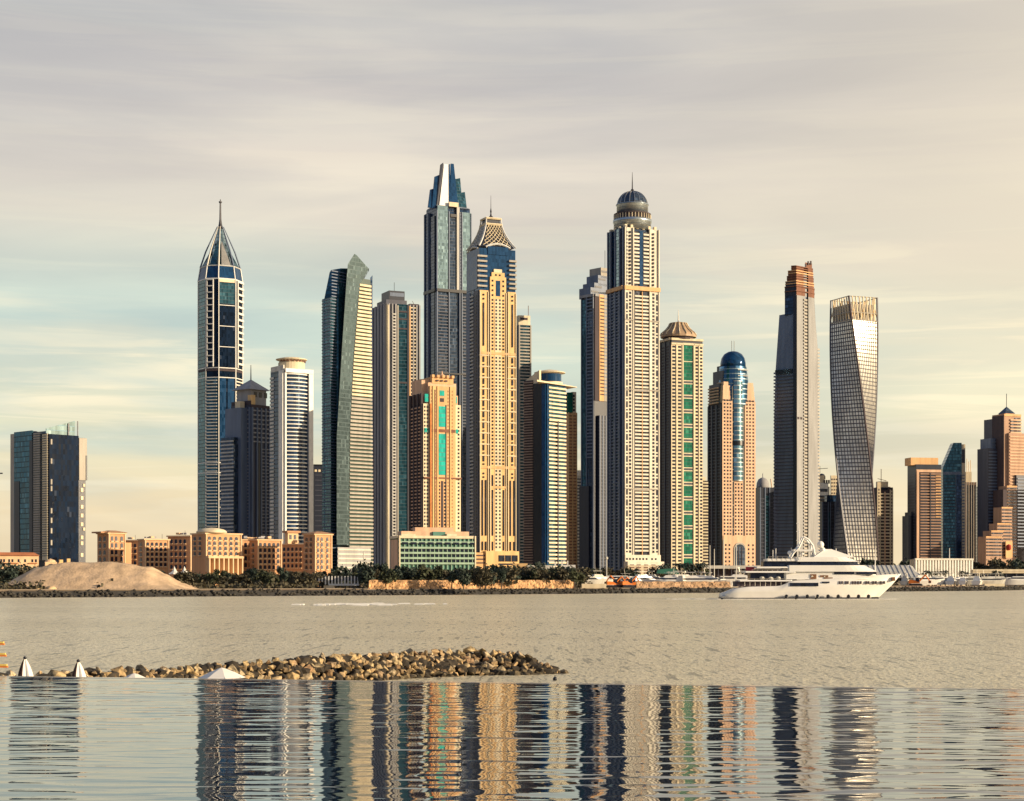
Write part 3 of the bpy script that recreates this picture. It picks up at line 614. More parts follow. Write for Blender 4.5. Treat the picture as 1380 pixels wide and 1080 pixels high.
# --- golden tower with a lattice crown
T = Tower('golden_tower', 'golden stone tower with punched windows, navy glass top and flared lattice crown', 628.5, 646, 695, 1600, 23)
f, l = T.front, T.left
T.body(M['navy_plain'], 334)
T.slab(f, 646, 657.6, 391, 790, 1.0, 'side_pier', M['gold']); T.slab(f, 684, 695, 391, 790, 1.0, 'side_pier', M['gold'])
T.slab(f, 659.8, 681.6, 372, 757, 1.2, 'centre_panel', M['gold']); T.slab(f, 662, 679.5, 366, 372, 1.2, 'panel_top', M['gold']); T.slab(f, 665, 676, 361.5, 366, 1.2, 'panel_top', M['gold2'])
T.slab(f, 667.5, 673.5, 377, 398, 1.3, 'tall_window', M['navy_plain'])
T.slab(f, 657.6, 659.8, 395, 752, 0.35, 'dark_recess', M['black']); T.slab(f, 681.6, 684, 395, 752, 0.35, 'dark_recess', M['black'])
T.many([(f, 646, 695, y, y + 3.4) for y in (474, 628)] + [(f, 659.8, 681.6, 655, 658)], 'stone_band', M['orange'], 1.7)
T.many(rows(f, 645.5, 658.5, 478, 628, 14.9, 1.5) + rows(f, 683.5, 695.5, 478, 628, 14.9, 1.5), 'cornice', M['gold2'], 1.8)
T.many(piers(f, [646.4, 657.2, 660.2, 681.4, 684.5, 694.8], 393, 757, 0.9), 'corner_trim', M['gold2'], 1.9)
T.slab(f, 666.2, 675, 402, 757, 1.45, 'pale_centre_strip', M['gold2'])
C4 = [663.2, 668.1, 673.0, 677.8]
wins = grid(f, [663.2, 677.8], 374, 400, 6.9, 1.9, 2.4) + grid(f, [667.8, 673], 366, 374, 7, 1.9, 2.2)
wins += grid(f, C4, 479, 627, 4.85, 2.0, 2.5) + grid(f, C4, 401, 472, 4.85, 2.0, 2.5) + grid(f, C4[1:3], 632, 740, 4.85, 2.0, 2.6)
for c in (651.0, 690.2):
    wins += [(f, c - 1, c + 1, y, y + 2.3) for y in (396, 401.5, 637, 642)]
    for k in range(10): y = 480.5 + 14.9 * k; wins += [(f, c - 1, c + 1, y, y + 7.4), (f, c - 1.1, c + 1.1, y + 10, y + 12)]
T.many(wins, 'window', M['dark'], 1.65)
T.many([(f, c - .8, c + .8, 408, 466) for c in (651, 690.2)] + [(f, c - .8, c + .8, 647, 722) for c in (649.5, 654.0, 687.4, 692.6)] + [(f, c - .9, c + .9, 640, 655) for c in (663, 678)] + [(f, c - .9, c + .9, 660, 722) for c in (663, 678)] + [(f, c - .8, c + .8, 730, 742) for c in (649.5, 654.0, 663, 678, 687.4, 692.6)], 'tall_slit_window', M['dark'], 1.7)
# curved corner balconies at the glass top
T.many(rows(f, 642.5, 655.5, 344, 391, 6.6, 2.4) + rows(f, 685.5, 695.6, 348, 391, 6.6, 2.4), 'corner_balcony', M['cream2'], 2.2)
T.slab(f, 657, 685, 331, 342, 0.7, 'glass_top', M['navy_plain'])
# side face, its shade put into slate and grey colours
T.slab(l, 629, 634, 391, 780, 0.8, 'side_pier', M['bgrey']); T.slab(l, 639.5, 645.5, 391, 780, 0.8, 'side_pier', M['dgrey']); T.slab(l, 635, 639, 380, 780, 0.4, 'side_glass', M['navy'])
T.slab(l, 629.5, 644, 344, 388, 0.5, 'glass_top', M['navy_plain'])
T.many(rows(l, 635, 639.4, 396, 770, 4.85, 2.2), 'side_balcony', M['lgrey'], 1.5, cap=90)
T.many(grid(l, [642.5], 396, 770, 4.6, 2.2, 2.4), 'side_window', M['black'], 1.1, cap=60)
# arches and flared crown frames
def arch(f_, a, b, y0, rise, m=M['white'], out=1.0):
    mb = MB(); pr = None
    for k in range(9):
        t = k / 8; p = f_.at(a + (b - a) * t); q = Vector((p.x, p.y, T.z(y0 - rise * 4 * t * (1 - t))))
        if pr: mb.bar(pr, q, 0.85)
        pr = q
    T.mesh(mb, 'crown_arch', m)
arch(f, 655, 688, 332, 5); arch(l, 630, 644, 334, 4, M['offwhite'])
cxx, cyy = T.w / 2, T.s / 2
def cr(y):
    t = (330 - y) / 40.0; k = 0.985 - 0.62 * (1 - (1 - min(1, t)) ** 1.9) * 0.93
    return k
def sq(y, e=0): return [(cxx + sx * (T.w / 2 * cr(y) + e), cyy + sy * (T.s / 2 * cr(y) + e), T.z(y)) for sx, sy in ((-1, -1), (1, -1), (1, 1), (-1, 1))]
ys = [331, 325, 318, 310, 302, 295, 290]
T.mesh(MB().loft([sq(y, -0.9) for y in ys]), 'crown_core', M['dnavy'])
for cidx in range(4):
    mb = MB(); p_ = [Vector(sq(y)[cidx]) for y in ys]
    for a, b in zip(p_, p_[1:]): mb.bar(a, b, 0.75)
    T.mesh(mb, 'crown_rib', M['white'] if cidx in (0, 1) else M['cream'])
for side, mm in (((0, 1), M['gold2']), ((3, 0), M['offwhite']), ((1, 2), M['gold2']), ((2, 3), M['offwhite'])):
    mb = MB(); I, J = side
    def gp_(t, y): A = Vector(sq(y)[I]); B = Vector(sq(y)[J]); return A + (B - A) * t
    K = 5; yy = [329 - 6.2 * k for k in range(6)]
    for a in range(5):
        for k in range(K):
            t0 = 0.1 + 0.8 * k / K; t1 = 0.1 + 0.8 * (k + 1) / K
            mb.bar(gp_(t0, yy[a]), gp_(t1, yy[a + 1]), 0.33); mb.bar(gp_(t1, yy[a]), gp_(t0, yy[a + 1]), 0.33)
    T.mesh(mb, 'crown_lattice', mm)
mb = MB()
for y in (298, 290): 
    q = [Vector(v) for v in sq(y, 0.2)]
    for k in range(4): mb.bar(q[k], q[(k + 1) % 4], 1.0)
T.mesh(mb, 'crown_ring', M['cream'])
T.mesh(MB().lathe(cxx, cyy, [(3.2, T.z(296)), (3.0, T.z(289)), (2.0, T.z(286)), (1.0, T.z(285)), (0.55, T.z(281)), (0.9, T.z(279)), (0.3, T.z(274)), (0.15, T.z(257))], 8), 'spire', M['dmetal'])
# podium
T.vol(M['gold'], T.pos(655, -6)[0], T.w + 1, -6, 4, 743, None, 'podium'); T.vol(M['orange'], T.pos(641, -4)[0], T.pos(656, -4)[0], -4, 5, 745, None, 'podium_wing')
pf = Face(T, (T.pos(655, -6)[0], -6), (T.w + 1, -6)); s0, s1 = pf.x0, pf.x1
T.many([(pf, s1 - 28 + 9 * k, s1 - 20 + 9 * k, 748.5, 757) for k in range(3)] + [(pf, s1 - 28, s1 - 2, 759.5, 761.5)], 'podium_opening', M['dark'], 0.3)
pf2 = Face(T, T.pos(641, -4), T.pos(656, -4)); T.many([(pf2, pf2.x0 + 1, pf2.x1 - 1, y, y + 1.8) for y in (748, 753, 758)], 'podium_opening', M['brown'], 0.3)

# --- green-grey tower behind
T = Tower('green_grey_tower', 'narrow green-grey tower half hidden behind the golden tower, thin mast on its corner', 694, 699, 715.5, 1760, 20)
T.body(M['dgrey'], 438); T.slab(T.front, 699.5, 713.5, 438, 785, 0.6, 'glass_strip', M['teal'])
T.many(rows(T.front, 699.5, 714.5, 441, 780, 4.3, 1.9), 'balcony', M['cream2'], 1.2)
T.many(piers(T.front, [699.5, 714.8], 438, 785, 1.5), 'pier', M['cream2'], 1.5)
T.vol(M['cream'], 0, T.w * .95, 0, T.s, 425, 438.5, 'roof_block'); T.slab(T.front, 701, 711, 428, 431, 0.3, 'roof_window_band', M['brown'])
T.mesh(MB().bar((T.w - 2, 2, T.z(426)), (T.w - 2, 2, T.z(411)), 0.3), 'mast', M['rust'])

# --- pink hotel tower with turquoise glazing
T = Tower('turquoise_strip_tower', 'orange-beige stepped tower with turquoise glass strips standing over a pink podium', 553, 570, 621, 1350, 24)
f, l = T.front, T.left
T.body(M['brown'], 544)
T.slab(f, 570, 578, 544, 716, 0.7, 'shoulder_wall', M['cream']); T.slab(f, 613, 621, 544, 716, 0.7, 'shoulder_wall', M['cream'])
T.many(grid(f, [575.6, 618], 546, 714, 5.1, 2.0, 2.4) + grid(f, [572], 546, 714, 5.1, 1.6, 2.4), 'window', M['dark'], 1.0)
x0 = T.pos(574, 2)[0]; x1 = T.pos(617, 2)[0]
T.vol(M['pink'], x0, x1, 1.2, T.s * .85, 531, 545, 'upper_block'); x2 = T.pos(577, 1)[0]; x3 = T.pos(615, 1)[0]
T.vol(M['pink'], x2, x3, 0.8, T.s * .8, 515, 532, 'upper_block'); T.vol(M['orange'], T.pos(582, 1)[0], T.pos(611, 1)[0], 0.5, T.s * .7, 507, 516, 'upper_block')
T.slab(f, 578, 613, 520, 716, 2.0, 'centre_wall', M['orange'], inn=6)
cap_t = []
for k, px in enumerate((583, 590, 597, 603, 610)): cap_t.append((f, px - 1.6, px + 1.6, 504.5, 508))
T.many(cap_t, 'crenel', M['orange'], 1.5, inn=2)
T.many([(f, 588, 591, 511, 513), (f, 594, 597, 511, 513), (f, 600, 603, 511, 513)], 'small_opening', M['brown'], 0.6)
T.slab(f, 589.8, 598.8, 547, 575, 2.2, 'turquoise_strip', M['aqua']); T.slab(f, 589.8, 598.8, 584, 640, 2.2, 'turquoise_strip', M['aqua']); T.slab(f, 591, 597.5, 525.5, 533, 2.2, 'turquoise_window', M['aqua'])
T.slab(f, 591.5, 597, 536, 541, 2.2, 'small_dark_window', M['brown'])
T.many([(f, 572, 577, 531, 542), (f, 611.5, 615.5, 533, 542)], 'turquoise_window', M['aqua'], 0.9); T.many([(f, a, a + 4, 577, 583) for a in (571, 576.5, 613.5)], 'turquoise_window', M['aqua'], 1.0)
T.many([(f, 578.5, 612.5, 578, 582), (f, 570, 621, 643, 645)], 'stone_band', M['rust'], 2.35)
T.many(piers(f, [582.0, 588.2, 605.5], 520, 716, 1.3), 'pier', M['gold'], 2.7); T.many([(f, 599, 600.4, 545, 716), (f, 584.2, 585.2, 525, 716)], 'dark_groove', M['dark'], 2.25); T.slab(f, 578, 579.6, 544, 716, 2.6, 'orange_pilaster', mat('deep_orange_stone', (0.62, 0.22, 0.06))); T.slab(f, 593.2, 596, 648, 716, 2.3, 'dark_recess', M['brown'])
T.many(grid(f, [580.2, 585.1, 602.6, 608.4], 524, 714, 4.7, 1.4, 2.5) , 'small_window', mat('amber_shade_panel', (0.36, 0.22, 0.10)), 2.15)
T.many(grid(f, [590.9, 598], 648, 714, 4.7, 1.6, 2.6), 'lower_window', M['dark'], 2.15)
T.many(piers(l, [554, 559, 564, 569], 530, 716, 1.5), 'pier', M['brown'], 1.2); T.vol(M['pink'], 1, T.w * .3, T.s * .2, T.s, 510, 545, 'rear_block')
T.many(rows(l, 554.5, 569, 548, 716, 4.7, 1.6), 'side_balcony', M['pink'], 0.8, cap=40)
T.mesh(MB().lathe(*T.pos(596, T.s * .3), [(3.2, T.z(507)), (2.6, T.z(503.5)), (0.6, T.z(501)), (0.2, T.z(497))], 12), 'roof_dome', M['pink'])
# --- green podium hotel below it
T = Tower('green_podium_building', 'low wide building with pale green balcony bands under the turquoise striped tower', 527, 537, 642, 1180, 14, cat='building')
f, l = T.front, T.left
T.body(mat('sea_green_wall', (0.10, 0.24, 0.19), streak=True), 722)
gw = mat('pale_green_band', (0.33, 0.47, 0.36), streak=True)
T.many([(f, 537, 642, y, y + 2.6) for y in (729.5, 737, 744, 751, 758)], 'balcony_band', gw, 1.6)
T.many([(f, 537, 642, 722, 725.5), (l, 527, 537, 722, 725.5)], 'parapet', M['cream'], 1.2)
T.many(piers(f, [537.8, 641.2] , 722, 785, 1.6), 'corner_pier', M['cream'], 1.9)
T.many([(f, 541 + 11.6 * k, 549 + 11.6 * k, 730.8, 733.4) for k in range(9)] , 'dark_window', M['dark'], 1.75)
T.many([(f, 541 + 11.6 * k, 549.5 + 11.6 * k, y, y + 3.2) for y in (740, 747, 754.3) for k in range(9)], 'window_group', M['dark'], 0.6)
T.many(piers(f, [539 + 5.8 * k for k in range(18)], 726, 785, 0.8), 'mullion_pier', gw, 1.0)
T.slab(l, 527.3, 536.5, 727, 785, 0.5, 'end_wall', M['pink'])
T.vol(M['pink'], T.pos(541, 8)[0], T.pos(634, 8)[0], 8, T.s * .9, 715.5, 723, 'roof_terrace')
T.vol(M['pink'], T.pos(560, 9)[0], T.pos(613, 9)[0], 9.5, T.s * .8, 710, 716, 'roof_terrace'); T.vol(MATS['sea_green_wall'], T.pos(583, 9)[0], T.pos(600, 9)[0], 6.5, 12, 716, 723, 'roof_pavilion')
T.vol(M['cream'], T.pos(603, 4)[0], T.pos(617, 4)[0], 4, 9, 719, 723, 'roof_box'); T.vol(M['cream'], T.pos(541, 4)[0], T.pos(560, 4)[0], 4, 9, 719.5, 723, 'roof_box')

# --- curved dark tower with disc roof
T = Tower('disc_roof_tower', 'dark blue tower with pale balcony bands, round glass attic and projecting disc roof', 706, 736, 763, 1450, 50)
f, l = T.front, T.left
pts = [(0, 0), (T.w, 0), (T.w, T.s), (3, T.s), (1.2, T.s * .9), (0, T.s * .75)]
T.body(M['navy'], 517, poly=[(0, 0), (T.w, 0), (T.w, T.s), (0, T.s)])
T.slab(l, 706.5, 719, 511, 785, 0.5, 'finned_wall', M['brown']); T.many(rows(l, 706.5, 719, 513, 780, 3.6, 1.5), 'fin', mat('pale_brown_fin', (0.30, 0.23, 0.19)), 1.7)
T.slab(l, 719.5, 731, 516, 785, 0.9, 'dark_glass_bay', M['black']); T.slab(l, 731.2, 736, 517, 785, 1.2, 'blue_glass_bay', M['navy_plain']); T.slab(f, 736, 738, 517, 785, 1.0, 'blue_glass_bay', M['navy_plain'])
T.slab(f, 738, 761, 519, 785, 0.3, 'glass_wall', M['teal'])
T.many(rows(f, 738, 761.5, 521, 768, 5.4, 2.3), 'balcony', M['cream'], 1.7); T.slab(f, 749.2, 750.6, 566, 768, 2.0, 'centre_mullion', M['dnavy']); T.slab(f, 738, 761, 564, 567, 2.0, 'centre_band', M['gold2'])
cx, cy = T.pos(741, 16)
T.mesh(MB().lathe(cx, cy, [(16 * T.mp, T.z(520)), (16 * T.mp, T.z(499))], 32), 'glass_attic', M['navy_plain'])
T.mesh(MB().lathe(cx, cy, [(17.5 * T.mp, T.z(513)), (17.5 * T.mp, T.z(510.5))], 32), 'attic_band', M['gold2'])
T.mesh(MB().lathe(cx, cy, [(15 * T.mp, T.z(499.5)), (21.5 * T.mp, T.z(498)), (21.5 * T.mp, T.z(497)), (12 * T.mp, T.z(494.5)), (2, T.z(493))], 32), 'disc_roof', M['gold2'])
# swept side parapet on the left, rising to the attic
mb = MB(); A = l.at(706.5); B = l.at(727)
mb.loft([[(A.x - .3, A.y, T.z(517)), (B.x - .3, B.y, T.z(517)), (B.x + 2, B.y, T.z(517)), (A.x + 2, A.y, T.z(517))], [(A.x - .3, A.y - 1, T.z(511)), (B.x - .3, B.y, T.z(498)), (B.x + 2, B.y, T.z(498)), (A.x + 2, A.y - 1, T.z(511))]]); T.mesh(mb, 'swept_parapet', M['gold2'])
A = T.pos(723, 2); 
def cp(px, dep, y): return (*T.pos(px, dep), T.z(y))
T.mesh(MB().loft([[cp(724, -4, 517), cp(778, -2, 517.6), cp(766, 14, 517), cp(727, 16, 517)], [cp(724, -4, 514.6), cp(779, -2, 516.8), cp(766, 14, 514.6), cp(727, 16, 514.6)]]), 'projecting_canopy', M['gold2'])

# --- thin orange tower behind it
T = Tower('thin_orange_tower', 'thin orange stone tower showing behind the disc-roofed tower', 762, 765.5, 777.5, 1720, 22)
T.body(M['orange'], 556); T.many(rows(T.front, 766, 777, 560, 780, 4.2, 1.2), 'floor_line', M['rust'], 0.5, cap=60)
T.many(piers(T.front, [766, 771.5, 777], 556, 785, 1.1), 'pier', M['gold'], 1.0)
T.vol(M['green'], 0, T.w * .55, 0, T.s, 529, 557, 'upper_glass'); T.vol(M['cream'], T.w * .5, T.w * .95, 0.4, T.s, 528, 557, 'upper_wall')
T.many(grid(T.front, [773.5], 531, 555, 5, 2, 3), 'window', M['dark'], 0.2)
T = Tower('pale_sliver_tower', 'sliver of a pale tower between the thin orange tower and the dark stepped tower', 777, 778, 784, 1850, 14)
T.body(M['offwhite'], 641); T.vol(M['white'], T.w * .1, T.w * .8, 0, T.s, 634, 642, 'roof_block'); T.many(rows(T.front, 778, 784, 645, 780, 4.3, 1.8), 'window_band', M['dgrey'], 0.2)

# --- dark stepped tower left of the domed one
T = Tower('stepped_dark_tower', 'dark stepped-top tower with an orange upper side, left of the domed tower', 784, 801, 819, 1700, 44)
f, l = T.front, T.left
T.body(M['dnavy'], 398); T.slab(l, 785, 790.5, 402, 785, 0.7, 'glass_strip', M['teal']); T.slab(l, 792.5, 799, 420, 785, 0.7, 'glass_strip', M['steel'])
T.many(rows(l, 792, 799.5, 402, 620, 4.6, 1.6), 'balcony', M['bgrey'], 1.3); T.many(piers(l, [784.5, 791.5, 800.2], 398, 785, 1.0), 'pier', M['bgrey'], 1.4)
T.slab(f, 801, 806.5, 398, 540, 0.7, 'brown_wall', M['brown']); T.slab(f, 807, 813, 396, 540, 1.0, 'orange_wall', M['orange']); T.slab(f, 813.5, 818, 396, 540, 0.8, 'cream_wall', M['cream2'])
T.many(rows(f, 808, 813, 400, 535, 4.8, 1.7), 'window_band', M['brown'], 1.2); T.many(rows(f, 814, 818, 400, 535, 4.8, 1.7), 'window_band', M['bgrey'], 1.0)
T.many([(l, 783.2, 801, 396, 399.5), (f, 801, 806, 396, 399.5)], 'cornice', M['grey'], 1.6)
for a, t in ((796, 386), (801, 379), (806, 368), (810, 357)):
    A = T.pos(a, 6)[0]; T.vol(M['bgrey'] if t != 357 else M['cream2'], A, A + 24, 6, 22, t, t + 14, 'roof_step')
    ff = Face(T, (A, 6), (A + 24, 6)); T.slab(ff, ff.x0 + 1, ff.x0 + 10, t + 4, t + 6.5, 0.3, 'step_band', M['dnavy'])
q = T.pos(815.5, 12); T.mesh(MB().bar((*q, T.z(360)), (*q, T.z(331)), 0.3), 'mast', M['dmetal'])
T.vol(M['dnavy'], -2.5, 3, T.s * .3, T.s + 1, 655, None, 'lower_bay'); T.vol(M['dnavy'], 3, T.w, -3, 1, 560, None, 'lower_bay')
lf = Face(T, (3, -3), (T.w, -3)); T.many(piers(lf, [lf.x0 + 1, lf.x0 + 5, lf.x0 + 9, lf.x0 + 13], 560, 785, 1.1), 'pier', M['bgrey'], 0.8)
T.many(rows(lf, lf.x0, lf.x1, 566, 780, 4.7, 1.2), 'balcony', M['dgrey'], 0.5)
# --- domed tower (second tallest)
T = Tower('domed_tower', 'very tall cream and navy tower topped by a ribbed dome and needle spire', 819, 841, 888.5, 1640, 29)
f, l = T.front, T.left
T.body(M['navy'], 386)
i = 1.0; T.vol(M['navy'], i, T.w - i * 1.4, i, T.s - i, 306, 387, 'upper_shaft')
def cream_facade(top, bot, y0):
    T.slab(f, 841.5, 853, top, bot, 1.0 if y0 else 0.2, 'stone_wall', M['silver']); T.slab(f, 874.5, 887.6, top, bot, 1.0 if y0 else 0.2, 'stone_wall', M['silver'])
cream_facade(306, 386, 0); cream_facade(390, 748, 1)
T.slab(f, 841, 843.5, 304, 386, 1.4, 'dark_recess', M['dnavy'])
T.slab(f, 853.4, 874.2, 310, 750, 0.1, 'dark_bay', M['dark'])
T.many(rows(f, 853.6, 860.8, 313, 384, 4.9, 2.4) + rows(f, 866.5, 873.8, 313, 384, 4.9, 2.4) + rows(f, 855, 873.2, 397, 746, 4.9, 2.3), 'balcony', M['silver'], 1.5)
T.slab(f, 861.2, 866, 310, 385, 0.8, 'blue_strip', M['navy_plain']); T.slab(f, 864.3, 865.1, 392, 748, 1.7, 'centre_mullion', M['orange'])
T.many([(f, 840.5, 889, 385, 390.5), (l, 819, 841, 385, 390)], 'cornice', M['orange'], 2.4)
T.many([(f, 853.5, 874, y, y + 3) for y in (524, 658)] + [(f, 841, 853, y, y + 1.4) for y in (430, 524, 658)] + [(f, 874.5, 888, y, y + 1.4) for y in (430, 524, 658)], 'stone_band', M['cream2'], 1.9)
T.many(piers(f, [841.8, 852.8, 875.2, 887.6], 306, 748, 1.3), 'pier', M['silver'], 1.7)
T.many(grid(f, [848.6, 880.2], 310, 384, 4.9, 1.9, 2.8) + grid(f, [844.2], 310, 384, 4.9, 1.2, 2.0), 'upper_window', M['dark'], 1.3)
T.many(grid(f, [848.6], 392, 746, 4.9, 2.7, 3.1), 'window', M['dark'], 1.3)
T.many(grid(f, [880.2], 392, 746, 4.9, 2.7, 3.1), 'small_window', M['dark'], 1.3)
sl_ = []
for c in (844.0, 885.2):
    for k in range(24): y = 394 + 14.7 * k; sl_ += [(f, c - 1.25, c + 1.25, y, y + 8.2), (f, c - 1.25, c + 1.25, y + 10.4, y + 12.4)]
T.many(sl_, 'slot_window', M['dark'], 1.3)
# left side, its shade put into the slate of piers and balconies
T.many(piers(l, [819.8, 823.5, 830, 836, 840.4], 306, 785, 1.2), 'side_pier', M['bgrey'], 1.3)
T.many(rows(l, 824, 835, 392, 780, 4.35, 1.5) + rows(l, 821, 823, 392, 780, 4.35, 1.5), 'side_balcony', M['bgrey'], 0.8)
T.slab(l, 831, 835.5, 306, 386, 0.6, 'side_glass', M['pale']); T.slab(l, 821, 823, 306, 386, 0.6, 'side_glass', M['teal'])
T.many([(f, a, a + 3, 302, 307) for a in (842, 850, 858, 866, 874, 882)] + [(l, a, a + 2.5, 303, 307) for a in (821, 827, 833)], 'parapet_block', M['cream'], 0.2, inn=3)
cx, cy = T.w / 2, T.s / 2; cx += T.mp * (852.3 - T.px(cx, cy)) / math.cos(T.th); mp = T.mp
silver = glass('silver_blue_cladding', (0.45, 0.50, 0.52), rough=0.3, metal=0.85, line=(0.2, 0.24, 0.28), var=0.2, gx=3, gz=3.2, blinds=0, tilt=0.02)
T.mesh(MB().lathe(cx, cy, [(25.5 * mp, T.z(306)), (25.5 * mp, T.z(296)), (26.5 * mp, T.z(295)), (26.5 * mp, T.z(291))], 36), 'lower_drum', silver, True)
T.mesh(MB().lathe(cx, cy, [(24 * mp, T.z(291)), (24 * mp, T.z(285)), (25.5 * mp, T.z(284.4)), (25.5 * mp, T.z(283))], 36), 'arcade_drum', M['brown'])
mb = MB()
for k in range(36):
    a = 2 * math.pi * k / 36; mb.bar((cx + 25 * mp * math.cos(a), cy + 25 * mp * math.sin(a), T.z(291)), (cx + 25 * mp * math.cos(a), cy + 25 * mp * math.sin(a), T.z(284.5)), 0.5)
T.mesh(mb, 'colonnade', M['cream'])
T.mesh(MB().lathe(cx, cy, [(21.5 * mp, T.z(284)), (21.5 * mp, T.z(272)), (22.5 * mp, T.z(271)), (22.5 * mp, T.z(269.6))], 36), 'upper_drum', silver, True)
dr = [(20.3 * mp * math.cos(t), T.z(271) + 19.5 * T.d / F * math.sin(t) ** 0.92) for t in [k * 1.5 / 9 for k in range(10)]]
T.mesh(MB().lathe(cx, cy, dr, 36), 'dome', M['steel'], True)
for k in range(18):
    a = 2 * math.pi * (k + .5) / 18; mb = MB(); pr = None
    for r_, z_ in dr:
        q = Vector((cx + (r_ + .25) * math.cos(a), cy + (r_ + .25) * math.sin(a), z_))
        if pr: mb.bar(pr, q, 0.42)
        pr = q
    T.mesh(mb, 'dome_rib', M['metal'])
T.mesh(MB().lathe(cx, cy, [(1.9, T.z(253)), (1.5, T.z(249)), (0.6, T.z(248)), (0.45, T.z(238)), (0.15, T.z(225))], 8), 'spire', M['dmetal'])
T.vol(M['silver'], T.pos(846, -8)[0], T.w + 1, -8, 2, 757, None, 'podium'); T.vol(M['silver'], 0, T.w + .5, -2.5, 1, 748, None, 'base')
bf = Face(T, (0, -2.5), (T.w + .5, -2.5)); T.many(grid(bf, [845, 849, 853.5, 858, 862.5, 867, 871.5, 879, 884], 751, 761, 5, 2.3, 2.6), 'base_window', M['dark'], 0.2)
pf = Face(T, (T.pos(846, -8)[0], -8), (T.w + 1, -8)); T.many([(pf, a, a + 5.5, y, y + 1.6) for a in (849, 858, 868, 878) for y in (761, 765.5, 769.5)], 'podium_opening', M['brown'], 0.2)

# --- cream and green tower with pavilion crown
T = Tower('green_strip_tower', 'cream tower with a green glass strip down its front and a fluted pavilion roof', 889.5, 904, 946.5, 1700, 26)
f, l = T.front, T.left
T.body(M['green'], 456)
T.slab(f, 920.5, 933.2, 464, 785, 0.8, 'green_strip', M['green'])
T.slab(f, 904, 920.4, 463, 785, 1.2, 'stone_wall', M['gold2']); T.slab(f, 933.2, 946.8, 463, 785, 1.2, 'stone_wall', M['gold2'])
T.many(piers(f, [911, 919.4, 934.6, 941.6], 463, 785, 1.5), 'pier', M['cream'], 1.9)
T.many(grid(f, [907.4, 915.2], 465, 768, 4.8, 4.2, 2.6)[:100], 'window', M['dark'], 1.35)
T.many(grid(f, [907.4, 915.2], 465, 768, 4.8, 4.2, 2.6)[100:] + grid(f, [938.4, 944.4], 465, 768, 4.8, 3.3, 2.6), 'green_window', M['dark'], 1.35)
T.many([(f, 920, 933.5, 512 + 19.6 * k + e, 513.2 + 19.6 * k + e) for k in range(13) for e in (0, 4)] + [(f, 920, 933.5, 461.5, 464), (f, 920, 933.5, 486, 487)], 'strip_band', M['cream'], 1.1)
T.many([(f, 920.5, 933.2, 513.4 + 19.6 * k, 515.8 + 19.6 * k) for k in range(13)], 'strip_dark_band', M['dnavy'], 1.0)
T.many([(f, 904, 947, 455.5, 458.5), (f, 904, 947, 462, 464.5), (l, 890, 904, 455.5, 458.5)], 'cornice', M['gold2'], 1.9)
T.slab(f, 904.5, 946.5, 458, 462, 1.0, 'dark_attic', M['dnavy'])
T.slab(l, 890, 903.5, 459, 785, 0.4, 'side_wall', M['dnavy']); T.many(rows(l, 891, 903, 466, 770, 4.05, 1.3), 'side_balcony', M['brown'], 0.8)  # left side's shade put into navy and brown colours
T.many(piers(l, [890.6, 897, 903.2], 458, 785, 1.0), 'side_pier', M['dgrey'], 1.0)
cx, cy = T.w / 2, T.s / 2; cx += T.mp * (914.3 - T.px(cx, cy)) / math.cos(T.th); mp = T.mp
T.mesh(MB().lathe(cx, cy, [(21 * mp, T.z(456)), (21 * mp, T.z(451))], 16), 'pavilion_base', M['brown'])
T.mesh(MB().lathe(cx, cy, [(24.5 * mp, T.z(452.5)), (24.5 * mp, T.z(450)), (23 * mp, T.z(447)), (17 * mp, T.z(442)), (13 * mp, T.z(437)), (11.5 * mp, T.z(434)), (12 * mp, T.z(432.6)), (2, T.z(431))], 16), 'fluted_roof', mat('copper_beige_roof', (0.42, 0.29, 0.18), rough=0.6, streak=True))
for k in range(16):
    a = 2 * math.pi * k / 16; mb = MB(); pr = None
    for r_, y_ in ((24.9, 449.5), (23.4, 446.6), (17.4, 441.6), (13.4, 436.6), (12, 433)):
        q = Vector((cx + r_ * mp * math.cos(a), cy + r_ * mp * math.sin(a), T.z(y_)))
        if pr: mb.bar(pr, q, 0.55)
        pr = q
    T.mesh(mb, 'roof_rib', M['gold2'])
T.mesh(MB().lathe(cx, cy, [(1.4, T.z(433)), (0.6, T.z(429)), (0.2, T.z(414))], 8), 'spire', M['metal'])
T = Tower('low_balcony_tower', 'lower beige balcony tower showing just right of the green-striped tower', 944, 946, 954, 1760, 16)
T.body(M['brown'], 648); T.many(rows(T.front, 946, 954, 650, 775, 4.2, 1.9), 'balcony', M['cream'], 1.0); T.vol(M['cream'], 0, T.w * .6, 0, T.s, 643, 649, 'roof_block')

# --- pink tower with a blue glass dome
T = Tower('blue_dome_tower', 'pink stone tower with a dark blue glass dome, twin masts and an arched gateway', 954, 973, 1018, 1760, 30)
f, l = T.front, T.left; mp = T.mp
T.body(M['brown'], 543)
T.slab(f, 973, 986.5, 540, 785, 0.8, 'stone_wall', M['pink']); T.slab(f, 1003.5, 1018, 540, 785, 0.8, 'stone_wall', M['pink'])
for k, (a, b, t) in enumerate([(974, 986.5, 533), (974.5, 986.5, 526), (975, 985, 519), (976, 982, 514), (1003.5, 1017.5, 533), (1004, 1017, 526), (1005, 1016.5, 519), (1007, 1016, 514)]):
    x0, x1 = T.pos(a, 1)[0], T.pos(b, 1)[0]; T.vol(M['pink'], x0, x1, 1 + .3 * (k % 4), 16, t, t + 12, 'stepped_shoulder')
for k, (a, t) in enumerate([(1, 516), (5, 498), (9, 490)]):
    T.vol(M['dgrey'], a, a + 12, T.s * .25 + k, T.s - k, t, 545, 'side_shoulder')  # grey instead of pink puts shade into the left shoulders
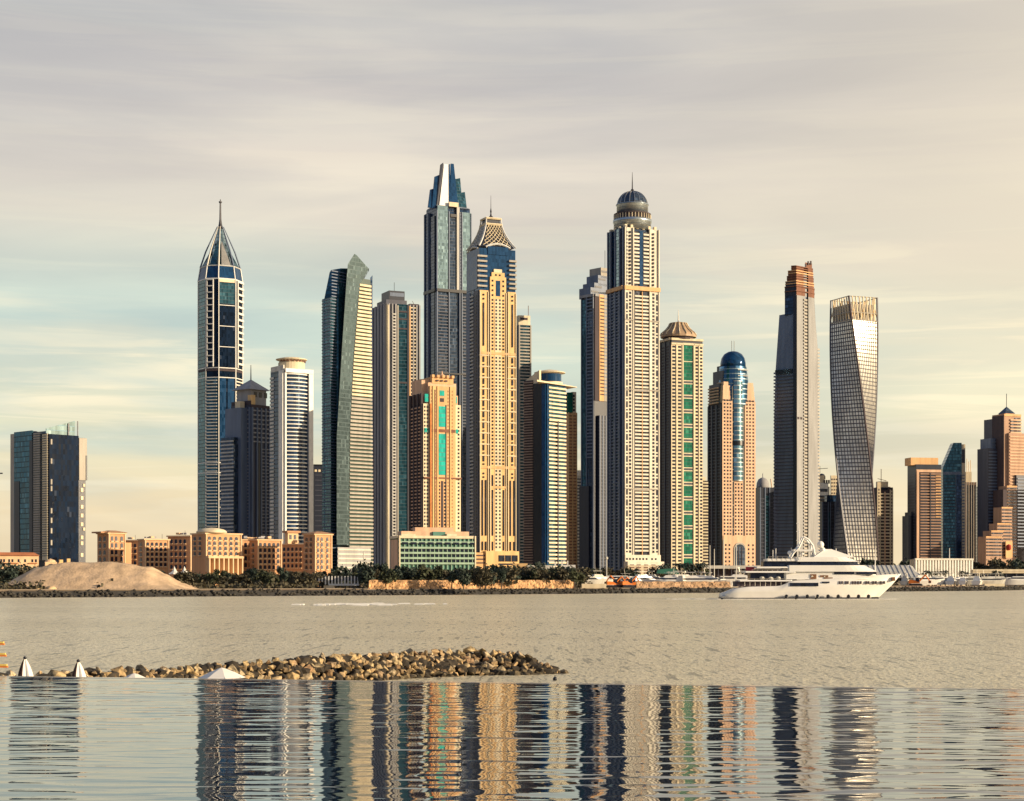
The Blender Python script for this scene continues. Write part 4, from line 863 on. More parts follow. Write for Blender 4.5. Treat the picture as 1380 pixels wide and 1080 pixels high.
T.many([(l, 955, 968, y, y + 1.8) for y in range(521, 545, 4)], 'shoulder_band', M['pink'], 1.2)
cx, cy = T.pos(988, 13)
T.mesh(MB().lathe(cx, cy, [(21 * mp, T.z(545)), (21 * mp, T.z(512)), (19.5 * mp, T.z(500)), (18.5 * mp, T.z(492))], 32), 'glass_drum', glass('domed_drum_glass', (0.06, 0.16, 0.28), metal=0.7, line=(0.25, 0.32, 0.36), lw=0.2, gz=5, gx=4, var=0.6))
T.mesh(MB().lathe(cx, cy, [(17.3 * mp, T.z(493)), (17.6 * mp, T.z(487)), (16 * mp, T.z(480)), (12.5 * mp, T.z(474.5)), (7 * mp, T.z(471.2)), (1, T.z(470))], 32), 'dome', M['navy_plain'], True)
T.many([(Face(T, (cx - 3, cy - 18.5 * mp), (cx + 9, cy - 18.5 * mp)), T.px(cx - 3, cy - 18.5 * mp), T.px(cx + 9, cy - 18.5 * mp), y, y + 1) for y in (497, 505)], 'drum_band', M['lgrey'], 1.6)
for dx in (-2, 1.8): T.mesh(MB().bar((cx + dx * mp, cy, T.z(472)), (cx + dx * mp, cy, T.z(456)), 0.32), 'mast', M['lgrey'])
pgl = glass('curved_blue_glazing', (0.16, 0.30, 0.38), metal=0.7, line=(0.4, 0.42, 0.42), lw=0.22, gz=4.5, var=0.5)
def bowed(a, b, top, bot, bulge, m, name, n=8):
    A, B = f.at(a), f.at(b); pts = [(A.x + (B.x - A.x) * k / n, -1 - bulge * 4 * (k / n) * (1 - k / n)) for k in range(n + 1)]
    return T.mesh(MB().prism(pts + [(B.x, 2), (A.x, 2)], T.z(bot), T.z(top)), name, m)
bowed(988.2, 1001.2, 512, 594, 2.4, pgl, 'bowed_glazing'); bowed(988.2, 1001.2, 600, 648, 2.2, pgl, 'bowed_glazing'); bowed(986.5, 1003.4, 594, 600, 3.2, M['black'], 'dark_band')
T.slab(f, 986.5, 988.6, 520, 722, 0.3, 'dark_recess', M['black']); T.slab(f, 1001, 1003.5, 520, 722, 0.3, 'dark_recess', M['black'])
T.slab(f, 989, 1001, 648, 722, 0.9, 'centre_wall', M['pink'])
wins = []
for c in (976, 980.2, 984, 1006.4, 1010.6, 1015): wins += grid(f, [c], 537, 722, 4.8, 2.0, 2.4)
T.many(grid(f, [991, 995, 999], 650, 722, 4.8, 2.0, 2.5) + wins[:79], 'window', M['dark'], 1.05); T.many(wins[79:], 'upper_window', M['brown'], 1.05)
T.many([(f, 986.7, 988.6, y, y + 1.2) for y in range(536, 720, 16)], 'recess_band', M['cream2'], 0.6)
T.slab(f, 974, 1017.5, 722, 728, 1.4, 'base_cornice', M['pink'])
A, B = f.at(974), f.at(1017)
T.mesh(MB().prism([(A.x, -1.6), (B.x, -1.6), (B.x, 0), (A.x, 0)], 0, T.z(728)), 'base_block', M['pink'])
def arch_pts(a, b, spring, top, y_, n=12):
    A, B = f.at(a), f.at(b); c = (A.x + B.x) / 2; r = (B.x - A.x) / 2; zs = T.z(spring); h = T.z(top) - zs
    return [(A.x, y_, 0)] + [(c - r * math.cos(math.pi * k / n), y_, zs + h * math.sin(math.pi * k / n)) for k in range(n + 1)] + [(B.x, y_, 0)]
def arch_mesh(a, b, spring, top, y0, y1):
    p0 = arch_pts(a, b, spring, top, y0); p1 = arch_pts(a, b, spring, top, y1); n = len(p0)
    return p0 + p1, [tuple(range(n))] + [tuple(range(2 * n - 1, n - 1, -1))] + [(i, i + n, (i + 1) % n + n, (i + 1) % n) for i in range(n)]
v_, f_ = arch_mesh(987.5, 1004, 741, 731, -2.3, -1.2); link_mesh('gateway_surround', v_, f_, M['cream2'], T.root)
v_, f_ = arch_mesh(989.2, 1002.3, 741, 733.5, -2.6, -1.3); link_mesh('gateway_glass', v_, f_, M['steel'], T.root)
T.many([(f, c - .3, c + .3, 737, 785) for c in (993.5, 998)], 'gateway_mullion', M['brown'], 3.0)
T.many(grid(f, [977, 982, 1008, 1014], 732, 765, 5.5, 2, 2.6), 'base_window', M['dark'], 1.8)
T.many(piers(l, [955, 960, 966, 972], 545, 785, 1.4), 'side_pier', M['dgrey'], 1.0); T.many(rows(l, 955, 972, 550, 775, 4.3, 1.2), 'side_balcony', M['dgrey'], 0.6)

# --- small domed grey tower behind
T = Tower('small_dome_tower', 'small dark blue tower with a little grey dome, just right of the pink domed tower', 1017, 1024, 1045, 1950, 22)
T.body(M['dnavy'], 657); mp = T.mp
T.many(piers(T.front, [1024.5, 1031, 1037], 657, 785, 1.2), 'pier', M['bgrey'], 0.8); T.slab(T.front, 1031.5, 1037, 668, 785, 0.4, 'glass_strip', M['teal'])
T.many(rows(T.front, 1025, 1044, 672, 780, 5, 1.2), 'floor_line', M['dgrey'], 0.4)
cx, cy = T.pos(1028, 9); T.mesh(MB().lathe(cx, cy, [(8.8 * mp, T.z(658)), (8.8 * mp, T.z(655)), (8.2 * mp, T.z(650)), (6 * mp, T.z(645.5)), (2.5 * mp, T.z(643.4)), (.5, T.z(643)), (.5, T.z(639)), (.2, T.z(637))], 20), 'dome', M['grey'], True)
T.vol(M['cream'], T.pos(1037, 4)[0], T.pos(1044, 4)[0], 4, 12, 664, 669, 'roof_block'); q = T.pos(1041, 6); T.mesh(MB().bar((*q, T.z(664)), (q[0] - 2, q[1], T.z(645)), 0.6), 'curved_fin', M['pink'])

# --- slender tower still under construction
T = Tower('unfinished_tower', 'slender grey tower tapering upward to rust-brown unfinished floors at its top', 1043, 1073, 1104, 1780, 42)
mp = T.mp
def WP(px, y, dep): return (*T.pos(px, dep), T.z(y))
CX_L = [(790, 1043), (560, 1043), (495, 1045), (421, 1050), (398, 1057.5)]
CX_R = [(790, 1104.5), (560, 1104), (465, 1102.5), (430, 1099.5), (398, 1097.8)]
def interp(tab, y):
    for (ya, a), (yb, b) in zip(tab, tab[1:]):
        if yb <= y <= ya: return a + (b - a) * (y - ya) / (yb - ya)
    return tab[-1][1] if y < tab[-1][0] else tab[0][1]
dl = 24.0
# left faces recede, shade in their slate colour; front panels pale for sunlight
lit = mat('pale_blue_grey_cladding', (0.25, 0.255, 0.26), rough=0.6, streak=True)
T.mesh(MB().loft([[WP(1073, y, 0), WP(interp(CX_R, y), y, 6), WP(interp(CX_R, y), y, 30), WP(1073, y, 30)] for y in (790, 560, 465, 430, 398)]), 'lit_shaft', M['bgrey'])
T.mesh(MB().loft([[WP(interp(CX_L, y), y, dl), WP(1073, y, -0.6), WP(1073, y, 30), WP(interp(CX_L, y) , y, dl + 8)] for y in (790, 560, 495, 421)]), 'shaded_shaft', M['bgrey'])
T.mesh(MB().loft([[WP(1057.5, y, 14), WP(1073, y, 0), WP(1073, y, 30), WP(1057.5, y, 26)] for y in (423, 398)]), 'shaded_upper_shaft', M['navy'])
A = T.pos(1073, 0)
T.mesh(MB().loft([[WP(1069, y, 1.5), WP(1073.6, y, -2), WP(1073.6, y, 2), WP(1069, y, 4)] for y in (790, 398)]), 'corner_strip', M['dnavy'])
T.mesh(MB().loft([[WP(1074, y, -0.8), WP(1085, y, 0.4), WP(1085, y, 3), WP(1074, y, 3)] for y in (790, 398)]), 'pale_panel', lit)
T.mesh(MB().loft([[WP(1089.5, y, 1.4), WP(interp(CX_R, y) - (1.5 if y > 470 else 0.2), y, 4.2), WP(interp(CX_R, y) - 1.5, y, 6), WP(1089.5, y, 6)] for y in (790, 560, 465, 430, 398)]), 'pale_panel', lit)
T.mesh(MB().loft([[WP(1085.4, y, 1.6), WP(1089.2, y, 2.4), WP(1089.2, y, 5), WP(1085.4, y, 5)] for y in (790, 402)]), 'dark_recess', M['black'])
F3 = Face(T, T.pos(1082.8, 0.0), T.pos(1087.2, 0.9)); T.many(rows(F3, F3.x0, F3.x1, 402, 770, 4.6, 2.4), 'balcony', M['cream2'], 0.9)
F4 = Face(T, T.pos(1101.5, 5), T.pos(1104.6, 5.6)); T.many(rows(F4, F4.x0, F4.x1, 466, 770, 4.6, 2.4), 'edge_balcony', M['cream2'], 0.6)
F5 = Face(T, T.pos(1042.6, dl), T.pos(1047, dl * .87)); T.many(rows(F5, F5.x0, F5.x1, 500, 770, 4.6, 2.2), 'edge_balcony', M['bgrey'], 0.8, cap=40)
F6 = Face(T, T.pos(1044, dl - .5), T.pos(1069, 2.6)); T.many(rows(F6, F6.x0 + .5, F6.x1, 506, 770, 4.6, 1.0), 'floor_slab', M['dgrey'], 0.9)
T.many([(F6, F6.x0 + 1, F6.x1 - 1, 497, 503)], 'dark_band', M['black'], 1.1)
T.many([(Face(T, T.pos(1074, -1), T.pos(1085, .2)), T.px(*T.pos(1074 + a, -1)), T.px(*T.pos(1076 + a, -1)), 562, 565) for a in (1, 5)], 'wall_opening', M['brown'], 0.3)
# unfinished top, ragged floors
lv = [(398, 1057.5, 1097.8), (385, 1058.5, 1097), (378, 1060.5, 1096.5), (371, 1062, 1096), (364, 1066.5, 1095.5), (358, 1071, 1095)]
for k, (y, a, b) in enumerate(lv[:-1]):
    y2 = lv[k + 1][0]
    for nm, p0, p1, d0, d1, mm in (('bare_floor', a, 1073, 13 - (a - 1057), 0, M['rust'] if k > 1 else M['dnavy']), ('bare_floor', 1073.5, 1083 if k else 1085, 0, 2, M['rust']), ('bare_floor', 1089.5, b, 2, 4, M['rust'])):
        d0 = max(d0, 0)
        T.mesh(MB().loft([[WP(p0, yy, d0), WP(p1, yy, d1), WP(p1, yy, d1 + 14), WP(p0 + .5, yy, d0 + 14)] for yy in (y, y2)]), nm, mm)
    for yy in (y2 + 1.2, (y + y2) / 2 + 1):
        T.mesh(MB().loft([[WP(a - .4, y3, max(0, 13 - (a - 1057)) - .6), WP(1073, y3, -1), WP(b + .4, y3, 3.2), WP(b, y3, 16), WP(a, y3, 16)] for y3 in (yy, yy - 1.1)]), 'bare_slab', M['orange'] if k % 2 else M['rust'])
T.mesh(MB().loft([[WP(1083, y, 3), WP(1090, y, 3.4), WP(1090, y, 15), WP(1083, y, 15)] for y in (398, 366)]), 'lift_core', M['dnavy'])
T.mesh(MB().loft([[WP(1085, y, 4), WP(1094.5, y, 5), WP(1094.5, y, 15), WP(1085, y, 15)] for y in (360, 351)]), 'lift_core_top', M['rust'])
T.many([(Face(T, T.pos(1085, 3.4), T.pos(1095, 4.4)), T.px(*T.pos(a, 3.4)), T.px(*T.pos(a + 1.6, 3.5)), t, t + 5) for a, t in ((1085, 353), (1088.5, 349), (1092, 348))], 'starter_column', M['brown'], 0.4)

# --- twisted tower
T = Tower('twisted_tower', 'square tower twisted a quarter turn, bronze above and grey below, open frame top', 1120, 1150, 1182, 1850, 0, sz=1)
mp = T.mp; side = 45.6 * mp
def tw_c(y): return 1150.8 + (3.4 if y > 397 else 0) * min(1, (y - 397) / 390.0) - 1.0 * math.sin(math.pi * min(1, max(0, (y - 397) / 390.0)))
bronze = glass('bronze_cladding', (0.80, 0.76, 0.67), rough=0.33, metal=0.5, gx=2.2, gz=4.1, var=0.25, line=(0.2, 0.19, 0.19), lw=0.3, tilt=0.06, lx=0.0, blinds=0)
def corner(k, y, e=0.0):
    a = R(-45 + 32 + 90 * k) + R(92) * (y - 397) / 390.0
    c_ = (tw_c(y) - T.xc) * mp; r_ = (side / 2) * math.sqrt(2) + e
    return Vector((c_ + r_ * math.sin(a), 26 - r_ * math.cos(a), T.z(y)))
ys = [788 - 10 * k for k in range(36)] + [430]
for k in range(4):
    vs = []; fs = []; N = 14
    for y in ys:
        A, B = corner(k - 1, y), corner(k, y)
        for j in range(N + 1): vs.append(A + (B - A) * (j / N))
    for r_ in range(len(ys) - 1):
        for j in range(N): a = r_ * (N + 1) + j; fs.append((a, a + 1, a + N + 2, a + N + 1))
    o = link_mesh('twisted_face', vs, fs, bronze, T.root, True)
    # recessed windows in twisting columns: slits drawn as thin dark strips set proud of the face
    for j in range(1, 11):
        t0 = j / 11.0; mb = MB(); rr = []
        for y in ys[::2] + [430]:
            A, B = corner(k - 1, y), corner(k, y); dv = (B - A); n_ = Vector((dv.y, -dv.x, 0)).normalized(); c0 = A + dv * t0; w_ = dv.normalized() * 0.32
            rr.append([c0 - w_ + n_ * .35, c0 + w_ + n_ * .35, c0 + w_ - n_ * .3, c0 - w_ - n_ * .3])
        mb.loft(rr); mb.build('window_column', M['dgrey'], T.root)
for k in range(4):
    mb = MB(); pr = None
    for y in ys[::2] + [430, 398]:
        q = corner(k, y)
        if pr: mb.bar(pr, q, 1.0)
        pr = q
    mb.build('corner_column', M['dgrey'] if k else M['brown'], T.root)
N = 8
for y in (430, 420, 398.5):
    mb = MB()
    for k in range(4): mb.bar(corner(k - 1, y), corner(k, y), 0.8 if y > 400 else 0.5)
    mb.build('crown_beam', M['cream2'], T.root)
for k in range(4):
    for j in range(N):
        t = j / N; A, B = corner(k - 1, 430), corner(k, 430); A2, B2 = corner(k - 1, 398), corner(k, 398)
        MB().bar(A + (B - A) * t, A2 + (B2 - A2) * t, 0.75).build('crown_post', M['gold2'], T.root)
mb = MB()
for k in range(4):
    for j in range(0, N, 3):
        A, B = corner(k - 1, 430), corner(k, 430); A2, B2 = corner(k - 1, 405), corner(k, 405); mb.bar(A + (B - A) * (j / N), A2 + (B2 - A2) * ((j + 1.4) / N), 0.4)
mb.build('crown_brace', M['gold'], T.root)
mb = MB(); mb.loft([[corner(k, y, -3.0) for k in range(4)] for y in (432, 408)]); mb.build('crown_core', M['cream2'], T.root)

# --- towers behind
T = Tower('white_stepped_tower', 'pale stepped tower top showing between the unfinished and twisted towers', 1101, 1104, 1118, 2000, 16)
T.body(M['cream2'], 656); T.vol(M['gold2'], 0, T.w * .5, 0, T.s, 641, 657, 'upper_block'); T.vol(M['white'], 0, T.w * .85, -1, T.s, 651, 668, 'upper_block')
T.many([(T.front, 1105, 1115, 659, 663), (T.front, 1105, 1116, 668, 670), (T.front, 1105, 1116, 673, 675)], 'dark_opening', M['dark'], 1.2)
q = T.pos(1105, 3); T.mesh(MB().bar((*q, T.z(642)), (*q, T.z(628)), 0.3).bar((q[0] - 3, q[1], T.z(632)), (q[0] + 9, q[1], T.z(631)), 0.3), 'roof_crane', M['dmetal'])
T.mesh(MB().lathe(*T.pos(1107.5, 5), [(4.2, T.z(646)), (4.2, T.z(642)), (2.6, T.z(639)), (.5, T.z(638))], 12), 'roof_dome', M['dnavy'])
T.many([(T.front, 1110 + 3 * k, 1112 + 3 * k, 647, 652) for k in range(3)], 'roof_unit', M['brown'], 1.0)
T = Tower('beige_slab_tower', 'small beige tower peeping over the dark block beside the twisted tower', 1119, 1120, 1131, 2060, 16)
T.body(M['gold2'], 641); T.many(grid(T.front, [1121.5, 1124.5, 1127.5], 644, 700, 4.5, 1.3, 2.2), 'window', M['brown'], 0.3)
T = Tower('dark_block_tower', 'dark blue block between the unfinished tower and the twisted tower', 1104, 1108, 1132, 1900, 20)
T.body(M['dnavy'], 676); T.vol(M['navy'], T.w * .3, T.w, 2, T.s, 667, 677, 'roof_block'); T.many(piers(T.front, [1108.6, 1116, 1119, 1125], 677, 785, 1.0), 'pier', M['bgrey'], 0.8); T.slab(T.front, 1116.5, 1118.5, 690, 785, 0.5, 'glass_strip', M['teal'])
T.many(rows(T.front, 1109, 1127, 680, 780, 4.6, 1.1), 'floor_line', M['dgrey'], 0.4)
T = Tower('pink_balcony_tower', 'pink and white balcony tower right beside the foot of the twisted tower', 1177, 1182, 1203.5, 1950, 20)
f = T.front; T.body(M['brown'], 657)
T.slab(f, 1182, 1186.5, 650, 785, 0.9, 'side_wall', M['gold2']); T.slab(f, 1199, 1203.5, 660, 785, 0.9, 'side_wall', M['gold2']); T.slab(f, 1191.5, 1193, 663, 785, 1.2, 'pier', M['pink'])
T.many(rows(f, 1187, 1199, 665, 775, 4.4, 1.7), 'balcony', M['gold2'], 1.1); T.many(grid(f, [1184.2, 1201.3], 658, 775, 4.4, 1.4, 2.4), 'window', M['brown'], 1.1)
T.vol(M['gold2'], T.pos(1184, 1)[0], T.pos(1197, 1)[0], 1, T.s * .8, 649, 665, 'upper_block'); T.vol(M['pink'], T.pos(1197, 1)[0], T.pos(1200, 1)[0], 1, 5, 656, 663, 'roof_box')
T.slab(f, 1188, 1196, 657, 660, 0.4, 'dark_opening', M['dark']); q = T.pos(1187.5, 3)
T.mesh(MB().bar((*q, T.z(650)), (*q, T.z(632)), 0.35).bar((q[0] - 4, q[1], T.z(645)), (q[0] + 6, q[1], T.z(648)), 0.3), 'roof_crane', M['rust'])

# --- dark residential block with flat beige cap
T = Tower('flat_cap_tower', 'dark block tower with brown balcony stripes under a flat beige roof block', 1222.8, 1234.5, 1268.6, 1900, 24)
f, l = T.front, T.left
T.body(M['dnavy'], 626); T.vol(M['orange'], T.pos(1227, 3)[0], T.pos(1264, 3)[0], 2, T.s * .8, 616.7, 627, 'roof_block')
T.slab(f, 1234.5, 1268, 633, 636.5, 0.9, 'parapet_band', M['pink']); T.slab(f, 1235, 1238, 634, 785, 1.3, 'stone_strip', M['pink'])
T.many(rows(f, 1240, 1268, 638, 770, 3.9, 1.6), 'balcony', mat('brown_balcony', (0.36, 0.22, 0.15), streak=True), 1.1); T.slab(f, 1252.6, 1253.6, 637, 785, 1.4, 'pier', M['dnavy'])
T.many(rows(f, 1260.5, 1267.5, 641, 700, 3.9, 1.2), 'orange_balcony', M['orange'], 1.4)
T.many(rows(l, 1224, 1234, 640, 780, 3.9, 1.1), 'side_balcony', M['dgrey'], 0.5)
T.vol(M['dnavy'], -6, 1, T.s * .3, T.s, 695, None, 'lower_step'); T.vol(M['dnavy'], -3, 1, T.s * .3, T.s, 690, None, 'lower_step')
T = Tower('slant_roof_tower', 'teal glass tower with a steeply slanted roof edge, between the flat-capped and arched towers', 1268.5, 1270.5, 1296, 1950, 12)
f = T.front; A, B = T.pos(1270, 0), T.pos(1296, 0); t_ = T.pos(1285, 0); D_ = 16
ring = [(A[0], 0), (A[0], D_)]
vs = [(x, y, z) for y in (0, D_) for x, z in ((0, 0), (T.w, 0), (T.w, T.z(597)), (t_[0], T.z(597)), (0, T.z(631)))]
link_mesh('slanted_shaft', vs, [(0, 1, 2, 3, 4), (9, 8, 7, 6, 5), (0, 5, 6, 1), (1, 6, 7, 2), (2, 7, 8, 3), (3, 8, 9, 4), (4, 9, 5, 0)], M['teal'], T.root)
T.slab(f, 1270.5, 1295, 636, 640, 0.4, 'pale_band', M['bgrey']); T.many(piers(f, [1271, 1288], 640, 785, 0.8), 'pier', M['bgrey'], 0.6); T.slab(f, 1289, 1296, 640, 785, 0.4, 'dark_glass_strip', M['navy'])
T.many(rows(f, 1272, 1288, 644, 780, 4.3, 1.0), 'floor_line', M['steel'], 0.3)
T.vol(M['gold2'], T.w, T.w + 4.2, 1, 13, 599, None, 'side_wall'); sf = Face(T, (T.w, 1), (T.w + 4.2, 1)); T.slab(sf, sf.x0 + .6, sf.x1 - .6, 606, 624, 0.2, 'tall_window', M['dnavy'])
T.many(rows(sf, sf.x0 + 1, sf.x1 - 1, 640, 780, 4.3, 1.5), 'side_window', M['bgrey'], 0.2)
T = Tower('brown_mast_tower', 'brownish ribbed tower with antennas, narrow, behind the slant-roofed tower', 1300, 1302, 1316, 2050, 14)
T.body(M['pink'], 650); T.vol(M['gold2'], 0, T.w * .55, 1, T.s, 636, 651, 'upper_block'); T.many(piers(T.front, [1302.6, 1305.5, 1309, 1312, 1315.4], 650, 785, 0.9), 'pier', M['cream2'], 1.0); T.many(piers(T.front, [1304, 1307.4, 1310.6, 1313.8], 654, 785, 1.5), 'dark_recess', M['dnavy'], 0.4)
mb = MB()
for px, y in ((1303, 618), (1305.5, 622), (1308, 620)): q = T.pos(px, 4); mb.bar((*q, T.z(640)), (*q, T.z(y)), 0.35)
T.mesh(mb, 'antenna', M['gold'])
T = Tower('white_frame_building', 'small tower with a white ladder-like frame, between the brown mast tower and the arched tower', 1315, 1317, 1328, 2000, 10)
T.body(M['navy'], 656); T.many(piers(T.front, [1317.6, 1327.4], 653, 705, 1.0) , 'frame_post', M['white'], 1.0); T.many([(T.front, 1317, 1328, y, y + 1.2) for y in (653, 663, 674, 685, 696)], 'frame_bar', M['white'], 0.9)
T.slab(T.front, 1317, 1328, 706, 785, 0.5, 'lower_wall', M['dnavy'])

# --- stepped brown tower with pyramid cap, cut by the right edge
T = Tower('stepped_brown_tower', 'brown stepped tower with a small pyramid cap, cut by the right photo edge', 1329, 1352, 1392, 1900, 38)
f, l = T.front, T.left; mp = T.mp
T.body(M['brown'], 660); bb = mat('warm_brown_stone', (0.44, 0.28, 0.19), streak=True)
def block(a, b, d0, d1, top, m, nm='stepped_block', bot=None):
    x0, x1 = T.pos(a, d0)[0], T.pos(b, d0)[0]; return x0, x1, T.vol(m, x0, x1, d0, d1, top, bot, nm)
x0, x1, _ = block(1353, 1376, 6, 26, 557, bb); U = Face(T, (x0, 6), (x1, 6)); UL = Face(T, (x0, 26), (x0, 6))
T.many(rows(U, U.x0 + 8, U.x1, 564, 700, 4.3, 1.9), 'balcony', M['pink'], 1.4); T.many(rows(U, U.x0 + 8.5, U.x1 - .5, 566, 700, 4.3, 1.7), 'dark_opening', M['dark'], 0.6, cap=60)
T.slab(U, U.x0, U.x1, 557, 560, 0.6, 'cornice', M['orange']); T.slab(U, U.x1 - 9, U.x1 - 1, 562, 566, 0.4, 'arched_window', M['dark'])
T.slab(UL, UL.x0, UL.x1, 559, 700, 0.3, 'shaded_wall', M['brown'])  # dark brown puts this side's shade into the wall colour
for a, b, d0, top, m in ((1340, 1346, 22, 562, M['dgrey']), (1335, 1347, 20, 589, M['bgrey']), (1331, 1345, 18, 603, M['dgrey']), (1360, 1396, 3, 583, bb), (1370, 1400, 0, 640, M['dgrey'])):
    p0, p1, _ = block(a, b, d0, d0 + 18, top, m); ff = Face(T, (p0, d0), (p1, d0)); fl = Face(T, (p0, d0 + 18), (p0, d0))
    T.many(rows(ff, ff.x0 + 1, ff.x1 - 1, top + 4, 740, 4.3, 1.7), 'balcony', M['bgrey'] if m != bb else M['pink'], 0.7, cap=12)
cx, cy = (x0 + x1) / 2, 16; zb = T.z(557); hw = 8.5 * mp
T.mesh(MB().box(cx - hw * .9, cx + hw * .9, cy - hw * .9, cy + hw * .9, zb, T.z(555)), 'cap_base', M['pink'])
T.mesh(MB().loft([[(cx - hw, cy - hw, T.z(555.5)), (cx + hw, cy - hw, T.z(555.5)), (cx + hw, cy + hw, T.z(555.5)), (cx - hw, cy + hw, T.z(555.5))], [(cx - .3, cy - .3, T.z(546)), (cx + .3, cy - .3, T.z(546)), (cx + .3, cy + .3, T.z(546)), (cx - .3, cy + .3, T.z(546))]]), 'pyramid_cap', M['steel'])
T.mesh(MB().bar((cx, cy, T.z(547)), (cx, cy, T.z(528)), 0.4), 'spire', M['dmetal'])
for k, (a, b, d0, top) in enumerate([(1344, 1362, -4, 706), (1350, 1364, -2, 684), (1357, 1370, 0, 655), (1336, 1352, -6, 716), (1329, 1350, -8, 724)]):
    p0, p1, _ = block(a, b, d0, d0 + 14, top, bb, 'lit_terrace'); ff = Face(T, (p0, d0), (p1, d0)); fl = Face(T, (p0, d0 + 14), (p0, d0))
    T.many(rows(ff, ff.x0 + .5, ff.x1 - .5, top + 2.5, 752, 4.3, 1.9), 'terrace_opening', M['dark'], 0.3, cap=16); T.slab(ff, ff.x0 - .3, ff.x1 + .3, top - .4, top + 1.2, 0.6, 'terrace_edge', M['orange'])
gb = Face(T, T.pos(1355, -8.3), T.pos(1364, -8.3)); T.slab(gb, gb.x0, gb.x1, 730, 752, 0.6, 'mural_panel', M['orange']); 
q = T.pos(1359, -9); T.mesh(MB().blob((q[0], q[1] - .1, T.z(738)), 3.0, 5, 6, 10, 0.1, 1.1), 'red_emblem', mat('deep_red_paint', (0.35, 0.03, 0.02)), True)
# ================================================================ the arcaded beige hotel, wing by wing
hs = mat('warm_sandstone_wall', (0.60, 0.33, 0.17), rough=0.9, var=0.10, streak=True)
hs2 = mat('pale_sandstone_trim', (0.72, 0.50, 0.30), rough=0.9, var=0.08)
hroof = mat('faded_clay_roof', (0.45, 0.25, 0.14), rough=0.9)
AW = {}
def arch_window_mesh(w, h, m, out=0.15):
    k = (round(w, 2), round(h, 2), m.name)
    if k in AW: return AW[k]
    n = 8; pts = [(0, 0), (w, 0)] + [(w / 2 + w / 2 * math.cos(math.pi * i / n), h - w * 0.4 + w * 0.4 * math.sin(math.pi * i / n)) for i in range(n + 1)]
    pts = pts[:-1] + [(0, h - w * 0.4)]
    N_ = len(pts); v = [(x, -out, z) for x, z in pts] + [(x, 0.2, z) for x, z in pts]
    fs = [tuple(range(N_)), tuple(range(2 * N_ - 1, N_ - 1, -1))] + [(i, i + N_, (i + 1) % N_ + N_, (i + 1) % N_) for i in range(N_)]
    me = bpy.data.meshes.new('window'); me.from_pydata(v, [], fs); me.materials.append(m); AW[k] = me; return me
def arch_windows(T, f, cols, rows_, w, h, rail=True):
    for y in rows_:
        for c in cols:
            p = f.at(c); a = math.atan2((f.q - f.p).y, (f.q - f.p).x); mp = T.mp
            W_ = w * mp / max(.4, abs(f.x1 - f.x0) * mp / (f.q - f.p).length)
            me = arch_window_mesh(W_, h * T.d / F, M['dark'])
            o = bpy.data.objects.new('window', me); COL.objects.link(o); o.parent = T.root; o.location = (p.x - math.cos(a) * W_ / 2, p.y - math.sin(a) * W_ / 2, T.z(y)); o.rotation_euler = (0, 0, a)
def hotel(label, xl, xc, xr, top, cols, lcols, nfl=5, d=1060, th=30, eave=True, arcade=False, bottom=770, roof=hroof):
    T = Tower('hotel_wing', label, xl, xc, xr, d, th, cat='hotel', group='wings of the arcaded beige hotel'); f, l = T.front, T.left
    T.body(hs, top, name='wall')
    o = 0.7; T.vol(hs2, -o, T.w + o, -o, T.s + o, top - .2, top + 1.6, 'cornice')
    if eave: T.mesh(MB().loft([[(-1.3, -1.3, T.z(top - .3)), (T.w + 1.3, -1.3, T.z(top - .3)), (T.w + 1.3, T.s + 1.3, T.z(top - .3)), (-1.3, T.s + 1.3, T.z(top - .3))], [(T.w * .35, T.s * .35, T.z(top - 3.4)), (T.w * .65, T.s * .35, T.z(top - 3.4)), (T.w * .65, T.s * .65, T.z(top - 3.4)), (T.w * .35, T.s * .65, T.z(top - 3.4))]]), 'hip_roof', roof)
    step = (bottom - top - 5) / nfl; ys = [top + 4 + step * (k + .74) for k in range(nfl)]
    pc = abs(cols[1] - cols[0]) if len(cols) > 1 else 6
    arch_windows(T, f, cols, ys, min(5.0, pc * .60), step * .66)
    T.many([(f, c - pc * .34, c + pc * .34, y + .1, y + 1.5) for y in ys for c in cols], 'balcony', hs2, 0.8)
    T.many([(f, f.x0, f.x1, y + 1.6, y + 2.1) for y in ys[:-1]], 'string_course', hs2, 0.3)
    if lcols:
        arch_windows(T, l, lcols, ys, 3.0, step * .62); T.many([(l, c - 1.8, c + 1.8, y + .2, y + 1.5) for y in ys[::1] for c in lcols], 'side_balcony', hs2, 0.7)
    T.many(piers(f, [f.x0 + .7, f.x1 - .7], top, bottom + 20, 1.3), 'corner_pilaster', hs2, 0.5)
    if arcade: T.many(piers(f, [f.x0 + 2 + (f.x1 - f.x0 - 4) * k / 7 for k in range(8)], 752, 785, 1.6), 'arcade_column', hs2, 3.0); T.slab(f, f.x0, f.x1, 749.5, 752.5, 3.2, 'arcade_beam', hs2)
    rr = random.Random(int(xl))
    if not eave:
        for k in range(4):
            a, c_ = rr.uniform(.1, .75) * T.w, rr.uniform(.15, .6) * T.s; T.vol(M['grey'] if k % 2 else hs2, a, a + rr.uniform(1.5, 3.2), c_, c_ + 2.2, top - 1.6 - rr.uniform(1.2, 3.5), top - 1.5, 'roof_plant')
        T.mesh(MB().bar((T.w * .8, T.s * .3, T.z(top)), (T.w * .8, T.s * .3, T.z(top - 7)), .12), 'antenna', M['dmetal'])
    return T
T = hotel('leftmost wing of the beige hotel, with the highest corner and overhanging roof', 131, 146, 169, 718, [151, 156.5, 164], [135, 141], 4, d=1100, bottom=760)
T.vol(hs, T.w, T.w + 5, 1, 12, 731, None, 'low_annex'); T.vol(hroof, -4, T.w * .45, 2, T.s, 716.5, 718.5, 'roof_overhang')
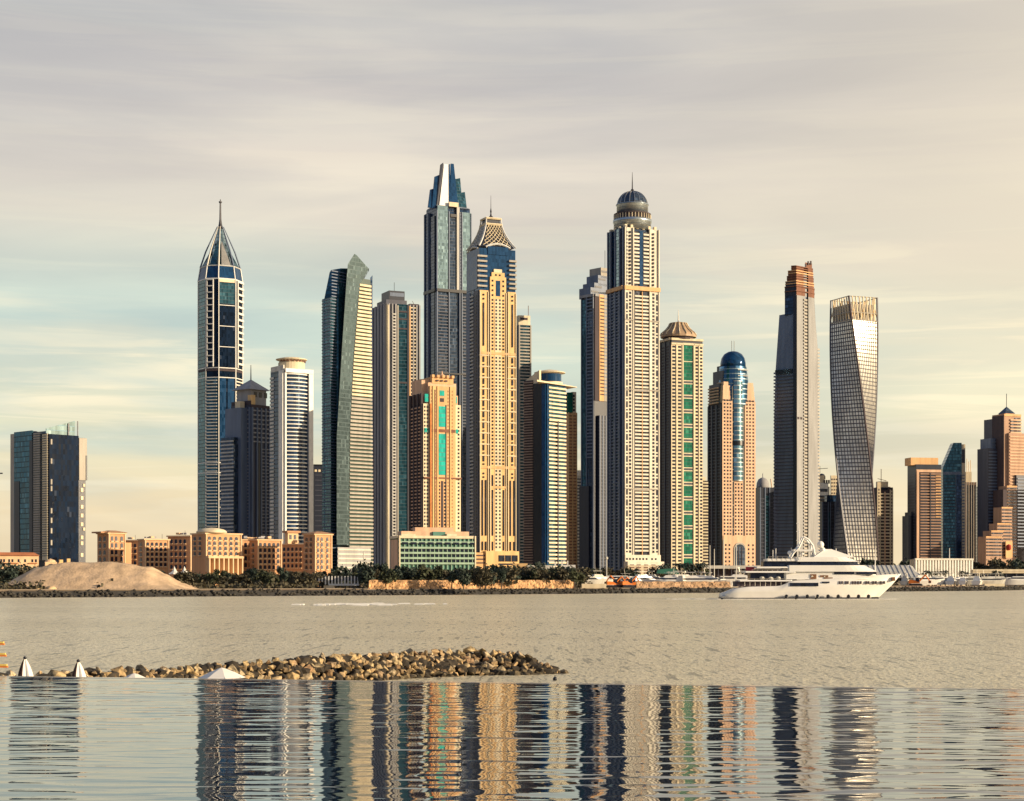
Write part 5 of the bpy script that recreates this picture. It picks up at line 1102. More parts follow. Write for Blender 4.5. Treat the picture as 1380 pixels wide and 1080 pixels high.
T = hotel('low shaded hotel wing of three bays between the leftmost wing and the next block', 166, 187, 189, 728, [], [171, 176.5, 182], 4, d=1130, th=62, eave=False, bottom=764)
T = hotel('second projecting beige hotel block from the left, six storeys, flat cornice', 186, 195, 228, 726.5, [199, 205, 211, 217, 223], [190], 5, d=1080, th=24, eave=False, bottom=766)
T = hotel('shaded recessed hotel wing left of the hotel block with the pale domed roof', 226, 256, 259, 722, [], [231, 237, 243, 249], 5, d=1125, th=62, bottom=770, eave=False)
T = hotel('largest hotel block, with tall arcade columns and a low pale roof dome', 258, 277, 326, 718.5, [282, 289, 296.5, 304, 311.5, 319], [262.5, 269.5], 4, d=1050, th=34, arcade=True, bottom=751, eave=False)
T.mesh(MB().lathe(T.w * .3, T.s * .35, [(9, T.z(718)), (9, T.z(716)), (7.6, T.z(713.5)), (4, T.z(711.4)), (.5, T.z(710.8))], 20), 'low_dome', M['gold2'], True)
T = hotel('narrow hotel wing with large round arches right of the domed-roof block', 322, 326, 347, 727, [331, 337, 343], [], 4, d=1090, th=12, bottom=768, eave=False)
T = hotel('flat-roofed hotel block with five window columns, between the arched wing and the shaded wing', 336, 347, 380, 727, [351, 357, 363, 369, 375], [341], 5, d=1070, th=28, eave=False, bottom=770)
T = hotel('shaded hotel wing carrying a small square roof kiosk', 378, 410, 412, 733, [], [383, 388.5, 394, 399.5, 405], 4, d=1120, th=62, eave=False, bottom=768)
T = Tower('roof_kiosk', 'small square kiosk with an overhanging flat roof standing on the shaded hotel wing', 384, 388, 402, 1122, 30, cat='kiosk', ground=G + (wz(733, 1120) - G))
T.body(hs2, 718, name='wall'); T.vol(hroof, -1.2, T.w + 1.2, -1.2, T.s + 1.2, 715.5, 718.2, 'kiosk_roof'); T.many([(T.front, a, a + 3, 721, 727) for a in (390, 396)], 'kiosk_window', M['dark'], 0.2)
T = hotel('rightmost wing of the beige hotel, tall with a projecting flat roof', 409, 424, 447.5, 719.5, [428.5, 433.5, 441], [413, 419], 6, d=1050, th=34, bottom=770)
# ---------------------------------------------------------------- small buildings
T = Tower('long_villa', 'long low cream villa with an orange tiled roof at the left edge', -60, -58, 54, 950, 4, cat='house')
T.body(hs2, 748.5, name='wall'); T.mesh(MB().loft([[(-1, -1, T.z(748.5)), (T.w + .5, -1, T.z(748.5)), (T.w + .5, 11, T.z(748.5)), (-1, 11, T.z(748.5))], [(2, 4, T.z(744)), (T.w - 2, 4, T.z(744)), (T.w - 2, 6, T.z(744)), (2, 6, T.z(744))]]), 'roof', M['terracotta'])
T.many([(T.front, a, a + 2.4, 753.5, 757.5) for a in (1, 5, 12, 16.5, 25, 34, 44, 49)], 'window', M['dark'], 0.15); T.many([(T.front, a, a + 12, 758.4, 759.4) for a in (0, 14, 40)], 'awning', M['terracotta'], 0.9)
T = Tower('arched_house', 'small golden house with a wide arched opening beside the long villa', 60, 61, 77, 940, 8, cat='house')
T.body(hs2, 757.5, name='wall'); mb = MB(); mb.lathe(T.w / 2, 3.2, [(3.0, T.z(757.5)), (2.4, T.z(755)), (1.0, T.z(753.8)), (.2, T.z(753))], 14); T.mesh(mb, 'roof_dome', hs2); arch_windows(T, T.front, [69], [764.5], 9, 4.6)
T = Tower('roof_terrace_house', 'small golden house with two raised roof turrets beside the arched house', 78, 79, 95, 960, 8, cat='house')
T.body(M['gold'], 758.5, name='wall'); T.vol(M['gold'], .5, 2.4, .2, 3, 754.5, 759, 'roof_turret'); T.vol(M['gold'], 4.6, 6.3, .2, 3, 753, 759, 'roof_turret'); T.many([(T.front, 80, 94, 761.6, 763)], 'dark_slot', M['dark'], 0.1)  # dark strip set on the front wall
for px, lab in ((235, 'left one of two white peaked tents below the hotel'), (248.5, 'right one of two white peaked tents below the hotel')):
    d_ = 900; r_ = root('peaked_tent', lab, 'tent', (wx(px, d_), d_, G), 0, 'white peaked tents below the hotel'); z = lambda y: wz(y, d_) - G
    MB().lathe(0, 0, [(2.9, z(774)), (2.7, z(773)), (1.2, z(770)), (.5, z(766.5)), (.1, z(763.5))], 8).build('canopy', M['white'], r_)
    for sx in (-2, 2):
        for sy in (-2, 2): MB().bar((sx, sy, 0), (sx, sy, z(773)), 0.1).build('post', M['white'], r_)
r_ = root('colonnade', 'row of white posts on a pale base along the shore below the wedge-shaped tower', 'colonnade', (wx(453, 905), 905, G)); z = lambda y: wz(y, 905) - G
for k in range(14): x = (425.5 + 4.36 * k - 453) / F * 905; MB().box(x - .33, x + .33, 0, .6, z(788 if k > 2 else 784), z(776.5)).build('post', M['white'], r_)
MB().box((443 - 453) / F * 905, (484 - 453) / F * 905, -.3, 1.0, z(789.5), z(787)).build('base_beam', M['white'], r_)
MB().box((437 - 453) / F * 905, (451 - 453) / F * 905, -3, 1.0, 0, z(789.2)).build('plinth', M['gold2'], r_); MB().box((424 - 453) / F * 905, (484 - 453) / F * 905, 1.3, 1.8, z(783), z(778)).build('dark_backing', M['dnavy'], r_)  # dark navy sheet behind the posts
# white portal walls at the marina's left end
r_ = root('portal_wall', 'white walls and frames of a low gateway at the foot of the disc-roofed tower', 'gateway', (wx(745, 1150), 1150, G)); z = lambda y: wz(y, 1150) - G; u = lambda p: (p - 745) / F * 1150
MB().box(u(691), u(711), 2, 6, 0, z(759.5)).build('golden_wall', M['gold'], r_); MB().box(u(711), u(746), 0, 5, z(768), z(762)).build('white_wall', M['offwhite'], r_); MB().box(u(711), u(746), 1, 5, 0, z(768)).build('dark_base', M['brown'], r_)  # dark brown base below the white wall
for a, b, t, bo in ((738, 749, 755.6, 757.6), (747.3, 749.5, 755.6, 772), (756.5, 758.6, 755.6, 769), (758, 762, 755.6, 757.4), (758.6, 775.5, 761.6, 766), (764.3, 765.8, 756, 762)): MB().box(u(a), u(b), -.5, .5, z(bo), z(t)).build('white_frame', M['white'], r_)
# white hall with fins, canopy roof, long quay wall at the right
T = Tower('finned_hall', 'long low cream hall with close vertical fins behind the moored boats, right', 1226, 1233, 1311, 1500, 32, cat='hall')
T.body(M['gold2'], 754, name='wall'); T.many(piers(T.front, [1233.5 + 3.82 * k for k in range(21)], 752.6, 785, 1.7), 'fin', M['white'], 1.6); T.slab(T.front, 1232, 1311.5, 752.6, 755, 1.9, 'cornice', M['offwhite'])
r_ = root('tent_roof', 'big grey-white sloping canopy roof behind the bow of the large yacht', 'canopy', (wx(1215, 1400), 1400, G)); z = lambda y: wz(y, 1400) - G; u = lambda p: (p - 1215) / F * 1400
MB().loft([[(u(1150), 0, z(779)), (u(1240), 0, z(779)), (u(1240), 26, z(763)), (u(1150), 26, z(763))], [(u(1150), 0, z(778.4)), (u(1240), 0, z(778.4)), (u(1236), 26, z(761.6)), (u(1150), 26, z(761.6))]]).build('canopy', mat('canopy_membrane', (0.55, 0.54, 0.49), rough=0.6, var=0.1), r_)
MB().loft([[(u(1232), 24, z(764)), (u(1236), 24, z(764)), (u(1250), 2, z(786)), (u(1244), 2, z(786))], [(u(1232), 25, z(761.6)), (u(1236), 25, z(761.6)), (u(1250.5), 3, z(783)), (u(1244), 3, z(783))]]).build('edge_slope', M['white'], r_)
for k in range(14): x = u(1152 + 6.3 * k); MB().bar((x, -.3, z(778.3)), (x + 1, 26, z(761.3)), 0.28).build('seam', M['grey'], r_)
for k in range(6): x = u(1155 + 16 * k); MB().bar((x, .4, 0), (x, .4, z(778.6)), 0.25).build('post', M['grey'], r_)
r_ = root('elevated_walkway', 'long cream elevated walkway over a dark gap behind the boats at the right edge', 'walkway', (wx(1350, 1480), 1480, G)); z = lambda y: wz(y, 1480) - G; u = lambda p: (p - 1350) / F * 1480
MB().box(u(1311), u(1420), 0, 6, z(772.8), z(768)).build('deck', M['gold2'], r_); MB().box(u(1311), u(1420), -.3, 0.2, z(770), z(767.4)).build('parapet', M['cream'], r_); MB().box(u(1311), u(1420), 4, 7, 0, z(773)).build('back_wall', M['dnavy'], r_)
for k in range(8): MB().box(u(1314 + 14 * k), u(1315.4 + 14 * k), 1, 3, 0, z(772.8)).build('pillar', M['dgrey'], r_)
r_ = root('marina_canopy', 'long flat cream canopy on dark posts at the foot of the blue-domed tower', 'canopy', (wx(990, 1450), 1450, G)); z = lambda y: wz(y, 1450) - G; u = lambda p: (p - 990) / F * 1450
MB().box(u(946), u(1052), 0, 9, z(766.5), z(762.3)).build('roof', M['offwhite'], r_)
for k in range(12): MB().bar((u(950 + 9 * k), 1, 0), (u(950 + 9 * k), 1, z(766)), 0.22).build('post', M['dgrey'], r_)
MB().box(u(948), u(1052), 7, 8, 0, z(767)).build('back_wall', M['brown'], r_)
T = Tower('marina_building', 'small cream building with brown window slots in front of the domed tower', 843, 846, 886, 1440, 10, cat='building')
T.body(M['gold2'], 762, name='wall'); T.many([(T.front, a, a + 6, y, y + 1.3) for a in (849, 858, 868, 877) for y in (764.5, 768, 772)], 'window_slot', M['rust'], 0.2)
gd = mat('dark_green_canvas', (0.02, 0.13, 0.09)); r_ = root('green_canopy', 'dark green canvas canopy behind the moored yachts left of the large yacht', 'canopy', (wx(899, 1300), 1300, G)); z = lambda y: wz(y, 1300) - G; u = lambda p: (p - 899) / F * 1300
MB().loft([[(u(885), 0, z(773)), (u(917), 0, z(774)), (u(917), 8, z(774)), (u(885), 8, z(773))], [(u(887), 1, z(767.5)), (u(909), 1, z(766)), (u(909), 7, z(766)), (u(887), 7, z(767.5))]]).build('canvas', gd, r_)
for sx in (887, 901, 915): MB().bar((u(sx), 1, 0), (u(sx), 1, z(773)), 0.15).build('post', M['dgrey'], r_)
# poles
def pole(px, top, bot, d, r, m, lab, nm='lamp_post', cat='lamp post', head=True):
    o = root(nm, lab, cat, (wx(px, d), d, G)); h = wz(top, d) - G; MB().bar((0, 0, 0), (0, 0, h), r, 6, r * .7).build('pole', m, o)
    if head: MB().blob((0, 0, h), r * 2.0, 3, 4, 6, 0.05).build('lamp_head', m, o)
pole(817.5, 752.5, 775, 1150, 0.55, M['offwhite'], 'thick pale round-headed post left of the orange machines')
pole(490, 744, 765, 1000, 0.5, M['offwhite'], 'short thick white post at the foot of the wedge-shaped tower', 'bollard_column', 'post', False)
o = root('floodlight_mast', 'tall thin floodlight mast cut by the left edge of the photo', 'mast', (wx(-1.2, 1000), 1000, G)); h = wz(639, 1000) - G
MB().bar((0, 0, 0), (0, 0, h), 0.3, 6, .22).build('pole', M['dmetal'], o); MB().box(-2.5, 1.9, -.5, .5, h, h + .7).build('lamp_bar', M['dmetal'], o)
pole(1279.5, 739, 757, 1520, 0.5, M['white'], 'white needle mast rising from behind the finned hall', 'needle_mast', 'mast', False)

# ================================================================ trees
leafm = []
for nm, c in (('dark_olive_leaves', (0.045, 0.055, 0.025)), ('blue_green_leaves', (0.03, 0.048, 0.036)), ('dusty_brown_green_leaves', (0.07, 0.062, 0.035))): leafm.append(mat(nm, c, rough=0.8, var=0.5, scale=0.6))
bark = mat('bark', (0.10, 0.07, 0.05))
def leaf_crown(seed, R0, H0, n=430, quad=0.75):
    rnd = random.Random(seed); mb = MB(); cl = []
    for k in range(9): a = rnd.uniform(0, 6.28); r = R0 * rnd.uniform(0.1, 0.75); cl.append(Vector((r * math.cos(a), r * math.sin(a), H0 * rnd.uniform(.35, .92)))); 
    for k in range(n):
        c = rnd.choice(cl); dv = Vector((rnd.gauss(0, 1), rnd.gauss(0, 1), rnd.gauss(0, .75))).normalized() * R0 * rnd.uniform(.2, .48); p = c + dv
        a = Vector((rnd.gauss(0, 1), rnd.gauss(0, 1), rnd.gauss(0, 1))).normalized(); b = a.orthogonal().normalized(); s = quad * rnd.uniform(.5, 1.2); b2 = a.cross(b)
        i = len(mb.v); mb.v += [tuple(p + b * s), tuple(p + b2 * s * .6), tuple(p - b * s), tuple(p - b2 * s * .6)]; mb.f.append((i, i + 1, i + 2, i + 3))
    return mb, cl
TREES = []
for k in range(6):
    r0 = [3.4, 4.2, 3.0, 3.8, 2.8, 4.6][k]; h0 = [7.5, 8.5, 8.0, 6.5, 9.0, 7.0][k]
    o = root('tree', '', 'tree', (0, 0, 0), 0, 'trees in the belt behind the shore'); mb, cl = leaf_crown(k, r0, h0); mb.build('crown', leafm[k % 3], o)
    mb = MB().bar((0, 0, -0.3), (0.2, 0, h0 * .5), .3, 6, .18)
    for c in cl[:5]: mb.bar((0.2, 0, h0 * .42), tuple(c), .13, 4, .04)
    mb.build('trunk', bark, o); TREES.append(o)
used = [False] * 6
def place(protos, usedl, k, px, d, s, lab, group, rz=None):
    o = protos[k]
    if usedl[k]: o = copy_tree(o)
    usedl[k] = True; o.location = (wx(px, d), d, G - .1); o.scale = (s, s, s * random.uniform(.9, 1.1)); o.rotation_euler = (0, 0, random.uniform(0, 6.28) if rz is None else rz); o['label'] = lab; o['group'] = group
rt = random.Random(21)
for k in range(150):
    px = 150 + (790 - 150) * k / 150 + rt.uniform(-3, 3)
    d = rt.uniform(870, 1010) if px < 700 else rt.uniform(940, 1040)
    top = 764 if px > 470 else 768
    if 250 < px < 330: top = 771
    if px < 240: top = 773; d = rt.uniform(880, 1000)
    if 424 < px < 486: d = rt.uniform(925, 1020)
    hh = wz(top + rt.uniform(-3, 6), d) - G; place(TREES, used, rt.randrange(6), px, d, max(.45, hh / 8.0), 'bushy dark green tree in the belt between the shore and the buildings', 'trees in the belt behind the shore')
for k in range(14):
    px = -4 + 56 * k / 14 + rt.uniform(-2, 2); d = rt.uniform(850, 920); place(TREES, used, rt.randrange(6), px, d, (wz(763 + rt.uniform(-2, 5), d) - G) / 8.0, 'dark tree in the clump below the long villa, behind the sand heap', 'trees below the long villa')
for k in range(70):
    px = rt.choice([rt.uniform(884, 958), rt.uniform(1130, 1236), rt.uniform(1236, 1380), rt.uniform(1236, 1380), rt.uniform(775, 850)]); d = rt.uniform(1540, 1640) if px > 1000 else rt.uniform(1320, 1400)
    place(TREES, used, rt.randrange(6), px, d, (wz((755 if px > 1000 else 764) + rt.uniform(-3, 4), d) - G) / 8.6, 'dark tree among the marina buildings behind the boats', 'trees among the marina buildings')
# date palms
def palm(seed):
    rnd = random.Random(seed); o = root('palm_tree', '', 'palm', (0, 0, 0)); MB().bar((0, 0, 0), (.2, 0, 7.6), .32, 6, .22).build('trunk', bark, o); mb = MB()
    for k in range(26):
        a = 6.283 * k / 26 + rnd.uniform(-.1, .1); e = rnd.uniform(-.2, 1.0); L = rnd.uniform(2.4, 3.2); pts = []
        for j in range(6): t = j / 5; pts.append(Vector((.2 + math.cos(a) * L * t * math.cos(e * .8), math.sin(a) * L * t * math.cos(e * .8), 7.6 + L * (t * math.sin(e) - .75 * t * t))))
        sd = Vector((-math.sin(a), math.cos(a), 0)) * .28
        for p, q in zip(pts, pts[1:]): i = len(mb.v); mb.v += [tuple(p - sd), tuple(p + sd), tuple(q + sd * .7), tuple(q - sd * .7)]; mb.f.append((i, i + 1, i + 2, i + 3))
    mb.build('crown', leafm[1], o); return o
PALMS = [palm(1), palm(2)]; usedp = [False, False]
for k, px in enumerate([890, 897, 915, 921, 927, 934, 940, 946, 981, 1247, 1252, 1262, 1268, 1274, 1296, 1303, 1341, 1346, 724, 733, 742]):
    d = 1330 if px < 1000 else 1410
    if px < 760: d = 1060
    if px == 981: d = 1500
    place(PALMS, usedp, k % 2, px, d, (wz(757 if px < 1000 else 768, d) - G) / 9.0 if px > 760 else .9, 'date palm with a dark drooping crown among the marina boats' if px > 760 else 'date palm standing in the tree belt near the white gateway', 'date palms along the marina' if px > 760 else 'date palms near the gateway')
hedge = MB(); rnd = random.Random(8)
for k in range(5200):
    px = rnd.uniform(130, 800) if k < 3800 else rnd.uniform(-10, 60) if k < 4200 else rnd.uniform(1130, 1390); d = shore_d(px) + rnd.uniform(34, 62) if px < 1000 else rnd.uniform(1490, 1530)
    if 424 < px < 486: d += 40
    p = Vector((wx(px, d), d, G + abs(rnd.gauss(0, 1.3)) * (1.2 if px < 1000 else 2.2))); a = Vector((rnd.gauss(0, 1), rnd.gauss(0, 1), rnd.gauss(0, 1))).normalized(); b = a.orthogonal().normalized() * rnd.uniform(.5, 1.1); c = a.cross(b)
    i = len(hedge.v); hedge.v += [tuple(p + b), tuple(p + c), tuple(p - b), tuple(p - c)]; hedge.f.append((i, i + 1, i + 2, i + 3))
stuff(hedge.build('undergrowth', leafm[2]))
# ================================================================ the large yacht
wh = mat('yacht_white_gelcoat', (0.82, 0.80, 0.75), rough=0.25, var=0.03); dk = M['dark']; YD = 669.0; YX = 1085.0
Yr = root('superyacht', 'large white multi-deck yacht with two radar balls cruising in front of the marina', 'yacht', (wx(YX, YD), YD + 6.5, 0)); mpy = YD / F
yx = lambda p: (p - YX) * mpy
yz = lambda y: wz(y, YD)
N = 40; rings = []
def sheer(p): 
    tab = [(972, 800.5), (984, 797), (990, 793.5), (1008, 791), (1052, 790), (1060, 786.5), (1066, 783), (1120, 780), (1160, 776.5), (1219, 773.5)]
    for (a, ya), (b, yb) in zip(tab, tab[1:]):
        if a <= p <= b: return ya + (yb - ya) * (p - a) / (b - a)
    return tab[-1][1]
def hb(t, e): return max(.12, 6.3 * e * (min(1, (t + .08) / .16) ** .4) * (1 - max(0, (t - .5) / .5) ** 2.3))
for k in range(N + 1):
    t = k / N; pd = 974 + (1219.5 - 974) * t; pw = 973 + (1188 - 973) * t; pm = (pd + pw) / 2 + 3 * t; zt = yz(sheer(pd))
    a, b, c = hb(t, 1), hb(t, .97), hb(t, .86)
    if t > .93: b *= .8; c *= .5
    rings.append([(yx(pw), -c, -1), (yx(pw), -c, .4), (yx(pm), -b, zt * .55), (yx(pd), -a, zt), (yx(pd), a, zt), (yx(pm), b, zt * .55), (yx(pw), c, .4), (yx(pw), c, -1)])
MB().loft(rings).build('hull', wh, Yr, True)
rb = []
for k in range(N + 1):
    t = k / N; pw = 972.6 + (1189 - 972.6) * t; c = hb(t, .86) * (.5 if t > .93 else 1) + .06; rb.append([(yx(pw), -c, -1), (yx(pw), -c, .85), (yx(pw), c, .85), (yx(pw), c, -1)])
MB().loft(rb).build('dark_waterline_stripe', M['black'], Yr)
def deck(p0, p1, yt, yb, hbm, nose=.25, m=wh, name='deck', rake=0.0, aft=.06):
    L = yx(p1) - yx(p0); pts = []
    for k in range(9): t = k / 8; pts.append((yx(p0) + L * (1 - nose) + L * nose * math.sin(t * math.pi / 2), -hbm * math.cos(t * math.pi / 2)))
    pts += [(x, -y) for x, y in reversed(pts[:-1])]; pts += [(yx(p0) + L * aft * .3, hbm), (yx(p0), hbm * .8), (yx(p0), -hbm * .8), (yx(p0) + L * aft * .3, -hbm)]
    r2 = [(x - rake * max(0, (x - yx(p0)) / L) ** 3, y * .96, yz(yt)) for x, y in pts]
    return MB().loft([[(x, y, yz(yb)) for x, y in pts], r2]).build(name, m, Yr)
deck(974, 990, 802, 804, 5.2, .05, M['bgrey'], 'swim_platform')  # slate blue puts the stern's shade into the platform colour
deck(992, 1128, 783.6, 791, 4.6, .1, M['brown'], 'lower_saloon'); deck(996, 1070, 781.8, 783.8, 6.2, .05, name='main_deck')
deck(1012, 1062, 772.5, 782, 4.0, .05, dk, 'aft_saloon_glass'); deck(1058, 1190, 771, 781, 5.2, .35, wh, 'main_superstructure', 2.0)
deck(1004, 1075, 769.8, 772, 6.0, .05, name='upper_deck_overhang'); deck(1020, 1066, 763.8, 765.8, 5.6, .05, name='bridge_deck_overhang')
deck(1062, 1187, 762, 770.6, 5.9, .35, name='upper_bulwark', rake=5.0); deck(1030, 1085, 757, 764, 3.8, .05, dk, 'sky_lounge_glass'); deck(1078, 1164, 756.6, 762.6, 4.9, .4, dk, 'bridge_window_band', 1.5)
deck(1074, 1162, 751, 757, 5.4, .4, name='bridge_roof', rake=4.5); deck(1034, 1084, 753, 756.4, 5.0, .05, name='sun_deck_bulwark')
MB().loft([[(yx(1098), -3.6, yz(751)), (yx(1156), -2, yz(751)), (yx(1156), 2, yz(751)), (yx(1098), 3.6, yz(751))], [(yx(1115), -1.6, yz(740)), (yx(1124), -1.2, yz(740)), (yx(1124), 1.2, yz(740)), (yx(1115), 1.6, yz(740))]]).build('top_fairing', wh, Yr)
for a, b, t, bo in ((1093, 1101, 774, 780.5), (1106, 1117, 775.5, 778), (1111, 1123, 778.5, 781)): MB().box(yx(a), yx(b), -5.35, -3.0, yz(bo), yz(t)).build('side_recess', mat('teak_brown', (0.20, 0.09, 0.04)), Yr)
MB().box(yx(1206), yx(1210), -1.9, 0, yz(783), yz(778)).build('anchor_pocket', MATS['teak_brown'], Yr)
for a, b, t, bo in ((1125, 1152, 770.4, 774.2), (1155, 1182, 771, 774.2), (1064.5, 1103, 785.6, 790.2), (1108, 1118, 784, 786)):
    MB().box(yx(a), yx(b), -6.45 if t > 780 else -5.3 , -5.0 if t > 780 else -3.0, yz(bo), yz(t)).build('window_strip', dk, Yr)
for k, px in enumerate([1132, 1135.5, 1140.5, 1143.5, 1150, 1153.5, 1157.5, 1161.5, 1169, 1172.5, 1179, 1183, 1190, 1195]):
    t = (px - 974) / 245.5; y_ = -hb(t, 1) * 1.0; MB().box(yx(px - .9), yx(px + .9), y_ - .12, y_ + .9, yz(787.2), yz(783.4)).build('porthole', M['brown'], Yr)
for k in range(9):
    px = 1060 + 14 * k; t = (px - 974) / 245.5; MB().blob((yx(px), -hb(t, .97) - .35, 1.0), .75, k, 5, 8, .05, 1.2).build('fender', M['black'], Yr)
for s in (-1, 1):
    mb = MB(); pts = [(1068, 752), (1072, 745), (1079, 738), (1086, 723.5), (1092, 727), (1098, 735), (1101, 750)]
    for (a, ya), (b, yb) in zip(pts, pts[1:]): mb.bar((yx(a), s * 2.4, yz(ya)), (yx(b), s * 2.4, yz(yb)), .38)
    mb.build('radar_arch', wh, Yr)
mb = MB(); mb.bar((yx(1081), 0, yz(752)), (yx(1080), 0, yz(701)), .32, 6, .12); 
for y in (705, 716, 728): mb.bar((yx(1077), 0, yz(y)), (yx(1084), 0, yz(y)), .14)
mb.build('mast', wh, Yr)
MB().box(yx(1072), yx(1102), -2.6, 2.6, yz(743), yz(740.4)).build('mast_platform', wh, Yr)
for px, y, r in ((1109, 734, 1.35), (1067, 745, .8), (1112, 741, 1.0), (1096, 733, .6), (1084, 746, .7)): 
    o = MB().blob((yx(px), -1.2, yz(y)), r, 1, 10, 16, 0, 1.05).build('radar_dome', wh, Yr, True); MB().bar((yx(px), -1.2, yz(751)), (yx(px), -1.2, yz(y)), .25).build('dome_stalk', wh, Yr)
for a, b in ((1045, 741), (1049, 739), (1070, 738), (1131, 739)): MB().bar((yx(a), 0, yz(756)), (yx(a), 0, yz(b)), .12).build('whip_antenna', wh, Yr)
MB().bar((yx(1184), 0, yz(774)), (yx(1184.5), 0, yz(738)), .3, 6, .1).build('bow_mast', wh, Yr)
MB().box(yx(1008), yx(1019), -.2, .2, yz(770), yz(764)).build('ensign', mat('red_cloth', (0.5, 0.05, 0.07)), Yr); MB().bar((yx(1019.5), 0, yz(776)), (yx(1019.5), 0, yz(762)), .1).build('flagstaff', wh, Yr)
for k in range(9): px = 1004 + 7 * k; MB().bar((yx(px), -5.7, yz(790)), (yx(px), -5.7, yz(783)), .1).build('deck_post', M['metal'], Yr)
for p0, p1, y in ((1000, 1060, 780), (1014, 1062, 768), (1036, 1080, 750.6), (1165, 1215, 772)):
    mb = MB(); s = -5.6 if p1 < 1100 else -2.4
    mb.bar((yx(p0), s, yz(y)), (yx(p1), s if p1 < 1100 else -.6, yz(y) + .02), .07)
    for k in range(8): q = p0 + (p1 - p0) * k / 7; mb.bar((yx(q), s if p1 < 1100 else s + 1.8 * k / 7, yz(y)), (yx(q), s if p1 < 1100 else s + 1.8 * k / 7, yz(y) - 1.0), .06)
    mb.build('rail', M['metal'], Yr)
for k, (px, y) in enumerate([(1028, 779.5), (1040, 780), (1050, 779.5), (1095, 777), (1112, 777)]): MB().blob((yx(px), -4.6, yz(y)), 1.0, k, 4, 7, .15, .7).build('tender_cover', M['offwhite'], Yr)
# wake at the stern
mb = MB(); rnd = random.Random(5)
for k in range(160):
    px = rnd.uniform(900, 1205); d = YD - 1 - abs(rnd.gauss(0, 1.2)) if px > 975 else YD + rnd.gauss(4, 2); w = rnd.uniform(.4, 1.6); x = wx(px, d); i = len(mb.v)
    if px < 975 and rnd.random() < .5: continue
    mb.v += [(x - w, d, .02), (x + w, d - .1, .02), (x + w * .8, d + .25, .25), (x - w * .7, d + .25, .22), (x + w, d + .7, .02), (x - w, d + .8, .02)]; mb.f += [(i, i + 1, i + 2, i + 3), (i + 3, i + 2, i + 4, i + 5), (i + 1, i + 4, i + 2), (i, i + 3, i + 5)]
stuff(mb.build('wake_foam', MATS['glint_and_foam']))

# ================================================================ moored boats
def boat(L, style, m=wh):
    o = root('motor_yacht', '', 'boat', (0, 0, 0)); B = L * .13; rings = []
    for k in range(13):
        t = k / 12; hw = B * (1 - max(0, (t - .45) / .55) ** 2.2) + .05; zt = 1.6 + 1.3 * t * t; rings.append([(-L / 2 + L * .93 * t, -hw * .7, -.4), (-L / 2 + L * t, -hw, zt), (-L / 2 + L * t, hw, zt), (-L / 2 + L * .93 * t, hw * .7, -.4)])
    MB().loft(rings).build('hull', m, o)
    MB().loft([[(-L * .38, -B * .75, 1.7), (L * .22, -B * .6, 1.9), (L * .22, B * .6, 1.9), (-L * .38, B * .75, 1.7)], [(-L * .36, -B * .65, 3.6), (L * .08, -B * .5, 3.6), (L * .08, B * .5, 3.6), (-L * .36, B * .65, 3.6)]]).build('cabin', m, o)
    MB().loft([[(-L * .33, -B * .77, 2.5), (L * .18, -B * .62, 2.5), (L * .18, B * .62, 2.5), (-L * .33, B * .77, 2.5)], [(-L * .33, -B * .72, 3.15), (L * .12, -B * .58, 3.15), (L * .12, B * .58, 3.15), (-L * .33, B * .72, 3.15)]]).build('window_band', dk, o)
    if style >= 1:
        MB().loft([[(-L * .3, -B * .5, 3.6), (L * .02, -B * .4, 3.6), (L * .02, B * .4, 3.6), (-L * .3, B * .5, 3.6)], [(-L * .3, -B * .5, 4.5), (-L * .04, -B * .35, 4.5), (-L * .04, B * .35, 4.5), (-L * .3, B * .5, 4.5)]]).build('flybridge', m, o)
        MB().box(-L * .34, -L * .06, -B * .55, B * .55, 5.9, 6.05).build('hard_top', m, o); MB().bar((-L * .2, 0, 4.4), (-L * .24, 0, 8.3 if style == 1 else 6.8), .12).build('radar_mast', M['metal'], o)
        for sx in (-.3, -.1): MB().bar((L * sx, -B * .45, 4.4), (L * sx, -B * .45, 6), .07).build('top_post', M['metal'], o)
    return o
BO = [boat(14, 0), boat(20, 1), boat(26, 2), boat(17, 1, M['offwhite'])]; ub = [False] * 4
BL = ['small white cabin cruiser moored at the marina behind the rubble bank', 'white flybridge motor yacht moored at the marina behind the rubble bank', 'large white motor yacht with a hard top moored at the marina', 'off-white flybridge yacht moored at the marina behind the rubble bank']
rt = random.Random(4)
for px, k, d in [(783, 0, 1130), (791, 0, 1170), (797, 3, 1120), (805, 0, 1160), (812, 3, 1130), (824, 0, 1230), (833, 0, 1200), (842, 0, 1210), (852, 3, 1190), (863, 0, 1180), (872, 1, 1150), (884, 3, 1180), (895, 1, 1140), (906, 2, 1200), (921, 3, 1120), (930, 2, 1180), (941, 2, 1120), (953, 2, 1160), (962, 1, 1120), (975, 0, 1140), (986, 1, 1160), (997, 3, 1190), (1008, 1, 1250),
                 (1221, 3, 1340), (1250, 1, 1330), (1256, 3, 1370), (1266, 0, 1340), (1272, 1, 1390), (1283, 1, 1340), (1290, 2, 1380), (1299, 0, 1330), (1306, 3, 1360), (1318, 1, 1330), (1329, 2, 1370), (1335, 3, 1340), (1354, 3, 1360), (1360, 0, 1390), (1368, 0, 1350), (1378, 3, 1370)]:
    lift = 2.2
    place(BO, ub, k, px, d, 1.35 if k else 1.5, BL[k], 'boats moored along the marina', rt.choice([0.1, -.1, math.pi, .5, -.4, math.pi + .3, 1.2]))
for o in COL.objects:
    if o.name.startswith('motor_yacht') and not o.parent: o.location.z = G + 1.6
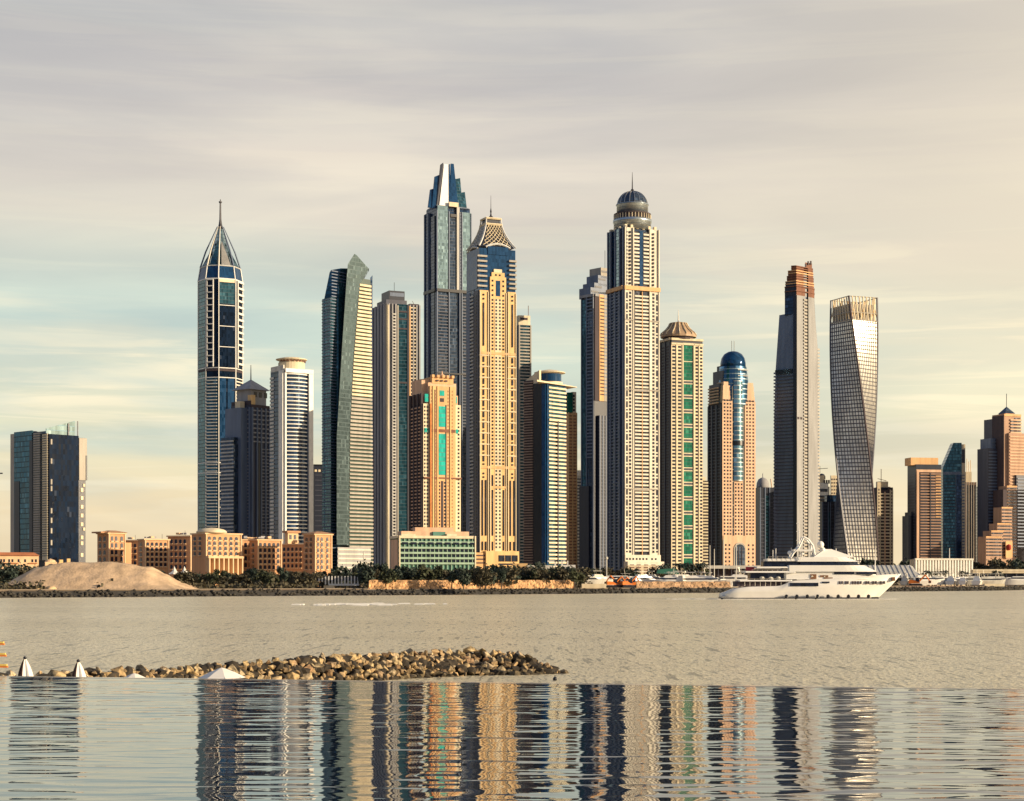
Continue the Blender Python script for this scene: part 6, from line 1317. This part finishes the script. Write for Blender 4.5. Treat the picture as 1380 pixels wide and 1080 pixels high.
# floating berth under them: a strip of marina water behind the bank is not visible, boats stand on hard standing
sb = None
for px, top in ((955.5, 735), (961.5, 740), (973.8, 727), (991, 733), (1240, 755)):
    if sb is None:
        o = root('sailing_boat', '', 'boat', (0, 0, 0)); rings = []
        for k in range(11): t = k / 10; hw = 1.7 * math.sin(math.pi * (.12 + .88 * t) ** .8) + .05; rings.append([(-6 + 11 * t, -hw * .5, -.5), (-6 + 12.5 * t, -hw, 1.2 + .4 * t * t), (-6 + 12.5 * t, hw, 1.2 + .4 * t * t), (-6 + 11 * t, hw * .5, -.5)])
        MB().loft(rings).build('hull', wh, o); MB().loft([[(-2.5, -.9, 1.2), (2, -.7, 1.2), (2, .7, 1.2), (-2.5, .9, 1.2)], [(-2.3, -.7, 1.9), (1.4, -.5, 1.8), (1.4, .5, 1.8), (-2.3, .7, 1.9)]]).build('cabin', wh, o)
        MB().bar((.5, 0, 1), (.5, 0, 22), .3, 6, .2).build('mast', M['offwhite'], o); MB().bar((.5, 0, 2.6), (-4.5, 0, 2.7), .16).build('boom', M['offwhite'], o); sb = o
    else: o = copy_tree(sb)
    d = 1125 if px < 1100 else 1400
    o.location = (wx(px, d), d, G); o.rotation_euler = (0, 0, R(10)); s = (wz(top, d) - G) / 22; o.scale = (s, s, s)
    o['label'] = {955.5: 'sailing boat with the leftmost of four bare masts left of the large yacht', 961.5: 'sailing boat with the second bare mast from the left, left of the large yacht', 973.8: 'sailing boat with the tallest bare mast left of the large yacht', 991: 'sailing boat whose bare mast stands in front of the arched gateway', 1240: 'sailing boat with a short bare mast under the canopy slope'}[px]; o['group'] = 'sailing boats with bare masts'
# orange machines
om = mat('orange_machine_paint', (0.75, 0.20, 0.02), rough=0.45)
def digger():
    o = root('excavator', '', 'excavator', (0, 0, 0))
    for s in (-1, 1): MB().loft([[(-2.1, s * 1.1 - .3, 0), (2.1, s * 1.1 - .3, 0), (2.1, s * 1.1 + .3, 0), (-2.1, s * 1.1 + .3, 0)], [(-2.6, s * 1.1 - .3, .5), (2.6, s * 1.1 - .3, .5), (2.6, s * 1.1 + .3, .5), (-2.6, s * 1.1 + .3, .5)], [(-2.1, s * 1.1 - .3, 1), (2.1, s * 1.1 - .3, 1), (2.1, s * 1.1 + .3, 1), (-2.1, s * 1.1 + .3, 1)]]).build('track', M['black'], o)
    MB().loft([[(-2.6, -1.3, 1.1), (1.6, -1.3, 1.1), (1.6, 1.3, 1.1), (-2.6, 1.3, 1.1)], [(-2.5, -1.2, 2.5), (1.2, -1.2, 2.2), (1.2, 1.2, 2.2), (-2.5, 1.2, 2.5)]]).build('body', om, o)
    MB().loft([[(0, -1.25, 2.2), (1.6, -1.25, 1.2), (1.6, -.1, 1.2), (0, -.1, 2.2)], [(.1, -1.2, 3.4), (1.3, -1.2, 3.4), (1.3, -.1, 3.4), (.1, -.1, 3.4)]]).build('cab', M['dark'], o)
    MB().bar((1.2, .4, 1.8), (3.6, .4, 4.4), .3).bar((3.6, .4, 4.4), (5.2, .4, 2.2), .22).build('boom', om, o); MB().box(4.8, 5.8, -.2, 1.0, 1.2, 2.2).build('bucket', M['rust'], o); return o
dg = digger()
for k, (px, d, s, rz, lab) in enumerate([(826, 1040, 1.5, 0.2, 'leftmost orange excavator of the group on the quay before the dark tower'), (836, 1045, 1.6, 2.9, 'orange excavator facing left, second in the group on the quay'), (846, 1040, 1.5, .3, 'third orange excavator from the left in the group on the quay'), (856, 1050, 1.4, 3.2, 'rightmost orange excavator of the group on the quay'), (1234, 1300, 1.9, -.3, 'orange excavator on the bank right of the bow of the large yacht')]):
    o = dg if k == 0 else copy_tree(dg); o.location = (wx(px, d), d, G); o.scale = (s,) * 3; o.rotation_euler = (0, 0, rz); o['label'] = lab; o['group'] = 'orange excavators'
# ================================================================ infinity pool in the foreground
PZ = HCAM - 1.6
def edge_y(x): return 27.68 - 0.226 * x
E = [(-34, edge_y(-34)), (26, edge_y(26))]
def wave(x, y):
    V = Vector
    g = 0.45 + 0.9 * max(0.0, mn.noise(V((x * 0.22 + 4, y * 0.10, 3))) + 0.32) + 0.35 * max(0, min(1, (x + 3) / 8))
    h = 0.0040 * mn.noise(V((x * 0.5 + y * .05, y * 1.9, 0))) + 0.0042 * mn.noise(V((x * 1.0 - y * .08, y * 3.7, 7))) + 0.0028 * mn.noise(V((x * 2.4 + y * .1, y * 7.4, 11))) + 0.0010 * mn.noise(V((x * 6, y * 13.0, 13)))
    r_ = 1 - abs(mn.noise(V((x * 0.55 + y * .06, y * 2.1, 21)))) * 2.4
    return g * (h + 0.0062 * max(0, r_) ** 3)
XA, XB, YA, NX, NY = -14.0, 14.0, 10.0, 330, 540
pv = []; pf = []
for j in range(NY + 1):
    for i in range(NX + 1):
        x = XA + (XB - XA) * i / NX; ye = edge_y(x); y = YA + (ye - YA) * j / NY
        dm = min(1, (ye - y) / .25, (y - YA) / 1.0, (x - XA) / 1.0, (XB - x) / 1.0); pv.append((x, y, PZ + wave(x, y) * max(0, dm)))
for j in range(NY):
    for i in range(NX): a = j * (NX + 1) + i; pf.append((a, a + 1, a + NX + 2, a + NX + 1))
q = len(pv); pv += [(-34, -4, PZ), (26, -4, PZ), (26, YA, PZ), (-34, YA, PZ), (XA, YA, PZ), (XA, edge_y(XA), PZ), (*E[0], PZ), (XB, YA, PZ), (*E[1], PZ), (XB, edge_y(XB), PZ)]
pf += [(q, q + 1, q + 2, q + 3), (q + 3, q + 4, q + 5, q + 6), (q + 7, q + 2, q + 8, q + 9)]
struct(link_mesh('pool_water', pv, pf, pool_m, None, True))
r_ = root('infinity_pool_edge', 'thin pale overflow edge of the infinity pool in the foreground', 'pool edge', (0, 27.7, 0)); 
def strip(o0, o1, z0, z1): return [[(x, y + o - 27.7, z) for x, y in E for o in (0,)] for z in (z0, z1) for o in (0,)]
def edge_box(o0, o1, z0, z1): a, b = E; return MB().prism([(a[0], a[1] + o0 - 27.7), (b[0], b[1] + o0 - 27.7), (b[0], b[1] + o1 - 27.7), (a[0], a[1] + o1 - 27.7)], z0, z1)
edge_box(0.0, .16, PZ - .5, PZ + .004).build('weir', mat('wet_pale_stone', (0.62, 0.58, 0.50), rough=0.12), r_)
edge_box(.16, .5, -.5, PZ - .25).build('retaining_wall', M['grey'], r_)
# terrace below the pool, out of sight behind its edge
struct(link_mesh('terrace', [(-48, 34, 2.2), (2, 30, 2.2), (2, 60, 2.2), (-48, 62, 2.2)], [(0, 1, 2, 3)], M['cream2']))
tw = MB().prism([(-48, 61.5), (2, 59.5), (2, 60.2), (-48, 62.2)], -.5, 2.3).build('terrace_wall', M['grey']); tag(tw, 'low grey sea wall along the terrace below the pool', 'wall')
cloth = mat('white_parasol_cloth', (0.80, 0.76, 0.70), rough=0.8, var=0.04); dcl = mat('dark_brown_cloth', (0.07, 0.03, 0.02), rough=0.85)
for px, ptop, lab in ((33.5, 885.5, 'leftmost closed white parasol with a dark ball finial and one brown fold'), (105.5, 889.5, 'right-hand closed white parasol with a dark ball finial and one brown fold')):
    d = 46.0; o = root('closed_parasol', lab, 'parasol', (wx(px, d), d, 2.2), 0, 'closed parasols behind the pool edge'); zt = wz(ptop, d) - 2.2; u = d / F
    prof = [(8.9, 27), (7.6, 20), (5.6, 13), (3.4, 7), (1.7, 3.2)]
    rg = []; n = 28
    for w_, dz in prof: rg.append([(w_ * u * (1 + .16 * math.cos(7 * 6.2832 * i / n)) * math.cos(6.2832 * i / n) + .2 * u * dz * .3, w_ * u * (1 + .16 * math.cos(7 * 6.2832 * i / n)) * math.sin(6.2832 * i / n), zt - dz * u) for i in range(n)])
    MB().loft(rg).build('folded_cloth', cloth, o)
    for a0, wd in ((math.pi * 1.13, .42), (math.pi * 1.36, .16)):
        rg = []
        for w_, dz in prof:
            c = [(w_ * u * q * math.cos(a), w_ * u * q * math.sin(a)) for a, q in ((a0 - wd, 1.19), (a0, 1.24), (a0 + wd, 1.19), (a0, .8))]; rg.append([(x + .06 * u * dz, y, zt - dz * u) for x, y in c])
        MB().loft(rg).build('brown_fold', dcl, o)
    MB().blob((0, 0, zt - 1.4 * u), 2.3 * u, 1, 8, 12, 0).build('ball_finial', M['black'], o, True); MB().bar((0, 0, 0), (0, 0, zt - 3 * u), .025, 8).build('pole', M['metal'], o)
for px, ptop, rad, d, lab in ((299, 900.0, .78, 58, 'larger open white parasol, its top showing above the pool edge before the rocks'), (181, 907.6, .45, 56, 'smaller open white parasol barely showing above the pool edge')):
    o = root('open_parasol', lab, 'parasol', (wx(px, d), d, 2.2), .3, 'open parasols behind the pool edge'); zt = wz(ptop, d) - 2.2
    MB().lathe(0, 0, [(rad, zt - rad * .42), (rad * .55, zt - rad * .2), (.12, zt - .03), (.02, zt)], 8).build('canopy', cloth, o)
    for k in range(8): a = 6.2832 * k / 8; MB().bar((0, 0, zt - .02), (rad * math.cos(a), rad * math.sin(a), zt - rad * .42), .012).build('rib', M['metal'], o)
    MB().bar((0, 0, 0), (0, 0, zt - .05), .03, 8).build('pole', M['metal'], o)
o = root('slatted_screen', 'end of a screen with three orange slats poking in at the left edge', 'screen', (wx(-26, 33), 33, 2.0)); u = 33 / F
for k, (pr, y) in enumerate(((6, 867), (8.5, 882.5), (10.5, 897.5))):
    z = wz(y, 33) - 2; MB().box(-20 * u, (pr + 26) * u, -.02, .03, z - .035, z + .0).build('slat', mat('orange_slat', (0.80, 0.25, 0.05)), o); MB().box(-20 * u, (pr + 25) * u, -.03, .03, z + .0, z + .03).build('slat_cap', mat('yellow_cap', (0.85, 0.62, 0.15)), o)
MB().box(-6 * u, -1 * u, .03, .1, 0, wz(856, 33) - 2).build('post', M['grey'], o)
o = root('buoy', 'tiny dark ball buoy floating just past the tip of the rock breakwater', 'buoy', (wx(748, 124.6), 124.6, 0)); MB().blob((0, 0, .1), .16, 1, 8, 12, 0).build('float_ball', M['black'], o, True); MB().bar((0, 0, .1), (0, 0, .38), .03).build('stem', M['dmetal'], o)

# ================================================================ rock breakwater
import bmesh
rkm = bpy.data.materials.new('breakwater_rock'); rkm.use_nodes = True; t = rkm.node_tree; b = t.nodes['Principled BSDF']
oi = NN(t, 'ShaderNodeObjectInfo'); g_ = NN(t, 'ShaderNodeTexCoord'); n = NN(t, 'ShaderNodeTexNoise'); n.inputs['Scale'].default_value = 2.2; n.inputs['Detail'].default_value = 7; t.links.new(g_.outputs['Object'], n.inputs['Vector'])
c1 = ramp(t, oi.outputs['Random'], [(0, (0.22, 0.13, 0.06)), (.3, (0.62, 0.45, 0.22)), (.55, (0.38, 0.30, 0.18)), (.8, (0.70, 0.54, 0.33)), (1, (0.28, 0.15, 0.07))])
c2 = ramp(t, n.outputs[0], [(.34, .22), (.6, 1.0)]); wg_ = NN(t, 'ShaderNodeNewGeometry'); wz_ = NN(t, 'ShaderNodeSeparateXYZ'); t.links.new(wg_.outputs['Position'], wz_.inputs[0]); t.links.new(mixc(t, ramp(t, math_node(t, 'MULTIPLY_ADD', wz_.outputs[2], 1.0, .1), [(.25, .78), (.6, 0.0)]), mixc(t, 1.0, c1, c2, 'MULTIPLY'), (0.03, 0.028, 0.018)), b.inputs['Base Color']); b.inputs['Roughness'].default_value = .85
bp = NN(t, 'ShaderNodeBump'); bp.inputs['Distance'].default_value = .07; t.links.new(n.outputs[0], bp.inputs['Height']); t.links.new(bp.outputs[0], b.inputs['Normal'])
ROCKS = []
for k in range(16):
    rnd = random.Random(k + 50); bm = bmesh.new()
    for j in range(11):
        v = Vector((rnd.gauss(0, 1), rnd.gauss(0, 1), rnd.gauss(0, 1))).normalized(); bm.verts.new((v.x * rnd.uniform(.8, 1), v.y * rnd.uniform(.65, .9), v.z * rnd.uniform(.55, .8)))
    res = bmesh.ops.convex_hull(bm, input=bm.verts); bmesh.ops.delete(bm, geom=[e for e in res['geom_interior'] if isinstance(e, bmesh.types.BMVert)], context='VERTS')
    bmesh.ops.bevel(bm, geom=list(bm.edges), offset=.03, segments=1, affect='EDGES')
    me = bpy.data.meshes.new('rock'); bm.to_mesh(me); bm.free(); me.materials.append(rkm); ROCKS.append(me)
PATH = [(-90, 99, 907), (0, 101, 905), (60, 101.5, 903.5), (130, 103, 900), (250, 110, 895), (330, 115, 888), (450, 123, 881), (560, 130, 876), (640, 133.5, 873), (690, 134, 877), (722, 134, 886), (745, 134, 898), (760, 134, 906)]
def bw(px):
    for (a, da, ya), (b, db, yb) in zip(PATH, PATH[1:]):
        if a <= px <= b: q = (px - a) / (b - a); return da + (db - da) * q, ya + (yb - ya) * q
    return PATH[-1][1:]
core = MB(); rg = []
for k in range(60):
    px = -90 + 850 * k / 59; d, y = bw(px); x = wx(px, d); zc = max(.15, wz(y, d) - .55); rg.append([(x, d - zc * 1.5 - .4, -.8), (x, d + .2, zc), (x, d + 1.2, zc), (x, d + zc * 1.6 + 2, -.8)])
o = core.loft(rg).build('breakwater_core', M['black']); tag(o, 'core of the rock breakwater, coloured black for the shade in the gaps between its rocks', 'breakwater')  # core painted black as shade seen between the rocks
rnd = random.Random(77); cand = []
for k in range(6000):
    px = rnd.uniform(-20, 762); d, y = bw(px)
    zc = max(.25, wz(y, d)); 
    if rnd.random() > (.6 + .4 * min(1, zc / 1.8)): continue
    v = rnd.random(); z = zc * (1 - v) - .15; s = (rnd.uniform(.24, .42) if rnd.random() < .65 else rnd.uniform(.42, .62)) * (.72 + .28 * min(1, zc / 2)); 
    cand.append((px, d, v, z, s, zc))
sel = []
for c in cand:
    x = wx(c[0], c[1]); yy = c[1] - c[2] * c[5] * 1.5; ok = True
    for q in sel:
        if (q[0] - x) ** 2 + (q[1] - yy) ** 2 * .6 + (q[2] - c[3]) ** 2 < ((q[3] + c[4]) * .50) ** 2: ok = False; break
    if ok: sel.append((x, yy, c[3], c[4]))
sel.sort(key=lambda q: -q[3] + .25 * (q[1] - 100) / 35 * 0); rest = sel[300:]; sel = sel[:300]
mb = MB()
for i, (x, yy, z, s) in enumerate(rest):
    me = ROCKS[i % 16]; b = len(mb.v); a = rnd.uniform(0, 6.28); ca, sa = math.cos(a), math.sin(a); q = s * rnd.uniform(1.0, 1.35); qx = q * rnd.uniform(1, 1.3)
    mb.v += [(x + v.co.x * qx * ca - v.co.y * q * sa, yy + v.co.x * qx * sa + v.co.y * q * ca, z - s * .2 + v.co.z * q) for v in me.vertices]; mb.f += [tuple(b + k for k in p_.vertices) for p_ in me.polygons]
stuff(mb.build('breakwater_stones', mat('small_breakwater_stone', (0.36, 0.25, 0.13), rough=.88, var=.6, scale=1.3)))
for i, (x, yy, z, s) in enumerate(sel):
    o = bpy.data.objects.new('rock', ROCKS[i % 16]); COL.objects.link(o); o.location = (x, yy, z - s * .25); o.rotation_euler = (rnd.uniform(-.5, .5), rnd.uniform(-.5, .5), rnd.uniform(0, 6.28)); q = s * rnd.uniform(.9, 1.35); o.scale = (q * rnd.uniform(1, 1.35), q, q * rnd.uniform(.85, 1.15))
    tag(o, 'rough ochre and brown boulder in the low rock breakwater beyond the pool edge', 'rock', 'boulders of the rock breakwater')
mb = MB()
for k in range(700):
    px = rnd.uniform(-60, 764); d, y = bw(px); zc = max(.2, wz(y, d)); v = rnd.random(); side = rnd.random() < .5
    yy = d - v * zc * 1.5 if side else d + .5 + v * zc * 1.6
    mb.blob((wx(px, d), yy, zc * (1 - v) - .35), rnd.uniform(.3, .55), k, 3, 6, .35, .7)
stuff(mb.build('breakwater_rubble', mat('breakwater_rubble', (0.035, 0.027, 0.018), rough=.9, var=.5, scale=1.5)))  # near-black rubble: shade between the boulders put into its colour
